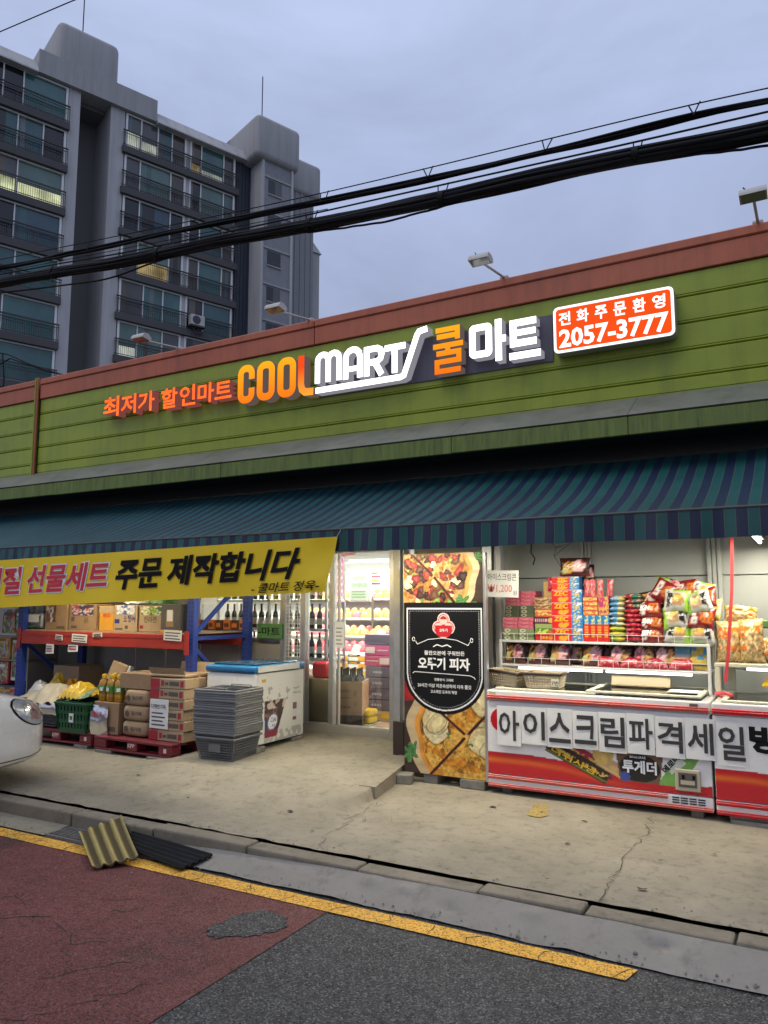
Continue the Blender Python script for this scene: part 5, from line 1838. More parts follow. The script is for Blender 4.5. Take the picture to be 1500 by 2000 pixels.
def rim_mesh(w_, d_, h_, m, out=0.016, th=0.022):
    q = MB()
    a, c = w_ / 2, d_ / 2
    for (x0, y0, x1, y1) in ((-a - out, -c - out, a + out, -c + 0.004), (-a - out, c - 0.004, a + out, c + out), (-a - out, -c + 0.0045, -a + 0.004, c - 0.0045), (a - 0.004, -c + 0.0045, a + out, c - 0.0045)):
        q.box(x0, y0, h_ - th, x1, y1, h_, m, bev=0.005)
    return q
def basket(label, w_, d_, h_, m, group=None, name='shopping_basket', cat='basket', handles=True, m_rim=None, **k):
    t = thing(name, label, cat, (0, 0, 0), group)
    basket_mesh(w_, d_, h_, m, **k).build('lattice', t, local=True)
    rim_mesh(w_, d_, h_, m_rim or m).build('rim', t, local=True)
    q = MB()
    tp = k.get('taper', 0.86)
    q.box(-w_ / 2 * tp, -d_ / 2 * tp, 0, w_ / 2 * tp, d_ / 2 * tp, 0.008, m)
    q.build('bottom', t, local=True)
    if handles:
        for s in (-1, 1):
            q = MB()
            q.tube([(-w_ / 2 * 0.55, s * (d_ / 2 + 0.004), h_ - 0.01), (-w_ / 2 * 0.5, s * (d_ / 2 - 0.02), h_ + 0.012), (w_ / 2 * 0.5, s * (d_ / 2 - 0.02), h_ + 0.012), (w_ / 2 * 0.55, s * (d_ / 2 + 0.004), h_ - 0.01)], 0.006, m, n=6)
            q.build('handle', t, local=True)
    return t
NB = 20
bk = basket('grey shopping basket at the bottom of the tall stack', 0.47, 0.44, 0.215, m_bgrey, 'grey shopping baskets in the stack', nx=20, ny_=18, nz_=8, taper=0.84)
q = MB()
q.box(-0.07, -0.214, 0.075, 0.07, -0.20, 0.15, m_bgrey)
q.build('badge', bk, local=True)
ang0 = R(4)
zb = gzf(-5.16, 6.06) + 0.004
place(bk, (-5.175, 6.07, zb), ang0)
for k in range(1, NB):
    c = copy_tree(bk)
    nm = 'topmost, handles folded in' if k == NB - 1 else '%s from the bottom' % ORD[k]
    c['label'] = 'grey shopping basket in the tall stack beside the white freezer, ' + nm
    place(c, (-5.175 + RNG.uniform(-0.006, 0.006), 6.07 + RNG.uniform(-0.006, 0.006), zb + 0.022 + 0.0225 * k), ang0 + RNG.uniform(-0.012, 0.012))
    if k < NB - 1:
        for ch in list(c.children):
            if ch.name.split('.')[0] in ('handle', 'badge'):
                bpy.data.objects.remove(ch)
g = basket('dark grey basket full of greens under a beige cloth', 0.62, 0.42, 0.30, m_bdark, handles=False, nx=22, ny_=14, nz_=8, taper=0.88)
place(g, (-8.06, 6.28, 0.19), 0.03)
q = MB()
q.box(-8.33, 6.12, 0.21, -7.79, 6.45, 0.44, m_bdark)
tag(q.build('vegetable_bag'), 'dark bag inside the charcoal basket', 'bag')
m_cloth = mat('beige_sack_cloth', (0.42, 0.37, 0.27), rough=0.8, var=0.12, scale=6)
q = MB()
def clothf(u, v):
    x = -8.66 + 0.98 * u
    y = 5.99 + 0.55 * v
    h = 0.50 + 0.15 * np.exp(-((u - 0.62) / 0.25) ** 2) * np.sin(v * 3.1) + 0.05 * vnoise(u * 6, v * 6, 3) + 0.02 * np.sin(u * 30 + v * 8) * (1 - v) - 0.05 * (1 - v) ** 3 - 0.07 * (1 - u) * (1 - v)
    return x, y, h
q.grid(clothf, 40, 20, m_cloth)
tag(q.build('sack_cloth', smooth=60), 'crumpled beige cloth sack thrown over the charcoal basket', 'cloth')
g = basket('dark green basket of yellow bags with a white tag on its front', 0.50, 0.40, 0.32, m_bgreen, handles=False, nx=9, ny_=7, nz_=3, taper=0.86, bar=0.034)
place(g, (-7.44, 6.22, 0.175), 0.04)
q = MB()
q.box(-0.035, -0.193, 0.10, 0.035, -0.188, 0.20, m_paper)
q.box(-0.02, -0.1945, 0.13, 0.02, -0.1935, 0.17, m_grn)
q.build('tag', g, local=True)
m_ybag = mat('yellow_plastic_bag', (0.60, 0.40, 0.03), rough=0.3, var=0.15, scale=8)
q = MB()
q.grid(lambda u, v: (-7.76 + 0.42 * u, 6.08 + 0.34 * v, 0.50 + 0.16 * np.sin(u * 3.1) ** 0.7 * np.sin(v * 3.1) ** 0.5 + 0.06 * vnoise(u * 8, v * 8, 9) + 0.015 * np.sin(u * 40)), 36, 18, m_ybag)
tag(q.build('yellow_bag', smooth=50), 'crumpled bright yellow bag in the green basket', 'bag')
m_lgreen = mat('pale_green_plastic_sheet', (0.16, 0.26, 0.17), rough=0.25, var=0.15)
q = MB()
q.grid(lambda u, v: (-7.58 + 0.42 * u, 6.01 + 0.2 * v + 0.03 * vnoise(u * 5, v * 5, 1), 0.49 + 0.14 * u * v + 0.07 * u + 0.03 * vnoise(u * 7, v * 7, 2)), 20, 10, m_lgreen)
tag(q.build('plastic_sheet', smooth=50), 'pale green plastic sheet hanging over the green basket rim', 'plastic sheet')
q = MB()
T = Matrix.Translation((-7.24, 6.5, 0.72)) @ Matrix.Rotation(R(14), 4, 'Y') @ Matrix.Rotation(R(-14), 4, 'X')
q.box(-0.14, -0.05, -0.2, 0.12, 0.05, 0.2, m_sack, bev=0.02, seg=2, T=T)
q.box(0.125, -0.04, -0.2, 0.15, 0.04, 0.2, m_paper, bev=0.008, T=T)
tag(q.build('flat_sack'), 'flat brown sack standing tilted behind the green basket', 'sack')
carton('small pale carton behind the left rack post', -8.9, 6.9, 0.18, -8.4, 7.3, 0.80, m=m_kraft2)
carton('kraft carton standing by the back wall behind the stacks', -7.5, 7.1, 0.02, -6.85, 7.5, 0.76)
carton('brown carton behind the rack post, beside the white freezer', -6.55, 7.0, 0.05, -6.0, 7.4, 0.74)
# bottles of syrup on the rear shelf, right side frame
q = MB()
q.box(-6.98, 7.42, 1.27, -6.1, 7.6, 1.285, m_blue)
tag(q.build('side_shelf'), 'narrow blue shelf board on the rear rack beam', 'shelf board')
m_can = [mat('orange_can_print', (0.55, 0.16, 0.03), rough=0.35), mat('brown_can_print', (0.09, 0.035, 0.02), rough=0.35), mat('cream_can_print', (0.6, 0.5, 0.35), rough=0.35)]
for i in range(7):
    t = thing('small_pack', 'small %s pack on the rear shelf, %s from the left' % (['orange', 'brown'][i % 2], ORDL[i]), 'pack', (0, 0, 0), 'small packs on the rear rack shelf')
    q = MB()
    q.box(-0.05, -0.04, 0, 0.05, 0.04, 0.12, m_can[i % 2], bev=0.004)
    q.build('box', t, local=True)
    q = MB()
    q.box(-0.035, -0.0425, 0.03, 0.035, -0.0405, 0.08, m_can[1 - i % 2])
    q.build('print', t, local=True)
    place(t, (-6.93 + i * 0.125, 7.5, 1.286), RNG.uniform(-0.1, 0.1))

# white ice cream freezer with the blue rim
m_fw = mat('white_freezer_enamel', (0.66, 0.66, 0.61), rough=0.3, var=0.05, scale=2, dirt=0.25, dscale=3, dcol=(0.40, 0.37, 0.29), coat=0.3)
m_fbl = mat('dark_blue_lid', (0.025, 0.075, 0.14), rough=0.25, var=0.1)
m_fb = mat('blue_freezer_rim', (0.02, 0.16, 0.36), rough=0.35, var=0.08)
fz = thing('ice_freezer', 'white ice cup freezer with blue rim beside the basket stack', 'freezer', (-5.36, 6.73, 0.1))
q = MB()
q.box(-5.69, 6.30, 0.17, -5.03, 7.16, 0.895, m_fw, bev=0.035, seg=4)
q.build('body', fz, smooth=40)
q = MB()
q.box(-5.70, 6.29, 0.90, -5.022, 7.17, 0.968, m_fb, bev=0.02, seg=3)
q.build('rim', fz, smooth=40)
q = MB()
q.box(-5.0235, 6.33, 0.903, -5.018, 7.05, 0.962, m_fw)
q.build('rim_plate', fz)
q = MB()
q.box(-5.64, 6.36, 0.969, -5.08, 6.72, 0.99, m_fbl, bev=0.008)
q.box(-5.64, 6.735, 0.969, -5.08, 7.1, 0.982, m_fbl, bev=0.008)
q.build('lid', fz)
m_prn = printed('freezer_print', rough=0.3, coat=0.2)
FX = -5.0265
def cup_print(u, v):
    """u along the side (towards the door), v up."""
    c = np.zeros(u.shape + (3,)) + np.array([0.66, 0.66, 0.61])
    x, z = u * 0.80, v * 0.70
    n1 = vnoise(x * 22, z * 22, 3)
    # tall glass of iced cola, tapering to the foot
    cx = 0.22 + 0.22 * (z - 0.05)
    hw = 0.10 + 0.10 * (z - 0.05) / 0.42
    cup = (np.abs(x - cx) < hw) & (z > 0.05) & (z < 0.42)
    cola = np.where(n1[..., None] > 0.60, np.array([0.25, 0.10, 0.05]), np.array([0.035, 0.012, 0.01]))
    c = np.where(cup[..., None], cola, c)
    ice = cup & (z > 0.33) & (n1 > 0.42)
    c = np.where(ice[..., None], np.array([0.55, 0.45, 0.38]), c)
    splash = (np.abs(x - cx) < hw * 1.15) & (z >= 0.40) & (z < 0.58) & (n1 > 0.50 + 0.25 * (z - 0.40) / 0.18)
    c = np.where(splash[..., None], np.array([0.36, 0.34, 0.31]), c)
    badge = ((x - cx) ** 2 + (z - 0.20) ** 2) < 0.075 ** 2
    ring = ((x - cx) ** 2 + (z - 0.20) ** 2) < 0.088 ** 2
    blu = cup & (x < cx - 0.03) & (z < 0.30) & (n1 < 0.55)
    c = np.where(blu[..., None], np.array([0.03, 0.05, 0.16]), c)
    pnk = cup & (z < 0.12)
    c = np.where(pnk[..., None], np.array([0.22, 0.02, 0.05]), c)
    c = np.where(ring[..., None], np.array([0.10, 0.12, 0.25]), c)
    c = np.where(badge[..., None], np.array([0.75, 0.75, 0.75]), c)
    cx2 = 0.64
    cup2 = (np.abs(x - cx2) < 0.032 + 0.03 * (z - 0.17)) & (z > 0.17) & (z < 0.36)
    c = np.where(cup2[..., None], np.array([0.12, 0.04, 0.03]), c)
    c = np.where((cup2 & (np.abs(z - 0.25) < 0.04))[..., None], np.array([0.6, 0.6, 0.6]), c)
    cubes = (z < 0.09 + 0.03 * n1) & (n1 > 0.48)
    c = np.where((cubes & ~cup)[..., None], np.array([0.42, 0.40, 0.35]), c)
    return c
q = MB()
q.grid(lambda u, v: (FX + 0 * u, 6.34 + 0.80 * u, 0.185 + 0.70 * v), 90, 80, m_prn, colfn=cup_print)
q.build('print', fz)
q = MB()
write(q, 'Cafe', (FX + 0.002, 6.55, 0.385), Y3, Z3, 0.10, 0.045, m_bpr, bold=0.01, shear=0.2)
write(q, 'ice', (FX + 0.002, 6.58, 0.335), Y3, Z3, 0.05, 0.03, m_bpr, bold=0.01, shear=0.2)
q.ribbon([(6.95, 0.70), (7.0, 0.69), (7.06, 0.705)], 0.003, 0, m_gink, O=(FX + 0.002, 0, 0), U=Y3, V=Z3)
q.ribbon([(-5.5, 0.745), (-5.42, 0.725), (-5.34, 0.735), (-5.29, 0.755)], 0.004, 0, m_gink, O=(0, 6.297, 0), U=X3, V=Z3)
write(q, 'Lacomida', (-5.49, 6.297, 0.63), X3, Z3, 0.24, 0.04, m_gink)
write(q, 'Nonstop', (FX + 0.002, 6.95, 0.63), Y3, Z3, 0.14, 0.03, m_gink)
q.box(FX - 0.001, 6.40, 0.80, FX + 0.002, 6.47, 0.83, m_orp)
q.build('lettering', fz)
block('upper brick under the front corner of the white freezer', -5.16, 6.26, -4.98, 6.42, 0.115, 0.168, 0.1)
block('lower brick under the front corner of the white freezer', -5.2, 6.24, -4.97, 6.42, 0.05, 0.114, -0.05)
block('block under the rear corner of the white freezer', -5.2, 6.95, -5.02, 7.13, 0.08, 0.168)
block('block under the left corner of the white freezer', -5.66, 6.3, -5.48, 6.46, 0.03, 0.168)

# goods stacked at the far left edge
for i, (x, z, w_, h_, c, lab) in enumerate(((-9.95, 1.16, 0.34, 0.40, m_wcell, 'white and grey bag on the far left pile, upper row'), (-9.72, 1.2, 0.22, 0.34, m_grn, 'green labelled tub on the far left pile'), (-10.05, 0.84, 0.3, 0.3, m_orp, 'orange pack on the far left pile, middle row'),
                                           (-9.72, 0.55, 0.26, 0.56, m_paper, 'white sale poster board at the far left'), (-10.05, 0.5, 0.3, 0.32, m_cred, 'red pack on the far left pile, lower row'), (-9.95, 0.18, 0.5, 0.3, m_bdark, 'dark crate at the foot of the far left pile'))):
    carton(lab, x - w_ / 2, 6.95, z, x + w_ / 2, 7.3, z + h_, m=c, group='goods piled at the far left edge', tape=False, name='goods_pack', cat='pack',
           prints=((((0.45, 0.45, 0.43), (0.05, 0.05, 0.05), (0.5, 0.3, 0.05), (0.4, 0.05, 0.06), (0.1, 0.25, 0.05), 20 + i), 0.06, 0.08, 0.94, 0.92, m_gink), (None, 0.2, 0.7, 0.7, 0.82, [m_gink, m_paper, m_ycap, m_redink, m_paper, m_orp][i])))
q = MB()
q.box(-11.2, 6.9, 0.0, -9.45, 7.4, 0.17, m_pred)
q.box(-11.2, 6.92, 0.82, -9.45, 7.4, 0.835, m_steel)
q.box(-11.2, 6.92, 1.14, -9.45, 7.4, 1.155, m_steel)
q.box(-9.47, 6.92, 0.171, -9.45, 7.4, 1.6, m_steel)
tag(q.build('goods_shelf'), 'low steel shelf at the far left holding assorted packs', 'shelf')

# loose clutter among the pallets
for i, (x, y, z, w_, h_, m, lab) in enumerate(((-8.55, 6.7, 0.5, 0.26, 0.2, m_ybag, 'yellow and brown snack packs heaped behind the beige cloth'), (-8.35, 6.75, 0.5, 0.22, 0.16, m_orp, 'orange packs heaped behind the beige cloth'), (-8.75, 6.6, 0.48, 0.25, 0.14, m_wcell, 'white crumpled bag beside the beige cloth'),
                                               (-7.9, 6.55, 0.42, 0.24, 0.2, m_lgreen, 'pale green bag between the two baskets'))):
    q = MB()
    q.grid(lambda u, v: (x + w_ * (u - 0.5) + 0.03 * vnoise(u * 7, v * 7, i), y + 0.2 * (v - 0.5), z + h_ * (np.sin(u * 3.14) * np.sin(v * 3.14)) ** 0.5 * (0.6 + 0.8 * vnoise(u * 8, v * 8, i + 5))), 20, 12, m)
    tag(q.build('bag', smooth=45), lab, 'bag')
q = MB()
q.grid(lambda u, v: (-8.42 + 0.72 * u, 6.045 - 0.02 * np.sin(v * 3) + 0.02 * vnoise(u * 9, v * 5, 3), 0.47 - 0.16 * v + 0.03 * vnoise(u * 8, v * 8, 4)), 24, 10, m_film)
tag(q.build('clear_wrap', smooth=60), 'clear plastic wrap hanging over the charcoal basket side', 'plastic wrap')

# ================================================================== inside the shop, seen through the glass
m_shelf = mat('white_shelf_metal', (0.68, 0.68, 0.66), rough=0.4, var=0.05)
m_wine = mat('dark_wine_bottle', (0.012, 0.018, 0.014), rough=0.12, var=0.2, coat=0.4)
m_wlab = mat('bottle_sticker', (0.55, 0.52, 0.45), rough=0.5)
m_winebox = mat('orange_kraft_carton', (0.50, 0.30, 0.17), rough=0.7, var=0.08)
m_wbase = mat('dark_brown_print', (0.045, 0.03, 0.028), rough=0.6)
m_blackc = mat('charcoal_gift_box', (0.105, 0.085, 0.125), rough=0.5, var=0.08)
m_pinkc = mat('magenta_gift_box', (0.42, 0.035, 0.13), rough=0.5, var=0.06)
FL = 0.162
proto_b = [None]
def wine(label, x, y, z, group, s=1.0):
    if proto_b[0] is None:
        t = thing('wine_bottle', label, 'bottle', (0, 0, 0), group)
        q = MB()
        q.lathe([(0.036, 0), (0.037, 0.16), (0.030, 0.195), (0.014, 0.22), (0.014, 0.29), (0.016, 0.292), (0.016, 0.305)], m_wine, n=10)
        q.build('bottle', t, local=True, smooth=50)
        q = MB()
        q.lathe([(0.0376, 0.05), (0.0381, 0.13)], m_wlab, n=10, caps=False)
        q.build('sticker', t, local=True)
        proto_b[0] = t
    else:
        t = copy_tree(proto_b[0])
        t['label'] = label
        t['group'] = group
    place(t, (x, y, z), RNG.uniform(0, 6), sc=(s, s, s))
t = thing('wine_carton', 'open orange and brown carton of dark bottles just inside the door', 'carton', (-5.02, 8.02, FL))
q = MB()
for (x0, y0, x1, y1) in ((-0.24, -0.21, 0.24, -0.195), (-0.24, 0.195, 0.24, 0.21), (-0.24, -0.1945, -0.225, 0.1945), (0.225, -0.1945, 0.24, 0.1945)):
    q.box(x0, y0, 0.145, x1, y1, 0.53, m_winebox)
    q.box(x0, y0, 0.0, x1, y1, 0.1445, m_wbase)
q.box(-0.22, -0.19, 0.0, 0.22, 0.19, 0.30, m_winebox)
q.build('box', t, local=True)
q = MB()
write(q, 'SANGRIA', (-0.1, -0.2115, 0.41), X3, Z3, 0.2, 0.03, m_wbase)
write(q, 'LENORA', (-0.12, -0.2115, 0.22), X3, Z3, 0.22, 0.035, m_wbase, bold=0.01)
q.box(-0.1, -0.2115, 0.34, 0.1, -0.2105, 0.346, m_wbase)
q.add([(-0.2415, 0.06, 0.33), (-0.2415, -0.02, 0.33), (-0.2415, -0.02, 0.345), (-0.2415, 0.06, 0.345)], [(0, 1, 2, 3)], m_wbase)
q.add([(-0.2415, -0.02, 0.02), (-0.2415, -0.10, 0.02), (-0.2415, -0.10, 0.08), (-0.2415, -0.02, 0.08)], [(0, 1, 2, 3)], m_paper)
q.build('print', t, local=True)
t.rotation_euler = (0, 0, R(20))
ca, sa = math.cos(R(20)), math.sin(R(20))
for i in range(5):
    for j in range(3):
        dx, dy = -0.17 + i * 0.085, -0.12 + j * 0.12
        wine('dark wine bottle standing in the open carton, %s row, %s from the left' % (['front', 'middle', 'back'][j], ORDL[i]), -5.02 + dx * ca - dy * sa, 8.02 + dx * sa + dy * ca, FL + 0.31 + 0.06, 'dark bottles in the open carton')
# gift boxes by the door
GB = 'gift boxes stacked inside the door'
carton('pale fruit carton at the foot of the gift box stack', -5.02, 8.5, FL, -4.60, 8.85, FL + 0.125, m=m_kraft2, group=GB, prints=((None, 0.1, 0.4, 0.2, 0.6, m_gink), (None, 0.5, 0.3, 0.9, 0.8, m_ycap)), tape=False, name='gift_box', cat='gift box')
for k in range(4):
    t = carton('charcoal gift box with white lettering, %s' % ['lowest of the four', 'second from the bottom', 'third from the bottom', 'topmost of the four'][k], -5.06 + 0.008 * k, 8.5, FL + 0.128 + 0.134 * k, -4.62, 8.85, FL + 0.258 + 0.134 * k, m=m_blackc, group=GB,
               prints=(('오로시오', 0.26, 0.36, 0.60, 0.62, m_wink),), tape=False, name='gift_box', cat='gift box')
for k in range(2):
    carton('magenta gift box with a pale sticker, %s' % ['lower one', 'upper one'][k], -5.05, 8.5, FL + 0.666 + 0.133 * k, -4.62, 8.85, FL + 0.796 + 0.133 * k, m=m_pinkc, group=GB,
           prints=((None, [0.52, 0.04][k], 0.2, [0.85, 0.36][k], 0.8, m_pk), (None, [0.06, 0.45][k], 0.46, [0.48, 0.8][k], 0.54, m_pk)), tape=False, name='gift_box', cat='gift box')
carton('dark gift box on top of the magenta ones', -5.05, 8.5, FL + 0.934, -4.62, 8.85, FL + 1.06, m=m_blackc, group=GB, tape=False, name='gift_box', cat='gift box')
m_melon = mat('yellow_melon_skin', (0.78, 0.56, 0.04), rough=0.35, var=0.1, scale=9)
for k in range(2):
    sack('yellow bag of fruit on the shop floor, %s one' % ['lower', 'upper'][k], -4.97, -4.72, 8.05, 8.3, FL + 0.02 + 0.085 * k, FL + 0.105 + 0.085 * k, m_melon, 20 + k, 'fruit bag', 'fruit_bag', 'yellow bags on the shop floor', prints=False)
q = MB()
q.box(-5.02, 8.02, FL, -4.70, 8.32, FL + 0.02, m_wlab)
tag(q.build('flat_tray'), 'flat pale tray under the yellow fruit bags', 'tray')
m_obox = mat('orange_fruit_print', (0.72, 0.36, 0.03), rough=0.5, var=0.2, scale=18)
for c in range(2):
    for k in range(8):
        x0 = -5.86 + 0.29 * c
        z0 = FL + 0.097 * k
        carton('white and orange fruit box, %s column, %s' % (['left', 'right'][c], ['lowest', 'second from the bottom', 'third from the bottom', 'fourth from the bottom', 'fifth from the bottom', 'third from the top', 'second from the top', 'topmost'][k]),
               x0, 8.95, z0, x0 + 0.28, 9.25, z0 + 0.094, m=m_paper, group='orange fruit boxes inside the door', prints=((None, 0.0, 0.62, 0.66, 0.95, m_ink), (None, 0.56, 0.05, 0.98, 0.7, m_obox), (None, 0.06, 0.7, 0.5, 0.88, m_ycap)), tape=False, name='fruit_box', cat='fruit box')

# bottle shelves left of the door
t = thing('bottle_shelf', 'grey steel shelf of dark bottles behind the wire mesh', 'shelf', (-5.9, 8.05, FL))
for x in (-6.95, -6.1, -5.23):
    q = MB()
    q.box(x, 7.86, FL, x + 0.03, 7.89, 2.1, m_alu)
    q.box(x, 8.26, FL, x + 0.03, 8.29, 2.1, m_alu)
    q.build('upright', t)
for z in (0.55, 0.95, 1.30, 1.66):
    q = MB()
    q.box(-6.95, 7.86, z - 0.03, -5.2, 8.29, z, m_shelf, bev=0.004)
    q.build('board', t)
for zi, z in enumerate((0.95, 1.30, 1.66)):
    for i in range(15):
        wine('dark bottle on the %s shelf behind the mesh, %s from the left' % (['lower', 'middle', 'upper'][zi], ORDL[i]), -6.84 + i * 0.113, 7.96, z + 0.001, 'bottles on the shelf behind the mesh', 1.0)
for i in range(8):
    sack('small bag on the bottom shelf behind the mesh, %s from the left' % ORDL[i], -6.85 + i * 0.2, -6.68 + i * 0.2, 7.9, 8.15, 0.551, 0.73, [m_pk, m_ybag, m_wcell][i % 3], 30 + i, 'bag', 'snack_bag', 'bags on the bottom shelf behind the mesh', prints=False)
m_sgrn = mat('green_sign_board', (0.06, 0.17, 0.05), rough=0.5, var=0.08)
q = MB()
q.box(-6.0, 7.53, 1.19, -5.62, 7.55, 1.365, m_sgrn)
s_ = tag(q.build('green_sign'), 'small green sign with black letters left of the mesh', 'sign')
q = MB()
write(q, '-마트', (-5.985, 7.528, 1.225), X3, Z3, 0.33, 0.10, m_ink, bold=0.02)
q.build('lettering', s_)
t = thing('wire_mesh', 'white wire mesh panel between two door posts', 'mesh panel', (-5.49, 7.58, 0.23))
q = MB()
for i in range(6):
    x = -5.595 + i * 0.042
    q.box(x - 0.0025, 7.572, 0.24, x + 0.0025, 7.577, 2.2, m_white)
for k in range(46):
    z = 0.25 + k * 0.043
    q.box(-5.6, 7.577, z - 0.0025, -5.38, 7.582, z + 0.0025, m_white)
q.build('wire', t, kind='stuff')
# red bag and folded stuff low behind the posts
sack('red and white bag on the floor behind the posts', -5.35, -5.12, 7.75, 7.95, 0.72, 0.92, m_redink, 51, 'bag', 'snack_bag', prints=False)
carton('pale carton under the red and white bag', -5.42, 7.72, FL, -5.08, 8.0, 0.72, m=m_kraft2)

# fruit and snack display at the back
t = thing('fruit_display', 'white tiered display rack of bright packs deep in the shop', 'display rack', (-6.9, 11.1, FL))
for k, (z, y) in enumerate(((0.62, 10.35), (0.86, 10.6), (1.10, 10.85), (1.38, 11.1), (1.7, 11.35))):
    q = MB()
    q.box(-9.3, y - 0.16, z - 0.035, -4.4, y + 0.30, z - 0.002, m_shelf, bev=0.005)
    q.build('tier', t)
q = MB()
q.box(-9.3, 11.5, FL, -4.4, 11.58, 2.2, m_shelf)
q.build('back_panel', t)
q = MB()
q.box(-9.3, 10.35, FL, -4.4, 11.45, 0.58, m_shelf)
q.build('plinth', t)
for x in (-7.05, -6.32):
    q = MB()
    q.box(x - 0.015, 10.88, 1.1, x + 0.015, 10.91, 1.72, m_gink)
    q.build('divider', t)
PK = [mat('pink_pack', (0.70, 0.16, 0.20), rough=0.3, var=0.35, scale=26), mat('yellow_pack', (0.78, 0.55, 0.08), rough=0.3, var=0.3, scale=26), mat('orange_pack', (0.74, 0.30, 0.10), rough=0.3, var=0.35, scale=26),
      mat('red_pack', (0.62, 0.06, 0.07), rough=0.3, var=0.35, scale=26), mat('cream_pack', (0.68, 0.52, 0.36), rough=0.3, var=0.25, scale=26), mat('green_pack', (0.36, 0.50, 0.10), rough=0.3, var=0.25, scale=26)]
PKN = ['pink', 'yellow', 'orange', 'red', 'cream', 'green']
def packmesh(m, nm):
    q = MB()
    q.grid(lambda u, v: ((u - 0.5) * 0.15, (v - 0.5) * 0.16, 0.115 * (np.sin(u * math.pi) * np.sin(v * math.pi)) ** 0.4), 9, 7, m)
    o = q.build('fruit_pack', smooth=60)
    return o
pm = [packmesh(m, n) for m, n in zip(PK, PKN)]
used = [False] * 6
cnt = 0
for r_, (z, y, pick) in enumerate(((0.86, 10.6, [3, 0, 3, 4]), (1.10, 10.85, [0, 3, 2, 4]), (1.38, 11.1, [2, 4, 2, 0]), (1.70, 11.35, [0, 1, 4, 1]))):
    for i in range(16):
        for j in range(2):
            x = -7.75 + i * 0.152 + RNG.uniform(-0.01, 0.01)
            k = pick[RNG.randint(4)]
            if r_ == 3:
                k = 0 if i < 9 and RNG.rand() < 0.7 else 1 if i >= 9 else k
            if r_ == 2 and i > 13:
                k = 5
            o = pm[k] if not used[k] else pm[k].copy()
            if used[k]:
                COL.objects.link(o)
            used[k] = True
            o.name = 'fruit_pack'
            tag(o, '%s pack on the %s tier of the back display, %s layer, %s from the left' % (PKN[k], ['lowest', 'second', 'third', 'top'][r_], ['front', 'rear'][j], ORDL[i]), 'fruit pack', 'packs on the back display')
            place(o, (x, y - 0.07 + 0.16 * j, z + 0.05 * j), RNG.uniform(-0.15, 0.15), rx=0.3)
for i, o in enumerate(pm):
    if not used[i]:
        bpy.data.objects.remove(o)
m_board = mat('grey_notice_board', (0.25, 0.29, 0.28), rough=0.6, var=0.06)
q = MB()
q.box(-6.14, 9.9, 1.66, -5.80, 9.92, 2.10, m_board)
q.box(-6.16, 9.921, 1.64, -5.78, 9.93, 2.12, m_shelf)
s_ = tag(q.build('hanging_notice'), 'grey notice board in a white frame hanging inside the shop', 'notice board')
q = MB()
write(q, '감사합니다', (-6.10, 9.898, 1.85), X3, Z3, 0.26, 0.07, m_sgrn)
write(q, '쇼핑카트', (-6.10, 9.898, 1.96), X3, Z3, 0.22, 0.06, m_sgrn)
for k in range(3):
    q.box(-6.10, 9.897, 1.70 + 0.04 * k, -5.86, 9.898, 1.715 + 0.04 * k, m_sgrn)
q.build('lettering', s_)
m_pstrip = mat('magenta_strip', (0.62, 0.10, 0.38), rough=0.5, var=0.1)
q = MB()
q.box(-6.95, 10.8, 1.62, -6.83, 10.82, 2.36, m_pstrip)
for k in range(6):
    q.add([(-6.95, 10.798, 1.7 + 0.11 * k), (-6.89, 10.798, 1.66 + 0.11 * k), (-6.83, 10.798, 1.7 + 0.11 * k), (-6.83, 10.798, 1.74 + 0.11 * k), (-6.89, 10.798, 1.70 + 0.11 * k), (-6.95, 10.798, 1.74 + 0.11 * k)], [(0, 1, 2, 3, 4, 5)], m_pk)
tag(q.build('promotion_strip'), 'magenta promotion strip hanging beside the notice board', 'banner')
for i, (x, z, w_, h_) in enumerate(((-6.6, 1.9, 0.22, 0.3), (-6.2, 1.95, 0.25, 0.25), (-5.7, 1.9, 0.3, 0.34))):
    q = MB()
    q.box(x, 11.30, z, x + w_, 11.31, z + h_, m_paper)
    for k in range(4):
        q.box(x + 0.02, 11.298, z + 0.03 + 0.06 * k, x + w_ - 0.02 - 0.05 * (k % 2), 11.30, z + 0.06 + 0.06 * k, [m_bpr, m_ycap, m_pinkc, m_gink][(k + i) % 4])
    tag(q.build('price_poster'), 'bright price poster over the back display, %s of three' % ['left one', 'middle one', 'right one'][i], 'poster', 'price posters over the back display')
q = MB()
q.box(-4.905, 7.585, 1.10, -4.775, 7.589, 1.40, m_paper)
for k in range(5):
    q.box(-4.89, 7.584, 1.14 + 0.045 * k, -4.80 - 0.02 * (k % 2), 7.585, 1.15 + 0.045 * k, m_gink)
tag(q.build('door_notice'), 'narrow white notice taped to the door glass', 'notice')
m_cam = mat('maroon_round_lamp', (0.12, 0.02, 0.03), rough=0.4)
q = MB()
q.lathe([(0.02, 0.0), (0.17, 0.02), (0.19, 0.06), (0.15, 0.12), (0.05, 0.16)], m_cam, c=(-6.55, 10.4, 2.36), n=16)
tag(q.build('air_curtain_fan', smooth=50), 'maroon round fan under the shop ceiling', 'fan')

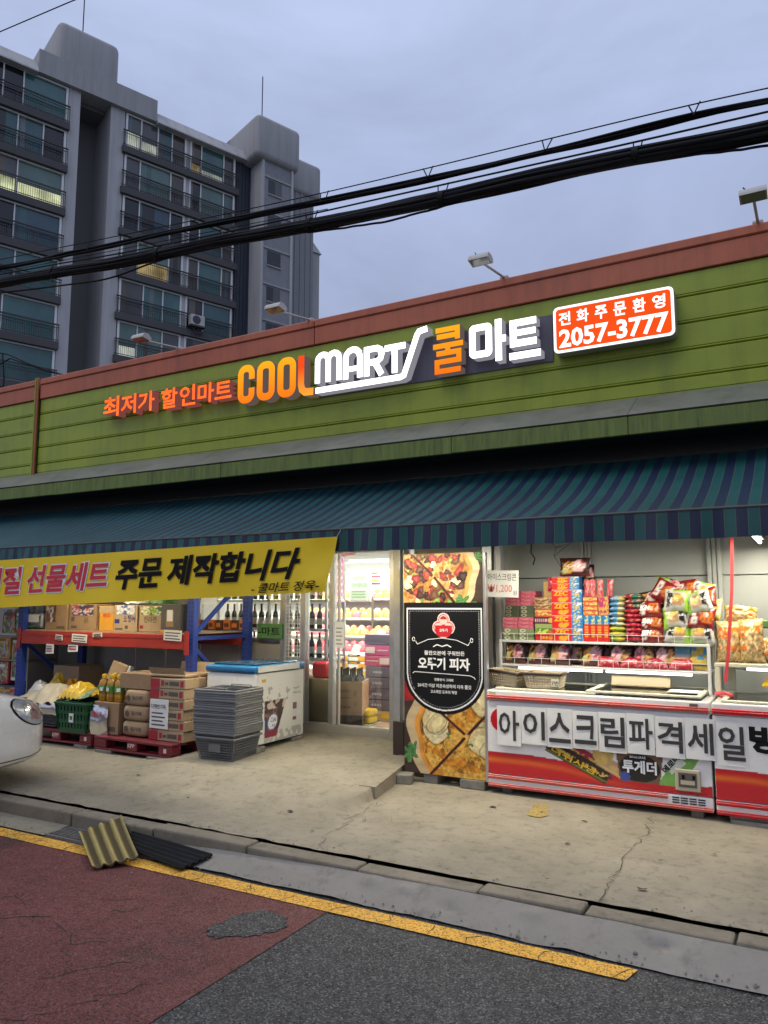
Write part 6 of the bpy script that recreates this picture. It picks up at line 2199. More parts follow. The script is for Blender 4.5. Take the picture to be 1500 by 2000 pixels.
# ================================================================== pizza poster by the door
m_pos = printed('poster_print', rough=0.45, spec=0.25)
def pizza_poster(u, v):
    """u across, v up; an oven pizza at the top and at the foot, dark wood behind."""
    W_, H_ = 0.80, 1.98
    x, z = u * W_, v * H_
    nA, nB, nC = vnoise(x * 18, z * 18, 1), vnoise(x * 45, z * 45, 2), vnoise(x * 3, z * 26, 3)
    wood = np.array([0.055, 0.035, 0.026]) * (0.6 + 0.9 * nC)[..., None]
    c = wood
    def mixin(c, mask, col):
        return np.where(mask[..., None], col, c)
    def pizza(c, cx, cz, R_, cheese, crust, kinds, slice_dir, board):
        dx, dz = x - cx, z - cz
        r = np.sqrt(dx * dx + dz * dz)
        a = np.arctan2(dz, dx)
        n5 = vnoise(x * 9 + 5, z * 9, 5)
        rr_ = R_ * (1 + 0.03 * np.sin(5 * a) + 0.02 * np.sin(11 * a))
        c = mixin(c, r < rr_ * 1.17, np.array(board) * (0.65 + 0.6 * nC)[..., None])
        c = mixin(c, r < rr_, np.array(crust) * (0.45 + 1.0 * nA)[..., None])
        c = mixin(c, (r < rr_) & (r > rr_ * 0.93), np.array(crust) * (0.75 + 0.9 * nA)[..., None])
        lit = 0.35 + 1.2 * nB
        c = mixin(c, r < rr_ * 0.9, np.array(cheese) * lit[..., None])
        c = mixin(c, (r < rr_ * 0.9) & (n5 > 0.56), np.array(cheese) * np.array([0.85, 0.62, 0.4]) * lit[..., None])
        c = mixin(c, (r < rr_ * 0.9) & (nA > 0.63), np.array(crust) * 0.55 * lit[..., None])
        rs = np.random.RandomState(int(cx * 100 + cz * 10))
        for i in range(kinds[0]):
            q = R_ * 0.82 * math.sqrt(rs.rand())
            t = rs.rand() * 6.28
            px, pz, pr = cx + q * math.cos(t), cz + q * math.sin(t), R_ * rs.uniform(kinds[1], kinds[2])
            col = np.array(kinds[3][rs.randint(len(kinds[3]))])
            e0, e1, e2 = rs.uniform(0.8, 1.5), rs.uniform(-0.6, 0.6), rs.uniform(0, 6)
            ang = np.arctan2(z - pz, x - px)
            d = np.sqrt((x - px) ** 2 + ((z - pz) * e0 + (x - px) * e1) ** 2) * (1 + kinds[4] * np.sin(3 * ang + e2) + 0.6 * kinds[4] * np.sin(5 * ang))
            ins = r < rr_ * 0.9
            c = mixin(c, (d < pr * 1.12) & ins, c * 0.55)
            c = mixin(c, (d < pr) & ins, col * (0.55 + 0.9 * nB)[..., None])
            c = mixin(c, (d < pr * 0.5) & ins, np.minimum(col * 1.35 + 0.02, 0.8) * (0.7 + 0.6 * nA)[..., None])
        for s in slice_dir:
            d = np.abs(dx * math.sin(s) - dz * math.cos(s)) + 0.006 * (nA - 0.5)
            along = dx * math.cos(s) + dz * math.sin(s)
            c = mixin(c, (d < 0.013) & (along > 0.02) & (r < rr_ * 1.02), np.array([0.16, 0.05, 0.025]) * (0.4 + nB)[..., None])
            c = mixin(c, (d < 0.006) & (along > 0.02) & (r < rr_ * 1.02), np.array([0.025, 0.012, 0.012]))
        return c
    c = pizza(c, 0.30, 1.78, 0.385, (0.46, 0.28, 0.11), (0.52, 0.26, 0.07), (110, 0.05, 0.115, [(0.20, 0.03, 0.03), (0.08, 0.035, 0.03), (0.17, 0.26, 0.05), (0.55, 0.08, 0.04), (0.03, 0.018, 0.018), (0.70, 0.52, 0.30), (0.05, 0.02, 0.02), (0.25, 0.04, 0.03), (0.12, 0.05, 0.03)], 0.14), (-0.86, 2.4), (0.60, 0.46, 0.28))
    c = pizza(c, 0.62, 0.36, 0.50, (0.66, 0.37, 0.07), (0.54, 0.23, 0.04), (7, 0.18, 0.28, [(0.62, 0.50, 0.25), (0.66, 0.56, 0.32)], 0.05), (2.5, 0.8, -2.35), (0.60, 0.45, 0.25))
    rl = np.random.RandomState(6)
    for px, pz, s, nl in ((0.60, 1.54, 0.055, 7), (0.66, 1.51, 0.05, 6), (0.06, 0.17, 0.06, 8), (0.10, 0.22, 0.045, 6), (0.44, 0.35, 0.022, 3), (0.66, 0.30, 0.022, 3), (0.34, 0.56, 0.02, 3), (0.73, 1.93, 0.05, 6)):
        for k in range(nl):
            t = rl.uniform(0, 6.28)
            lx, lz = px + s * 0.7 * math.cos(t), pz + s * 0.7 * math.sin(t)
            du = (x - lx) * math.cos(t) + (z - lz) * math.sin(t)
            dv = -(x - lx) * math.sin(t) + (z - lz) * math.cos(t)
            leaf = (du / (s * 0.75)) ** 2 + (dv / (s * 0.32)) ** 2 < 1
            g_ = rl.uniform(0.6, 1.3)
            c = mixin(c, leaf, np.array([0.055, 0.19, 0.05]) * g_ * (0.7 + 0.6 * nB)[..., None])
            c = mixin(c, leaf & (np.abs(dv) < s * 0.05), np.array([0.16, 0.30, 0.12]))
    for px, pz, s in ((0.03, 0.76, 0.05), (0.07, 0.70, 0.06), (0.02, 0.68, 0.05)):
        d = np.sqrt((x - px) ** 2 + (z - pz) ** 2)
        c = mixin(c, d < s, np.array([0.30, 0.02, 0.02]) * (0.5 + nA)[..., None])
    # black shield with a white rim
    def shield(off):
        cx = 0.405
        hw = 0.385 - off
        top = 1.49 - off
        body = (np.abs(x - cx) < hw) & (z < top) & (z > 0.90)
        cap = (((x - cx) / hw) ** 2 + ((z - 0.90) / (0.345 - off)) ** 2 < 1) & (z <= 0.90)
        return body | cap
    c = mixin(c, shield(-0.022) | ((z > 1.40) & (z < 1.53)), np.array([0.006, 0.006, 0.006]))
    c = mixin(c, shield(0.008), np.array([0.75, 0.75, 0.73]))
    c = mixin(c, shield(0.021), np.array([0.006, 0.006, 0.007]))
    st = shield(0.036) & ~shield(0.041) & (((x + z) * 60 % 1) < 0.5)
    c = mixin(c, st, np.array([0.4, 0.4, 0.4]))
    # emblem: red trefoil, white rims, round face
    def trefoil(k):
        o = np.zeros(x.shape, bool)
        for px, pz, r in ((0.405, 1.375, 0.062), (0.355, 1.305, 0.062), (0.455, 1.305, 0.062), (0.405, 1.27, 0.062)):
            o |= (x - px) ** 2 + (z - pz) ** 2 < (r * k) ** 2
        return o
    c = mixin(c, trefoil(1.0), np.array([0.75, 0.60, 0.58]))
    c = mixin(c, trefoil(0.82), np.array([0.50, 0.02, 0.03]))
    c = mixin(c, trefoil(0.70), np.array([0.72, 0.50, 0.46]))
    c = mixin(c, (np.abs(z - 1.27) < 0.052) & (np.abs(x - 0.405) < 0.085) & ((x - 0.405) ** 2 + (z - 1.30) ** 2 < 0.09 ** 2), np.array([0.50, 0.02, 0.03]))
    c = mixin(c, (x - 0.405) ** 2 + (z - 1.365) ** 2 < 0.034 ** 2, np.array([0.72, 0.50, 0.42]))
    c = mixin(c, ((x - 0.405) ** 2 + (z - 1.372) ** 2 < 0.036 ** 2) & (z > 1.378), np.array([0.35, 0.03, 0.03]))
    return c
t = thing('pizza_poster', 'tall pizza advertising panel with black shield, standing by the door', 'poster panel', (-2.99, 6.44, 0.08))
PX0, PX1, PZ0, PZ1 = -3.385, -2.585, 0.085, 2.065
q = MB()
q.box(PX0, 6.425, PZ0, PX1, 6.46, PZ1, m_brown, bev=0.003)
q.build('panel', t)
q = MB()
q.grid(lambda u, v: (PX0 + u * 0.80, 6.4235 + 0 * u, PZ0 + v * 1.98), 190, 440, m_pos, colfn=pizza_poster)
q.build('print', t)
q = MB()
def pw(body, x0, x1, z0, z1, bold, m=m_wink):
    write(q, body, (PX0 + x0, 6.4215, PZ0 + z0), X3, Z3, x1 - x0, z1 - z0, m, bold=bold)
pw('돌판오븐에 구워만든', 0.21, 0.61, 1.055, 1.095, 0.02)
pw('오뚜기', 0.145, 0.42, 0.925, 1.035, 0.035)
pw('피자', 0.46, 0.66, 0.925, 1.035, 0.035)
pw('전통방식 그대로', 0.31, 0.50, 0.825, 0.85, 0.015)
pw('20시간 이상 저온숙성하여 더욱 쫄깃', 0.14, 0.67, 0.765, 0.80, 0.015)
pw('고소해진 도우의 혁명', 0.27, 0.53, 0.715, 0.745, 0.015)
pw('오뚜기', 0.365, 0.445, 1.265, 1.295, 0.03)
q.ribbon([(0.10 + 0.012 * math.cos(a), 1.195 + 0.018 * math.sin(a)) for a in np.linspace(0, 6, 12)], 0.003, 0, m_wink, O=(PX0, 6.4215, PZ0), U=X3, V=Z3)
q.ribbon([(0.68 + 0.012 * math.cos(a), 1.195 + 0.018 * math.sin(a)) for a in np.linspace(0, 6, 12)], 0.003, 0, m_wink, O=(PX0, 6.4215, PZ0), U=X3, V=Z3)
q.ribbon([(0.12, 1.18), (0.14, 1.15), (0.25, 1.195), (0.39, 1.21), (0.53, 1.195), (0.645, 1.15), (0.665, 1.18)], 0.003, 0, m_wink, O=(PX0, 6.4213, PZ0), U=X3, V=Z3)
q.ribbon([(0.30, 1.13), (0.34, 1.15), (0.39, 1.135), (0.44, 1.15), (0.48, 1.13)], 0.005, 0, m_wink, O=(PX0, 6.4211, PZ0), U=X3, V=Z3)
q.ribbon([(0.09, 0.885), (0.11, 0.90), (0.66, 0.885), (0.70, 0.87), (0.71, 0.855)], 0.003, 0, m_wink, O=(PX0, 6.4209, PZ0), U=X3, V=Z3)
q.build('lettering', t)
q = MB()
q.box(PX1 - 0.004, 6.415, PZ0 - 0.01, PX1 + 0.022, 6.47, PZ1, m_alu, bev=0.003)
q.build('edge_trim', t)
block('small brick under the left corner of the pizza panel', -3.41, 6.28, -3.27, 6.43, 0.0, 0.083, 0.3)
block('grey block under the left part of the pizza panel', -3.2, 6.44, -3.06, 6.6, 0.0, 0.084)
block('grey block under the right corner of the pizza panel', -2.83, 6.41, -2.60, 6.55, 0.0, 0.08, 0.02)
q = MB()
q.box(-3.38, 6.62, 0.0, -2.58, 6.75, 0.075, m_wbase)
tag(q.build('timber'), 'dark timber lying in the shade behind the pizza panel', 'timber')
post(-2.905, -2.805, 7.19, 7.29, 0.0, 2.6, m_alu, 'wall_column')
post(-2.79, -2.72, 7.22, 7.30, 0.0, 2.6, m_white, 'wall_column')

# ================================================================== ice cream chest freezers
m_frz = mat('white_freezer_panel', (0.74, 0.73, 0.71), rough=0.25, var=0.03, scale=2, dirt=0.12, dscale=4, coat=0.4)
m_bump = mat('salmon_red_bumper', (0.58, 0.10, 0.08), rough=0.4, var=0.1, scale=6)
m_bump2 = mat('bright_red_bumper', (0.58, 0.016, 0.025), rough=0.35, var=0.06)
m_cream2 = mat('cream_lid_frame', (0.62, 0.60, 0.44), rough=0.4, var=0.06)
m_ctrl = mat('beige_control_box', (0.48, 0.42, 0.30), rough=0.5, var=0.06)
m_fprn = printed('freezer_front_print', rough=0.22, coat=0.4)
m_lid = glass('freezer_lid_glass', (0.88, 0.92, 0.90), 0.1, 0.03)
m_in = mat('freezer_inside', (0.55, 0.56, 0.55), rough=0.5)
def swoosh(x, z, lo, hi_pts, seed):
    """red wave at the foot with an orange glow, white above."""
    top = np.interp(x, [p[0] for p in hi_pts], [p[1] for p in hi_pts])
    c = np.zeros(x.shape + (3,)) + np.array([0.74, 0.73, 0.71])
    inside = z < top
    glow = np.exp(-((z - (top - 0.065)) / 0.022) ** 2) * np.clip(1 - (x - hi_pts[0][0]) / 1.4, 0, 1)
    red = np.array([0.50, 0.008, 0.018]) + glow[..., None] * np.array([0.22, 0.13, 0.0])
    c = np.where(inside[..., None], red, c)
    rim = (z > top - 0.006) & inside
    c = np.where(rim[..., None], np.array([0.40, 0.01, 0.03]), c)
    return c
def chest(label, x0, x1, yf, bump, pts, prints):
    t = thing('chest_freezer', label, 'freezer', ((x0 + x1) / 2, yf + 0.4, 0), 'ice cream chest freezers')
    yb = yf + 0.82
    q = MB()
    q.box(x0, yf, 0.055, x1, yb, 0.16, m_frz, bev=0.01, seg=2)
    q.box(x0, yf + 0.002, 0.161, x1, yb, 0.775, m_frz, bev=0.012, seg=2)
    q.build('body', t)
    q = MB()
    # top frame round the opening
    for (a0, c0, a1, c1) in ((x0, yf - 0.006, x1, yf + 0.07), (x0, yb - 0.07, x1, yb), (x0, yf + 0.0705, x0 + 0.07, yb - 0.0705), (x1 - 0.07, yf + 0.0705, x1, yb - 0.0705)):
        q.box(a0, c0, 0.776, a1, c1, 0.862 + (0.02 if c0 > yf + 0.3 else 0), m_frz, bev=0.01, seg=2)
    q.build('top_frame', t)
    q = MB()
    q.box(x0 + 0.02, yf + 0.03, 0.60, x1 - 0.02, yb - 0.03, 0.775, m_in)
    q.build('inside', t)
    xm = (x0 + x1) / 2
    for (a, c, dz) in ((x0 + 0.06, xm + 0.03, 0.0), (xm - 0.05, x1 - 0.06, 0.016)):
        q = MB()
        for (b0, d0, b1, d1) in ((a, yf + 0.05, c, yf + 0.085), (a, yb - 0.09, c, yb - 0.055), (a, yf + 0.0855, a + 0.04, yb - 0.0905), (c - 0.04, yf + 0.0855, c, yb - 0.0905)):
            q.box(b0, d0, 0.865 + dz, b1, d1, 0.882 + dz, m_cream2, bev=0.003)
        f_ = q.build('lid_frame', t)
        q = MB()
        q.box(a + 0.035, yf + 0.08, 0.870 + dz, c - 0.035, yb - 0.085, 0.876 + dz, m_lid)
        q.build('lid_glass', f_)
    for z0, z1, e in ((0.782, 0.826, 0.022), (0.122, 0.160, 0.018), (0.056, 0.092, 0.018)):
        q = MB()
        xe = x1 - (0.32 if (z0 > 0.1 and z0 < 0.2 and prints) else 0.0)
        n3 = 3
        for k in range(n3):
            a = z0 + (z1 - z0) * k / n3
            q.box(x0 + 0.002, yf - e + 0.004 * (k != 1), a, xe - 0.002, yf - 0.0065, a + (z1 - z0) / n3 - 0.002, bump, bev=0.003)
        q.build('bumper', t, kind='stuff')
    q = MB()
    w_ = x1 - x0
    q.grid(lambda u, v: (x0 + 0.004 + u * (w_ - 0.008), yf - 0.001 + 0 * u, 0.166 + v * 0.60), 240, 90, m_fprn,
           colfn=lambda u, v: prints_col(x0 + 0.004 + u * (w_ - 0.008), 0.166 + v * 0.60, pts, prints))
    q.build('front_print', t)
    return t
def prints_col(x, z, pts, prints):
    c = swoosh(x, z, 0.16, pts, 1)
    if prints:
        n1 = vnoise(x * 40, z * 40, 8)
        # sickle mark at the left
        arc = (((x + 2.44) / 0.085) ** 2 + ((z - 0.615) / 0.095) ** 2 < 1) & (x < -2.455)
        c = np.where(arc[..., None], np.array([0.52, 0.012, 0.02]), c)
        # diagonal chocolate bar wrapper
        def bar(cx, cz, ang, L_, W_, col, col2):
            nonlocal c
            a = (x - cx) * math.cos(ang) + (z - cz) * math.sin(ang)
            b_ = -(x - cx) * math.sin(ang) + (z - cz) * math.cos(ang)
            m_ = (np.abs(a) < L_) & (np.abs(b_) < W_)
            c = np.where(m_[..., None], np.array(col), c)
            c = np.where((m_ & (np.abs(b_ + W_ * 0.7) < W_ * 0.12))[..., None], np.array(col2), c)
            c = np.where((m_ & (np.abs(b_) < W_ * 0.35) & (n1 > 0.52))[..., None], np.array([0.60, 0.42, 0.10]), c)
        bar(-1.74, 0.375, -0.42, 0.28, 0.06, (0.30, 0.02, 0.04), (0.02, 0.03, 0.12))
        bar(-1.78, 0.335, -0.42, 0.27, 0.055, (0.03, 0.014, 0.012), (0.14, 0.20, 0.05))
        bar(-1.50, 0.315, -0.45, 0.12, 0.05, (0.50, 0.30, 0.22), (0.60, 0.50, 0.08))
        cone = (((x + 1.57) / 0.085) ** 2 + ((z - 0.42) / 0.10) ** 2 < 1)
        c = np.where(cone[..., None], np.array([0.62, 0.42, 0.12]) * (0.6 + 0.7 * n1)[..., None], c)
        # ice cream cup
        k = (0.48 - z) / 0.27
        cup = (np.abs(x + 1.29) < 0.185 - 0.035 * k) & (z > 0.215) & (z < 0.49)
        c = np.where(cup[..., None], np.array([0.16, 0.085, 0.05]), c)
        lidm = (np.abs(x + 1.29) < 0.19) & (z > 0.44) & (z < 0.475)
        c = np.where(lidm[..., None], np.array([0.42, 0.30, 0.16]), c)
        oval = (((x + 1.29) / 0.155) ** 2 + ((z - 0.325) / 0.105) ** 2 < 1)
        c = np.where((oval & cup)[..., None], np.array([0.012, 0.011, 0.012]), c)
        ob = ((x + 1.40) ** 2 + (z - 0.255) ** 2 < 0.038 ** 2)
        c = np.where(ob[..., None], np.array([0.05, 0.08, 0.30]), c)
        # green melon bar
        mel = (np.abs((x + 1.0) * 0.85 - (z - 0.33) * 0.5) < 0.075) & (z > 0.215) & (z < 0.50) & (x > -1.14)
        c = np.where(mel[..., None], np.array([0.16, 0.36, 0.08]) * (0.8 + 0.5 * n1)[..., None], c)
        mel2 = mel & (np.abs((x + 1.02) * 0.75 + (z - 0.375) * 0.66) < 0.07) & (np.abs(-(x + 1.02) * 0.66 + (z - 0.375) * 0.75) < 0.035)
        c = np.where(mel2[..., None], np.array([0.62, 0.66, 0.55]), c)
    return c
ch1 = chest('white ice cream chest freezer with red wave, left of the pair', -2.555, -0.762, 6.39, m_bump, [(-2.56, 0.345), (-2.2, 0.345), (-1.9, 0.325), (-1.6, 0.275), (-1.3, 0.235), (-1.0, 0.215), (-0.9, 0.225), (-0.76, 0.245)], True)
ch2 = chest('red and white chest freezer at the right edge, beside the other', -0.742, 1.05, 6.37, m_bump2, [(-0.75, 0.385), (-0.5, 0.385), (-0.2, 0.365), (0.3, 0.30), (1.1, 0.23)], False)
q = MB()
write(q, '투게더', (-1.42, 6.386, 0.285), X3, Z3, 0.26, 0.10, m_wink, bold=0.035)
write(q, '더위사냥', (-2.0, 6.386, 0.392), Vector((0.913, 0, -0.407)), Vector((0.407, 0, 0.913)), 0.40, 0.055, m_ycap, bold=0.03)
write(q, '메로나', (-1.09, 6.3855, 0.305), Vector((0.66, 0, 0.75)), Vector((-0.75, 0, 0.66)), 0.17, 0.05, m_ink, bold=0.03)
write(q, 'BINGGRAE', (-1.36, 6.386, 0.40), X3, Z3, 0.12, 0.018, m_wink, bold=0.01)
q.build('lettering', ch1)
q = MB()
write(q, '빙', (-0.495, 6.366, 0.52), X3, Z3, 0.19, 0.20, m_ink, bold=0.045)
write(q, '과', (-0.29, 6.366, 0.52), X3, Z3, 0.19, 0.20, m_ink, bold=0.045)
q.build('lettering', ch2)
q = MB()
q.box(-1.025, 6.366, 0.195, -0.845, 6.3885, 0.355, m_ctrl, bev=0.008, seg=2)
cb = q.build('control_box', ch1)
q = MB()
q.box(-1.0, 6.362, 0.225, -0.87, 6.3655, 0.33, m_gink)
q.box(-0.985, 6.360, 0.245, -0.885, 6.3619, 0.275, m_ctrl)
for x in (-0.975, -0.90):
    q.box(x, 6.359, 0.285, x + 0.02, 6.3619, 0.315, m_ink)
q.build('dial_plate', cb, kind='stuff')
q = MB()
for r_ in range(3):
    for k in range(4):
        q.box(-1.055 + 0.062 * k, 6.386, 0.098 + 0.018 * r_, -1.005 + 0.062 * k, 6.3895, 0.106 + 0.018 * r_, m_ink)
q.build('vent_slot', ch1, kind='stuff')
q = MB()
q.box(-2.53, 6.380, 0.79, -2.47, 6.384, 0.85, m_ctrl)
q.box(-0.90, 6.378, 0.80, -0.84, 6.383, 0.845, m_gink)
q.build('lock_plate', ch1, kind='stuff')
for x, y, lab in ((-2.46, 6.46, 'left front foot block under the white freezer'), (-0.93, 6.42, 'right front foot block under the white freezer'), (-2.05, 6.9, 'rear foot block in the dark under the white freezer')):
    block(lab, x, y, x + 0.09, y + 0.12, -0.002, 0.054)
block('upper cement block under the red freezer', -0.66, 6.38, -0.30, 6.6, 0.03, 0.054, 0.02)
block('lower cement block under the red freezer', -0.65, 6.36, -0.31, 6.6, -0.035, 0.029, -0.02)
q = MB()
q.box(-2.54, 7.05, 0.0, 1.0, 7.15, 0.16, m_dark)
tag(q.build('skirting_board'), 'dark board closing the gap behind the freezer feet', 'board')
# paper letters taped along the two freezers
m_charc = mat('charcoal_print', (0.035, 0.033, 0.032), rough=0.6, var=0.1)
for i, (ch, x0, x1) in enumerate(zip('아이스크림파격세일', (-2.456, -2.24, -2.018, -1.803, -1.594, -1.372, -1.158, -0.94, -0.722), (-2.244, -2.022, -1.807, -1.598, -1.376, -1.162, -0.944, -0.726, -0.512))):
    yy = 6.368 - 0.002 * (i % 2)
    z1 = 0.738 + 0.004 * (i % 3) - 0.01 * (i == 8)
    z0 = 0.43 + 0.008 * (i % 2) - (0.02 if i in (0, 8) else 0)
    w_ = x1 - x0
    q = MB()
    q.grid(lambda u, v: (x0 + u * w_, yy - 0.004 * np.sin(u * 3.1) * (0.5 + 0.5 * np.cos(v * 4 + i)) - (0.03 if i == 8 else 0.0) * 0, z0 + v * (z1 - z0)), 8, 8, m_paper)
    o = tag(q.build('paper_sign', smooth=60), 'white paper with one black Korean syllable taped to the freezers, %s from the left' % ORDL[i], 'paper sign', 'paper letters along the freezers')
    q = MB()
    write(q, ch, (x0 + w_ * 0.08, yy - 0.0062, z0 + (z1 - z0) * 0.13), X3, Z3, w_ * 0.86, (z1 - z0) * 0.76, m_charc, bold=0.018)
    q.build('lettering', o)

# ================================================================== snack rack on the left freezer
SY = 6.82
rk = thing('snack_rack', 'white two-shelf wire snack rack standing on the left freezer', 'rack', (-1.7, 7.05, 0.88))
def rbox_(nm, x0, y0, z0, x1, y1, z1, m=m_shelf, **k):
    q = MB()
    q.box(x0, y0, z0, x1, y1, z1, m, bev=0.004)
    return q.build(nm, rk, **k)
rbox_('shelf_board', -2.60, SY, 1.252, -0.785, SY + 0.42, 1.274)
rbox_('shelf_board', -2.60, SY, 1.035, -0.785, SY + 0.36, 1.055)
rbox_('back_panel', -2.58, SY + 0.37, 1.056, -0.80, SY + 0.38, 1.25)
for x in (-2.60, -0.81):
    rbox_('upright', x, SY - 0.002, 0.865, x + 0.026, SY + 0.024, 1.251)
    rbox_('upright', x, SY + 0.38, 0.885, x + 0.026, SY + 0.406, 1.251)
for zb_, zr_, y in ((1.275, 1.335, SY + 0.004), (1.056, 1.115, SY + 0.004)):
    q = MB()
    q.tube([(-2.595, y, zr_), (-0.79, y, zr_)], 0.003, m_shelf, n=6)
    for i in range(15):
        x = -2.58 + i * 0.127
        q.tube([(x, y, zb_), (x, y, zr_ + 0.002)], 0.0025, m_shelf, n=5)
    q.build('rail', rk, kind='stuff')
E_LED = emit('white_led_strip', (1.0, 0.98, 0.92), 4.0)
t = thing('led_strip', 'lit white strip lamp under the lower snack shelf', 'strip lamp', (-1.65, SY + 0.03, 1.03))
q = MB()
q.box(-2.42, SY + 0.006, 1.014, -1.66, SY + 0.03, 1.034, E_LED, bev=0.004)
q.box(-1.63, SY + 0.006, 1.014, -0.93, SY + 0.03, 1.034, E_LED, bev=0.004)
q.build('tube', t, kind='stuff')
la = bpy.data.lights.new('strip_light', 'AREA')
la.shape = 'RECTANGLE'
la.size, la.size_y, la.energy, la.color = 1.5, 0.03, 3.5, (1.0, 0.97, 0.9)
lo = bpy.data.objects.new('strip_light', la)
COL.objects.link(lo)
lo.parent = t
lo.location = (0, -0.01, -0.02)

# snack packs: a pillow bag with crimped ends, printed by a design function
m_bag = printed('snack_bag_film', rough=0.25, coat=0.3, bump=0.6)
m_boxp = printed('snack_box_board', rough=0.35, coat=0.15)
def pouch(name, w_, h_, t_, design, seed, nu=14, nv=12):
    q = MB()
    rs = seed
    def side(sgn):
        def fn(u, v):
            a, c = u * 2 - 1, v * 2 - 1
            bul = (1 - np.abs(a) ** 2.6) ** 0.7 * (1 - np.abs(c) ** 3.2) ** 0.75
            wr = 0.26 * (vnoise(u * 9 + 3, v * 7, rs) - 0.5) + 0.05 * np.sin(a * 16) * np.abs(c) ** 3
            y = sgn * t_ / 2 * (bul * (1 + wr * 1.6)) + sgn * 0.0012
            pin = 1 - 0.07 * (1 - np.abs(c) ** 2) * np.abs(a) ** 2
            return a * w_ / 2 * pin, y, h_ * v + 0.006 * (vnoise(u * 6, v * 2, rs + 1) - 0.5) * np.abs(c)
        return fn
    q.grid(side(-1), nu, nv, m_bag, colfn=lambda u, v: design(u, v, rs))
    q.grid(lambda u, v: side(1)(1 - u, v), nu, nv, m_bag, colfn=lambda u, v: design(1 - u, v, rs) * 0.8)
    return q.build(name, smooth=60)
def lay(u, base):
    return np.zeros(u.shape + (3,)) + np.array(base)
def put(c, m, col):
    return np.where(m[..., None], np.array(col), c)
def d_choc(u, v, s):
    n1 = vnoise(u * 16, v * 16, s)
    c = lay(u, (0.045, 0.012, 0.012))
    c = put(c, (((u - 0.36) / 0.25) ** 2 + ((v - 0.46) / 0.3) ** 2 < 1) & (n1 > 0.40), (0.60, 0.30, 0.06))
    c = put(c, (((u - 0.2) / 0.13) ** 2 + ((v - 0.3) / 0.16) ** 2 < 1), (0.52, 0.48, 0.20))
    c = put(c, (((u - 0.66) / 0.2) ** 2 + ((v - 0.52) / 0.33) ** 2 < 1), (0.66, 0.42, 0.42))
    c = put(c, (np.abs(u - 0.66) < 0.11) & (n1 > 0.52) & (np.abs(v - 0.52) < 0.22), (0.45, 0.06, 0.10))
    return put(c, v < 0.12, (0.10, 0.02, 0.02))
def d_choc2(u, v, s):
    return d_choc(1 - u, v, s)
def d_sun(u, v, s):
    n1 = vnoise(u * 14, v * 14, s)
    c = lay(u, (0.20, 0.012, 0.014))
    c = put(c, (((u - 0.68) / 0.27) ** 2 + ((v - 0.5) / 0.30) ** 2 < 1), (0.56, 0.16, 0.025))
    c = put(c, (((u - 0.68) / 0.27) ** 2 + ((v - 0.5) / 0.30) ** 2 < 1) & (np.sin(u * 40 + v * 14) > 0.4), (0.24, 0.05, 0.01))
    c = put(c, (np.abs(u - 0.24) < 0.13) & (v > 0.12) & (v < 0.86) & (n1 > 0.44), (0.70, 0.66, 0.60))
    return c
def d_soup(u, v, s):
    n1 = vnoise(u * 14, v * 14, s)
    c = lay(u, (0.44, 0.46, 0.40))
    c = put(c, (u < 0.2) | (v > 0.86) | (v < 0.08), (0.27, 0.48, 0.05))
    c = put(c, (((u - 0.45) / 0.26) ** 2 + ((v - 0.48) / 0.27) ** 2 < 1), (0.36, 0.20, 0.09))
    c = put(c, (((u - 0.45) / 0.2) ** 2 + ((v - 0.55) / 0.16) ** 2 < 1) & (n1 > 0.42), (0.70, 0.42, 0.04))
    c = put(c, (np.abs(u - 0.80) < 0.14), (0.58, 0.58, 0.54))
    c = put(c, (np.abs(u - 0.80) < 0.10) & (n1 > 0.46) & (np.abs(v - 0.5) < 0.34), (0.03, 0.035, 0.025))
    return c
def d_soup2(u, v, s):
    return d_soup(1 - u, v, s)
def d_red(u, v, s):
    c = lay(u, (0.38, 0.012, 0.035))
    c = put(c, vnoise(u * 8, v * 8, s) > 0.60, (0.60, 0.18, 0.18))
    return c
def d_redg(u, v, s):
    c = lay(u, (0.30, 0.02, 0.03))
    c = put(c, u > 0.5, (0.05, 0.16, 0.12))
    c = put(c, vnoise(u * 9, v * 9, s) > 0.58, (0.62, 0.40, 0.30))
    return c
def d_blue(u, v, s):
    c = lay(u, (0.10, 0.30, 0.52))
    c = put(c, u > 0.55, (0.60, 0.50, 0.12))
    return put(c, vnoise(u * 9, v * 9, s) > 0.60, (0.50, 0.56, 0.55))
def d_yel(u, v, s):
    c = lay(u, (0.58, 0.48, 0.06))
    return put(c, vnoise(u * 9, v * 9, s) > 0.56, (0.30, 0.46, 0.10))
def d_stick(u, v, s):
    c = lay(u, (0.55, 0.06, 0.08))
    return put(c, vnoise(u * 7, v * 12, s) > 0.55, (0.62, 0.32, 0.28))
def d_seafood(u, v, s):
    n1 = vnoise(u * 12, v * 12, s)
    c = lay(u, (0.48, 0.45, 0.42))
    c = put(c, v > 0.6, (0.10, 0.30, 0.42))
    c = put(c, (v < 0.5) & (n1 > 0.5), (0.60, 0.28, 0.16))
    return c
def d_squid(u, v, s):
    c = lay(u, (0.62, 0.45, 0.06))
    c = put(c, (v > 0.45) & (vnoise(u * 6, v * 6, s) > 0.45), (0.06, 0.28, 0.46))
    return put(c, np.abs(v - 0.22) < 0.05, (0.04, 0.04, 0.03))
def snack(o, label, loc, rz=0, rx=0, ry=0, group='snacks on the snack rack', cat='snack bag'):
    tag(o, label, cat, group)
    place(o, loc, rz, rx, ry)
    return o

